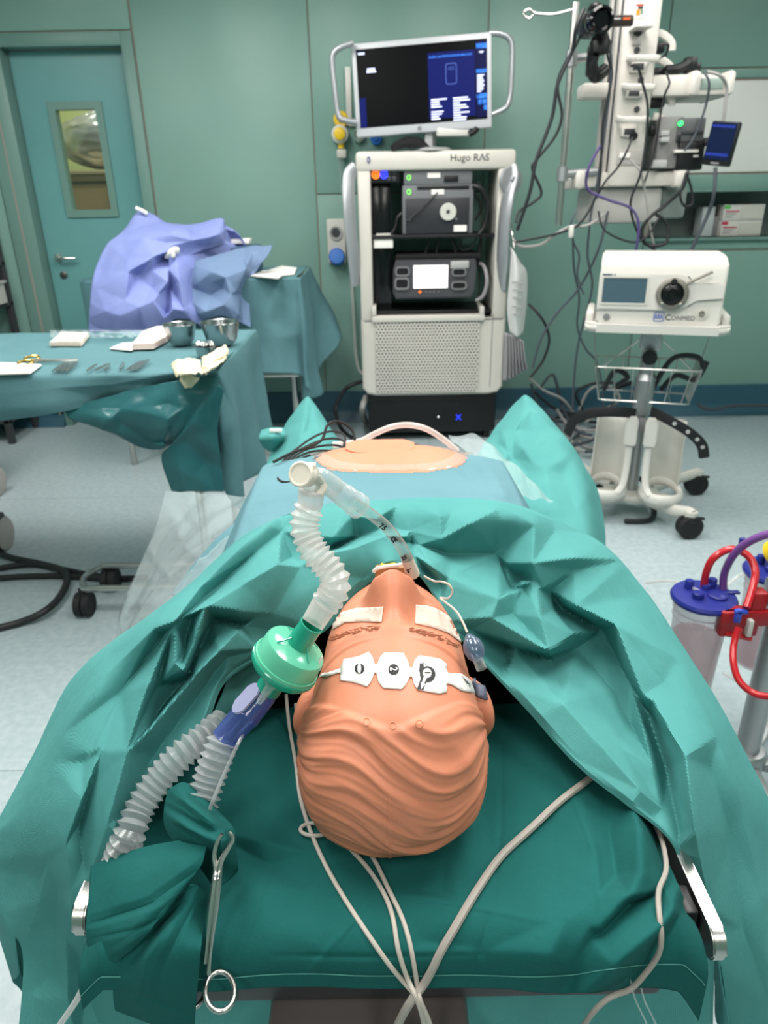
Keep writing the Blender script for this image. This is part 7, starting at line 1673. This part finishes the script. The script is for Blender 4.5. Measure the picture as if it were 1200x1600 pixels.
A = facets(A, [([(0, 615), (90, 606), (180, 600), (260, 585), (340, 580)], 10, 1), ([(100, 650), (180, 628), (260, 600), (330, 592)], -22, 1), ([(345, 590), (320, 640), (276, 680), (262, 700)], 24, 1), ([(300, 660), (330, 640), (345, 700)], -20, 1), ([(276, 680), (230, 670), (170, 650)], 14, 1), ([(340, 585), (345, 680), (345, 770)], 26, 1), ([(365, 560), (375, 660), (380, 770)], -14, 1), ([(395, 560), (408, 660), (415, 770)], 16, 1), ([(270, 700), (300, 730), (330, 770)], -16, 1)], 1.2, 46)
surf_obj('drape_skirt', A, M_TD, it)
# the shiny underlayer crumpled beneath the front edge
A = nety([[(100, 640, FY+.03-.03), (160, 622, FY+.02-.03), (230, 604, FY+.01-.03), (290, 592, FY-.03), (345, 588, FY-.03)], [(110, 655, FY+.02-.03), (170, 648, FY-.01-.03), (230, 640, FY-.03-.03), (285, 628, FY-.03-.03), (335, 615, FY-.02-.03)], [(150, 668, FY+.03-.03), (195, 676, FY-.03), (232, 682, FY-.02-.03), (268, 675, FY-.03-.03), (318, 648, FY-.02-.03)], [(200, 690, FY+.05-.03), (225, 700, FY+.03-.03), (242, 703, FY+.02-.03), (262, 698, FY+.01-.03), (285, 682, FY-.03)]])
A = facets(crom(crom(A, 70, 0), 60, 1), [([(150, 650), (165, 665), (172, 655), (182, 672)], 14, 1), ([(240, 648), (262, 655), (270, 665)], 14, 1), ([(190, 660), (230, 690), (262, 690)], -12, 1), ([(285, 640), (262, 668), (255, 695)], 12, 1)], 3.0, 30, 1)
surf_obj('crumpled_layer', A, M_TDG, it, noise_amp=0.004, noise_sc=22)
A = nety([[(330, 600, FY-.02-.03), (342, 600, FY-.03-.03), (350, 610, FY-.02-.03)], [(270, 690, FY+.0-.03), (305, 670, FY-.03-.03), (340, 670, FY-.02-.03)], [(252, 715, FY+.02-.03), (300, 725, FY-.02-.03), (345, 720, FY-.02-.03)], [(268, 768, FY+.02-.03), (305, 768, FY-.02-.03), (350, 768, FY-.02-.03)]])
A = facets(crom(crom(A, 50, 0), 40, 1), [([(330, 620), (300, 660), (262, 700)], 10, 1), ([(290, 690), (320, 720), (335, 765)], -10, 1), ([(275, 700), (280, 735), (290, 768)], 8, 1)], 3.0, 30, 1)
surf_obj('hanging_corner', A, M_TDG, it, noise_amp=0.004, noise_sc=20)
# clear wrap along the far edge
A = np.array([[tuple(P(x, 515.5+dy, Z=IZ+0.012+0.014*nz(x*0.09, dy*0.3)+0.012*nz(x*0.2, dy*0.2, 4)+0.006)) for dy in (0, 2, 4, 6, 8, 10, 12)] for x in range(78, 262, 3)])
o, _ = surf_obj('clear_wrap', A, MATS['clear_poly'], it, solid=0)
tabP = lambda px, py, dz=0.0: P(px, py, Z=IZ+0.006+dz)
def slab(name, label, cat, px, h, m, group=None, bev=0.004, layers=1):
    t = thing(name, label, cat, tuple(tabP(sum(p[0] for p in px)/len(px), sum(p[1] for p in px)/len(px))), 0, group)
    for k in range(layers):
        b = B(); q = [tabP(*p) for p in px]; c = sum(((v.x, v.y) for v in q), ()); 
        mx, my = sum(v.x for v in q)/len(q), sum(v.y for v in q)/len(q); s_ = 1-0.015*k
        prism(b, [(mx+(v.x-mx)*s_, my+(v.y-my)*s_) for v in q], IZ+0.006+h/layers*k, IZ+0.006+h/layers*(k+1)-0.0008, None, min(bev, h/layers*0.4)); obj('fold_layer' if layers > 1 else 'pad', b, m, t, world=True)
    return t
M_GAUZE = mat('cream_gauze', (226, 218, 206), 0.9, bump=(300, 0.3))
gp = slab('gauze_pack', 'square cream gauze pack with faint red print on the instrument table', 'gauze', [(77, 541), (128, 541), (141, 525), (96, 524)], 0.016, M_GAUZE, layers=3)
for k in range(3):
    b = B(); c = P(95+12*k, 533, Z=IZ+0.0225); boxb(b, c.x-0.012, c.x+0.010, c.y-0.006, c.y+0.006, c.z, c.z+0.0006); obj('red_print', b, mat('faint_red', (196, 150, 140), 0.8) if k == 0 else MATS['faint_red'], gp, world=True)
slab('folded_towel', 'white folded towel lying between gauze pack and steel bowls', 'towel', [(205, 547), (240, 546), (266, 532), (266, 517), (245, 517), (222, 526)], 0.022, mat('white_towel', (228, 214, 206), 0.9), layers=3)
slab('paper_sheet', 'small creased white sheet pulled out beside the folded towel', 'paper', [(171, 546), (206, 549), (214, 536), (190, 538)], 0.006, M_PAPER)
slab('white_pad', 'flat white pad at the near edge of the instrument table', 'pad', [(-60, 588), (48, 585), (66, 572), (-60, 566)], 0.008, M_PAPER)
M_BOWL = mat('bowl_steel', (178, 180, 182), 0.22, 1.0)
def bowl(px, py, r, h, label):
    t = thing('steel_bowl', label, 'bowl', tuple(tabP(px, py)), 0, 'steel bowls')
    b = B(); lathe(b, [(0, 0), (r*0.62, 0.002), (r*0.8, h*0.22), (r*0.95, h*0.7), (r*1.0, h*0.98), (r*1.06, h), (r*1.05, h*1.02), (r*0.98, h*0.99), (r*0.9, h*0.7), (r*0.74, h*0.22), (r*0.5, h*0.07), (0, h*0.06)], (0, 0, 0), (0, 0, 1), 40); obj('bowl', b, M_BOWL, t)
bowl(284, 538, 0.060, 0.075, 'smaller steel bowl beside the folded towel'); bowl(347, 538, 0.070, 0.082, 'larger steel bowl at the far corner of the instrument table')
t = thing('metal_cup', 'small steel cup behind the cream gloves', 'cup', tuple(tabP(322, 556)))
b = B(); lathe(b, [(0, 0), (0.03, 0.002), (0.036, 0.035), (0.039, 0.036), (0.034, 0.034), (0.028, 0.008), (0, 0.007)], (0, 0, 0), (0, 0, 1), 28); obj('cup', b, M_BOWL, t)
for k in range(3): b = B(); lathe(b, [(0.012, 0.02), (0.014, 0.045), (0.006, 0.052), (0, 0.052)], (-0.015+0.015*k, -0.008*(k % 2), 0), (0.1*(k-1), 0, 1), 12); obj('steel_tip', b, M_CHROME, t)
# cream gloves spilling over the edge
M_GL = mat('cream_latex', (228, 216, 186), 0.55, bump=(60, 0.4))
gl = thing('latex_gloves', 'crumpled cream latex gloves hanging over the corner of the instrument table', 'gloves', tuple(tabP(315, 575)))
def zpt(q): return P(q[0], q[1], Z=q[2]) if q[2] < 2 else P(q[0], q[1], Y=q[2])
for nm, rws in (('hand', [[(318, 580, .962), (330, 572, .985), (346, 560, .99), (356, 546, .97)], [(322, 584, .975), (336, 576, 1.005), (350, 564, 1.0), (357, 552, .97)], [(316, 560, .962), (328, 552, .985), (340, 545, .985), (352, 541, .965)]]),
                ('hand', [[(272, 580, .96), (284, 572, .985), (300, 570, .99), (314, 576, .965)], [(276, 590, .96), (290, 584, .99), (305, 582, .99), (318, 584, .97)], [(268, 572, .965), (280, 562, .99), (296, 560, .99), (312, 565, .965)]])):
    A = np.array([[tuple(zpt(q)) for q in r] for r in (rws[1], rws[0], rws[2])]); surf_obj(nm, crom(crom(A, 24, 0), 24, 1), M_GL, gl, noise_amp=0.010, noise_sc=42, solid=0.003)
A = nety([[(282, 578, FY-.012), (296, 575, FY-.02), (312, 577, FY-.012)], [(281, 592, FY-.03), (296, 590, FY-.045), (312, 592, FY-.03)], [(280, 606, FY-.03), (294, 607, FY-.05), (309, 609, FY-.03)]])
surf_obj('cuff', crom(crom(A, 24, 0), 24, 1), M_GL, gl, noise_amp=0.006, noise_sc=50, solid=0.003)
b = B(); tube(b, [tabP(283, 585, .02), tabP(278, 572, .035), tabP(290, 564, .035), tabP(302, 568, .035), tabP(306, 580, .02)], 0.010, 8, flat=(1, .6)); tube(b, [tabP(322, 575, .02), tabP(332, 562, .04), tabP(346, 556, .04), tabP(352, 548, .02)], 0.011, 8, flat=(1, .6)); obj('finger', b, M_GL, gl, world=True)
# instruments
sc_ = thing('scissors', 'long scissors with golden ring handles on the instrument table', 'scissors', tuple(tabP(75, 563)))
M_GOLD = mat('gold_handle', (214, 178, 96), 0.25, 1.0)
b = B(); tube(b, [tabP(52, 562, .006), tabP(85, 563, .005), tabP(121, 562, .004)], 0.0045, 8, 3); obj('blade', b, M_STEEL, sc_, world=True)
b = B(); tube(b, [tabP(52, 565, .006), tabP(85, 564, .008), tabP(122, 563, .006)], 0.004, 8, 3); obj('blade', b, M_STEEL, sc_, world=True)
for px, py in ((40, 567), (50, 560)):
    c = tabP(px, py, .008); b = B(); tube(b, [c+Vector((0.024*math.cos(a), 0.018*math.sin(a), 0.004*math.sin(a))) for a in np.linspace(0, 2*PI, 16, endpoint=False)], 0.0048, 8, 2, closed=True); obj('ring_handle', b, M_GOLD, sc_, world=True)
def forceps(x0, y0, x1, y1, label, g):
    t = thing('forceps', label, 'forceps', tuple(tabP(x0, y0)), 0, g)
    a, c = tabP(x0, y0, .006), tabP(x1, y1, .006); s_ = (c-a).normalized(); nrm = Vector((-s_.y, s_.x, 0))
    for sg in (-1, 1):
        b = B(); tube(b, [a, a.lerp(c, .35)+nrm*sg*0.0045, a.lerp(c, .75)+nrm*sg*0.003, c+nrm*sg*0.0008], lambda q: 0.0028-0.0014*q, 8, 5, flat=(1, .8)); obj('arm', b, M_STEEL, t, world=True)
ws = ['nearest the scissors', 'second from the scissors', 'third from the scissors', 'fourth from the scissors']
for k in range(4): forceps(82+7*k, 580, 104+6*k, 565, 'steel forceps in the bundle %s' % ws[k], 'forceps on the instrument table')
for k in range(2): forceps(136+14*k, 579-k, 152+16*k, 568, 'steel forceps of the middle pair, %s' % ('with bent arms toward the scissors' if k == 0 else 'toward the gloves'), 'forceps on the instrument table')
forceps(164, 578, 172, 568, 'short steel forceps standing alone beside the middle pair', 'forceps on the instrument table')
for k, q in enumerate(((188, 577, 193, 566), (198, 578, 219, 564), (204, 578, 227, 562), (211, 578, 234, 561))): forceps(*q, 'steel forceps of the group nearest the gloves, %s' % ['the shortest one', 'first of the long ones', 'middle of the long ones', 'last of the long ones'][k], 'forceps on the instrument table')

# back table with gowns
BTY = 3.95
btz = P(300, 436, Y=BTY).z
bx0, bx1 = P(130, 450, Y=BTY).x, P(464, 450, Y=BTY).x
bt = thing('back_table', 'back table under a teal drape standing against the green wall', 'table', ((bx0+bx1)/2, 4.3, 0))
b = B(); boxb(b, bx0+0.02, bx1-0.02, BTY+0.02, 4.6, btz-0.05, btz-0.004, 0.01); obj('table_frame', b, M_STEEL, bt, world=True)
for x in (bx0+0.08, bx1-0.06):
    for y in (BTY+0.1, 4.5): b = B(); cyl(b, (x, y, 0), (x, y, btz-0.05), 0.018, n=12); obj('leg', b, M_STEEL, bt, world=True)
zlow = P(400, 622, Y=BTY).z
b = B(); boxb(b, bx0+0.05, bx1-0.03, BTY+0.08, 4.55, P(440, 584, Y=BTY+.08).z-0.02, P(440, 584, Y=BTY+.08).z, 0.004); obj('lower_shelf', b, M_STEEL, bt, world=True)
A = np.zeros((60, 40, 3))
for i, u in enumerate(np.linspace(0, 1, 60)):
    for j, v in enumerate(np.linspace(0, 1, 40)): A[i, j] = (bx0+(bx1-bx0)*u, BTY+(4.62-BTY)*v, btz+0.004*nz(u*6, v*4))
surf_obj('drape_top', A, M_TD, bt)
per = [(bx0, 4.5), (bx0, BTY+0.2), (bx0, BTY+0.02), (bx0+0.3, BTY), (bx0+0.7, BTY), (bx1-0.3, BTY), (bx1-0.02, BTY), (bx1+0.01, BTY+0.03), (bx1+0.01, BTY+0.25), (bx1+0.01, BTY+0.45), (bx1, 4.62)]
h1_ = P(440, 584, Y=BTY).z; h2_ = P(480, 626, Y=BTY).z
hem = [h1_]*3+[h1_+0.02, h1_, h1_+0.01, h1_-0.01, h2_, h2_-0.02, h2_+0.15, h2_+0.3]
PP = crom(np.array([(x, y, h) for (x, y), h in zip(per, hem)]), 150, 0); n = len(PP); A = np.zeros((n, 44, 3))
for i in range(n):
    x, y, h = PP[i]; s_ = i/(n-1); t0, t1 = PP[max(i-1, 0)], PP[min(i+1, n-1)]; tx, ty = t1[0]-t0[0], t1[1]-t0[1]; L_ = math.hypot(tx, ty); nx, ny = ty/L_, -tx/L_
    for j in range(44):
        v = j/43; z = btz-(btz-h)*v; rip = 0.018*v*math.sin(s_*40+1.5*math.sin(s_*9))+0.02*v*nz(s_*8, v*2)
        if s_ > 0.6: rip *= 2.0; 
        fl_ = 0.16*v*max(0, (s_-0.75)/0.25)
        A[i, j] = (x+nx*(rip+0.01+fl_), y+ny*(rip+0.01), z)
A = facets(A, [([(395, 445), (420, 500), (440, 580)], 14, 1), ([(440, 440), (432, 500), (452, 584)], -14, 1), ([(466, 436), (468, 520), (470, 620)], 18, 1), ([(400, 500), (440, 530), (464, 540)], 10, 1)], 1.2, 40)
surf_obj('drape_skirt', A, M_TD, bt)
M_GOWN = fabric('violet_gown', (140, 152, 208), (132, 144, 203), 400, 0.1, 0.85, thin=0.06); M_GOWN2 = fabric('slate_gown', (116, 138, 170), (110, 132, 165), 400, 0.1, 0.85, thin=0.06)
GN = nety([[(188, 372, 4.16), (214, 331, 4.2), (240, 335, 4.22), (262, 348, 4.25), (300, 350, 4.25), (345, 341, 4.25), (352, 350, 4.27)],
           [(170, 378, 4.02), (205, 364, 4.0), (240, 360, 4.0), (272, 358, 4.02), (305, 364, 4.05), (340, 364, 4.1), (357, 377, 4.2)],
           [(152, 412, 3.92), (195, 400, 3.9), (236, 386, 3.9), (270, 384, 3.93), (296, 388, 3.98), (325, 386, 4.03), (357, 380, 4.15)],
           [(143, 446, 3.86), (186, 440, 3.82), (230, 428, 3.82), (262, 420, 3.84), (282, 412, 3.88), (300, 402, 3.94), (320, 396, 4.02)],
           [(140, 480, 3.84), (186, 478, 3.79), (228, 468, 3.79), (256, 462, 3.80), (276, 456, 3.82), (290, 448, 3.86), (296, 440, 3.9)],
           [(139, 500, 3.84), (184, 500, 3.78), (226, 494, 3.78), (252, 486, 3.79), (272, 482, 3.80), (290, 488, 3.82), (299, 496, 3.84)],
           [(138, 530, 3.86), (182, 532, 3.80), (224, 532, 3.80), (250, 530, 3.82), (270, 500, 3.86), (286, 498, 3.86), (298, 500, 3.87)]])
GF = [([(190, 374), (225, 372), (262, 366), (290, 352)], 26, 1), ([(195, 362), (230, 350), (262, 356)], -24, 1), ([(170, 380), (200, 405), (240, 402), (268, 384)], 18, 1), ([(150, 450), (200, 425), (236, 400), (266, 392)], 16, 1), ([(268, 392), (262, 440), (240, 470), (232, 520)], 22, 1), ([(200, 425), (196, 470), (188, 530)], 18, 1), ([(215, 430), (218, 480), (220, 530)], -18, 1), ([(140, 475), (165, 486), (187, 494), (222, 480), (255, 455)], 20, 1), ([(275, 400), (280, 440), (288, 485)], 18, 1), ([(262, 400), (266, 450), (262, 490)], -16, 1), ([(290, 400), (320, 396), (356, 382)], -22, 1), ([(262, 380), (300, 376), (340, 366)], 16, 1), ([(300, 356), (322, 364), (345, 352)], -14, 1), ([(245, 470), (256, 495), (270, 484), (292, 490)], 18, 1)]
A = facets(crom(crom(GN, 130, 0), 130, 1), GF, 3.6, 34, 1)
A = skirt(A, 0.12, 0.1, (-1,), 4)
g_, _ = surf_obj('surgical_gown', A, M_GOWN, None, noise_amp=0.004, noise_sc=14, solid=0.003, ang=16); put(g_, 'violet-blue surgical gown heaped over things on the back table', 'gown', 'gowns on the back table')
GN = nety([[(286, 412, 4.0), (318, 404, 4.02), (352, 394, 4.06), (390, 385, 4.1), (426, 383, 4.14)], [(290, 436, 3.92), (322, 428, 3.92), (352, 416, 3.93), (384, 402, 3.98), (420, 396, 4.05)], [(293, 462, 3.90), (322, 456, 3.88), (350, 446, 3.88), (378, 430, 3.90), (404, 418, 3.96)], [(298, 484, 3.89), (322, 487, 3.86), (346, 476, 3.86), (370, 470, 3.87), (390, 450, 3.92)], [(300, 500, 3.92), (322, 498, 3.88), (346, 494, 3.87), (368, 500, 3.87), (392, 512, 3.89)]])
A = facets(crom(crom(GN, 80, 0), 90, 1), [([(300, 412), (330, 425), (352, 434), (372, 412)], 20, 1), ([(330, 440), (352, 434), (360, 460), (368, 500)], 18, 1), ([(380, 400), (392, 425), (376, 460), (380, 500)], -18, 1), ([(395, 392), (384, 420), (370, 455)], 16, 1), ([(295, 470), (322, 486), (350, 476), (372, 492)], 22, 1), ([(300, 450), (330, 462), (348, 450)], -12, 1)], 3.2, 34, 1)
g2_, _ = surf_obj('surgical_gown', A, M_GOWN2, None, noise_amp=0.004, noise_sc=16, solid=0.003, ang=16); put(g2_, 'slate-blue surgical gown beside the violet one on the back table', 'gown', 'gowns on the back table')
b = B(); tube(b, [P(262, 402, Y=3.86), P(266, 396, Y=3.84), P(272, 391, Y=3.86), P(278, 392, Y=3.88)], 0.018, 10, flat=(1, .6)); box(b, P(268, 398, Y=3.85), (0.04, 0.03, 0.03), 0.01); put(obj('white_tag', b, M_PAPER), 'white tie tag at the middle of the violet gown', 'tag')
b = B(); tube(b, [P(212, 325, Y=4.2), P(222, 329, Y=4.2), P(230, 334, Y=4.2)], 0.010, 8); put(obj('white_clip', b, M_PAPER), 'white clip at the peak of the violet gown', 'clip')
for lb, px, h in (('folded white paper on the back table nearest the wall', [(408, 428), (418, 435), (460, 430), (464, 420), (440, 417)], .006), ('folded white paper at the front edge of the back table', [(392, 433), (435, 437), (448, 428), (412, 425)], .008), ('small white pad behind the slate gown', [(362, 381), (386, 381), (390, 376), (370, 375)], .012)):
    yb = 4.2 if 'small' in lb else None
    q = [P(x, y, Z=btz+0.004) if not yb else P(x, y, Y=4.3) for x, y in px]
    b = B()
    if yb: boxb(b, q[0].x, q[2].x, 4.28, 4.38, q[0].z, q[2].z+0.01, 0.004)
    else: prism(b, [(v.x, min(v.y, 4.6)) for v in q], btz+0.006, btz+0.006+h, None, 0.002)
    put(obj('folded_paper', b, M_PAPER), lb, 'paper', 'papers on the back table')
if True:
    b = B(); c = P(376, 380, Y=4.33); boxb(b, c.x-0.15, c.x+0.10, 4.18, 4.45, btz+0.004, c.z-0.012, 0.01); put(obj('set_container', b, mat('dark_blue_case', (60, 84, 120), 0.4)), 'dark blue container under the slate gown on the back table', 'container')

# rack at the far left
rk = thing('storage_rack', 'dark storage rack at the picture edge beside the door', 'rack', (-2.5, 4.68, 0))
for x in (-2.45, -2.9):
    for y in (4.50, 4.86): b = B(); boxb(b, x-0.02, x+0.02, y-0.02, y+0.02, 0, 1.35, 0.004); obj('post', b, M_DGREY, rk, world=True)
for z in (0.15, 0.55, 0.85, 1.10, 1.33): b = B(); boxb(b, -2.92, -2.43, 4.48, 4.88, z-0.012, z+0.012, 0.003); obj('shelf', b, M_DGREY, rk, world=True)
t = thing('white_bin', 'white plastic bin on the dark storage rack', 'bin', (-2.53, 4.64, 0.862))
b = B(); rimmed(b, rrect(0.24, 0.3, 0.03, 4), rrect(0.23, 0.29, 0.028, 4), 0, 0.13, Matrix.Translation((0, 0, 0))); prism(b, rrect(0.24, 0.3, 0.03, 4), 0, 0.006); obj('body', b, M_WHITE, t)
b = B(); rimmed(b, rrect(0.27, 0.33, 0.035, 4), rrect(0.23, 0.29, 0.028, 4), 0.13, 0.14); obj('rim', b, M_WHITE, t)
b = B()
for k in range(6): box(b, (-0.06+0.024*k, 0.02*math.sin(k*2), 0.14+0.012*(k % 2)), (0.05, 0.12, 0.03), 0.01, None)
obj('packets', b, M_PAPER, t)
t = thing('bottle', 'white wrapped pack on the upper shelf of the storage rack', 'pack', (-2.50, 4.62, 1.112)); t.name = 'wrapped_pack'
b = B(); box(b, (0, 0, 0.05), (0.16, 0.2, 0.10), 0.03, None, 3); obj('wrap', b, M_PAPER, t); b = B(); box(b, (0, 0, 0.103), (0.16, 0.03, 0.006), 0.002); obj('band', b, M_LGREY, t)

# equipment casters at the left edge
CW = P(9, 857, Z=0)
ec = thing('equipment_cart', 'grey wheeled equipment cart at the picture edge with large pale casters', 'cart', (CW.x-0.35, CW.y+0.1, 0))
M_PALE = mat('pale_wheel', (176, 170, 166), 0.45)
def big_caster(c, r=0.076):
    for sx in (-1, 1):
        b = B(); lathe(b, [(0, -0.004), (r*0.9, -0.003), (r, 0.004), (r, 0.018), (r*0.9, 0.022), (0, 0.022)], c+Vector((sx*0.02-0.009, 0, r)), (1, 0, 0), 32); w = obj('caster', b, M_PALE, ec, world=True)
        b = B(); tube(b, [c+Vector((sx*0.02, r*0.99*math.cos(a), r+r*0.99*math.sin(a))) for a in np.linspace(0, 2*PI, 28, endpoint=False)], 0.0065, 8, 1, closed=True); obj('tyre', b, M_DGREY, w, world=True)
    b = B(); box(b, c+Vector((0, 0, 2*r+0.0)), (0.05, 0.08, 0.04), 0.012); obj('caster_fork', b, M_DGREY, ec, world=True)
big_caster(Vector((CW.x-0.01, CW.y, 0)))
C2_ = P(-4, 772, Z=0.0); big_caster(Vector((C2_.x, C2_.y, 0)))
b = B(); q = P(-8, 705, Y=CW.y+0.15); boxb(b, q.x-0.7, P(3, 705, Y=C2_.y+0.25).x, CW.y+0.2, C2_.y+0.25, 0.20, 0.26, 0.02); obj('chassis', b, M_GREY, ec, world=True)
b = B(); boxb(b, q.x-0.9, P(-6, 705, Y=C2_.y+0.25).x, CW.y+0.25, C2_.y+0.2, 0.26, 0.8, 0.02); obj('cabinet', b, M_LGREY, ec, world=True)
# steel loop base with black casters
lb0 = P(128, 905, Z=0.12)
stb = thing('steel_trolley', 'steel tube loop base on black casters partly behind the plastic sheet', 'base', (lb0.x+0.2, lb0.y, 0))
yA, yB = P(170, 884, Z=.115).y, P(170, 919, Z=.115).y; xc_ = lb0.x
q = [(xc_+0.55, yA, .115), (xc_+0.08, yA, .115), (xc_+0.03, yA-0.012, .115), (xc_+0.0, (yA+yB)/2, .115), (xc_+0.03, yB+0.012, .115), (xc_+0.08, yB, .115), (xc_+0.55, yB, .115)]
b = B(); tube(b, q, 0.0125, 12, 6); obj('tube_loop', b, M_STEEL, stb, world=True)
for x, y in ((P(141, 930, Z=.05).x, yB), (P(172, 905, Z=.05).x, yA+0.01), (xc_+0.5, yB), (xc_+0.5, yA)):
    b = B(); cyl(cyl(b, (x-0.028, y, 0.046), (x-0.003, y, 0.046), 0.046, n=28), (x+0.003, y, 0.046), (x+0.028, y, 0.046), 0.046, n=28); cyl(b, (x, y, 0.06), (x, y, 0.115), 0.012); o = obj('caster', b, M_RUBBER, stb, world=True)
    b = B(); lathe(b, [(0.008, 0), (0.008, 0.004), (0, 0.004)], (x-0.028, y, 0.046), (-1, -0.2, 0), 10); obj('hub_cap', b, M_GREY, o, world=True)
M_FC = mat('black_floor_cable', (34, 34, 36), 0.5)
for lb, r, pts in (('thick black cable on the floor curving in a wide loop past the steel base', .014, [(-20, 985), (30, 973), (70, 955), (95, 930), (105, 905), (95, 890), (60, 880), (20, 872), (-20, 858)]),
                   ('thick black cable on the floor running straight behind the loop', .013, [(-20, 905), (30, 901), (90, 900), (130, 902), (175, 904), (230, 903)]),
                   ('thick black cable on the floor from the picture edge to the steel base', .013, [(-20, 892), (10, 886), (50, 882), (90, 888), (140, 898), (200, 905)])):
    b = B(); tube(b, [P(x, y, Z=r+0.001+(0.024 if 'loop past' in lb and 60 < x < 110 else 0)) for x, y in pts], r, 10); put(obj('floor_cable', b, M_FC), lb, 'cable', 'black cables on the floor')
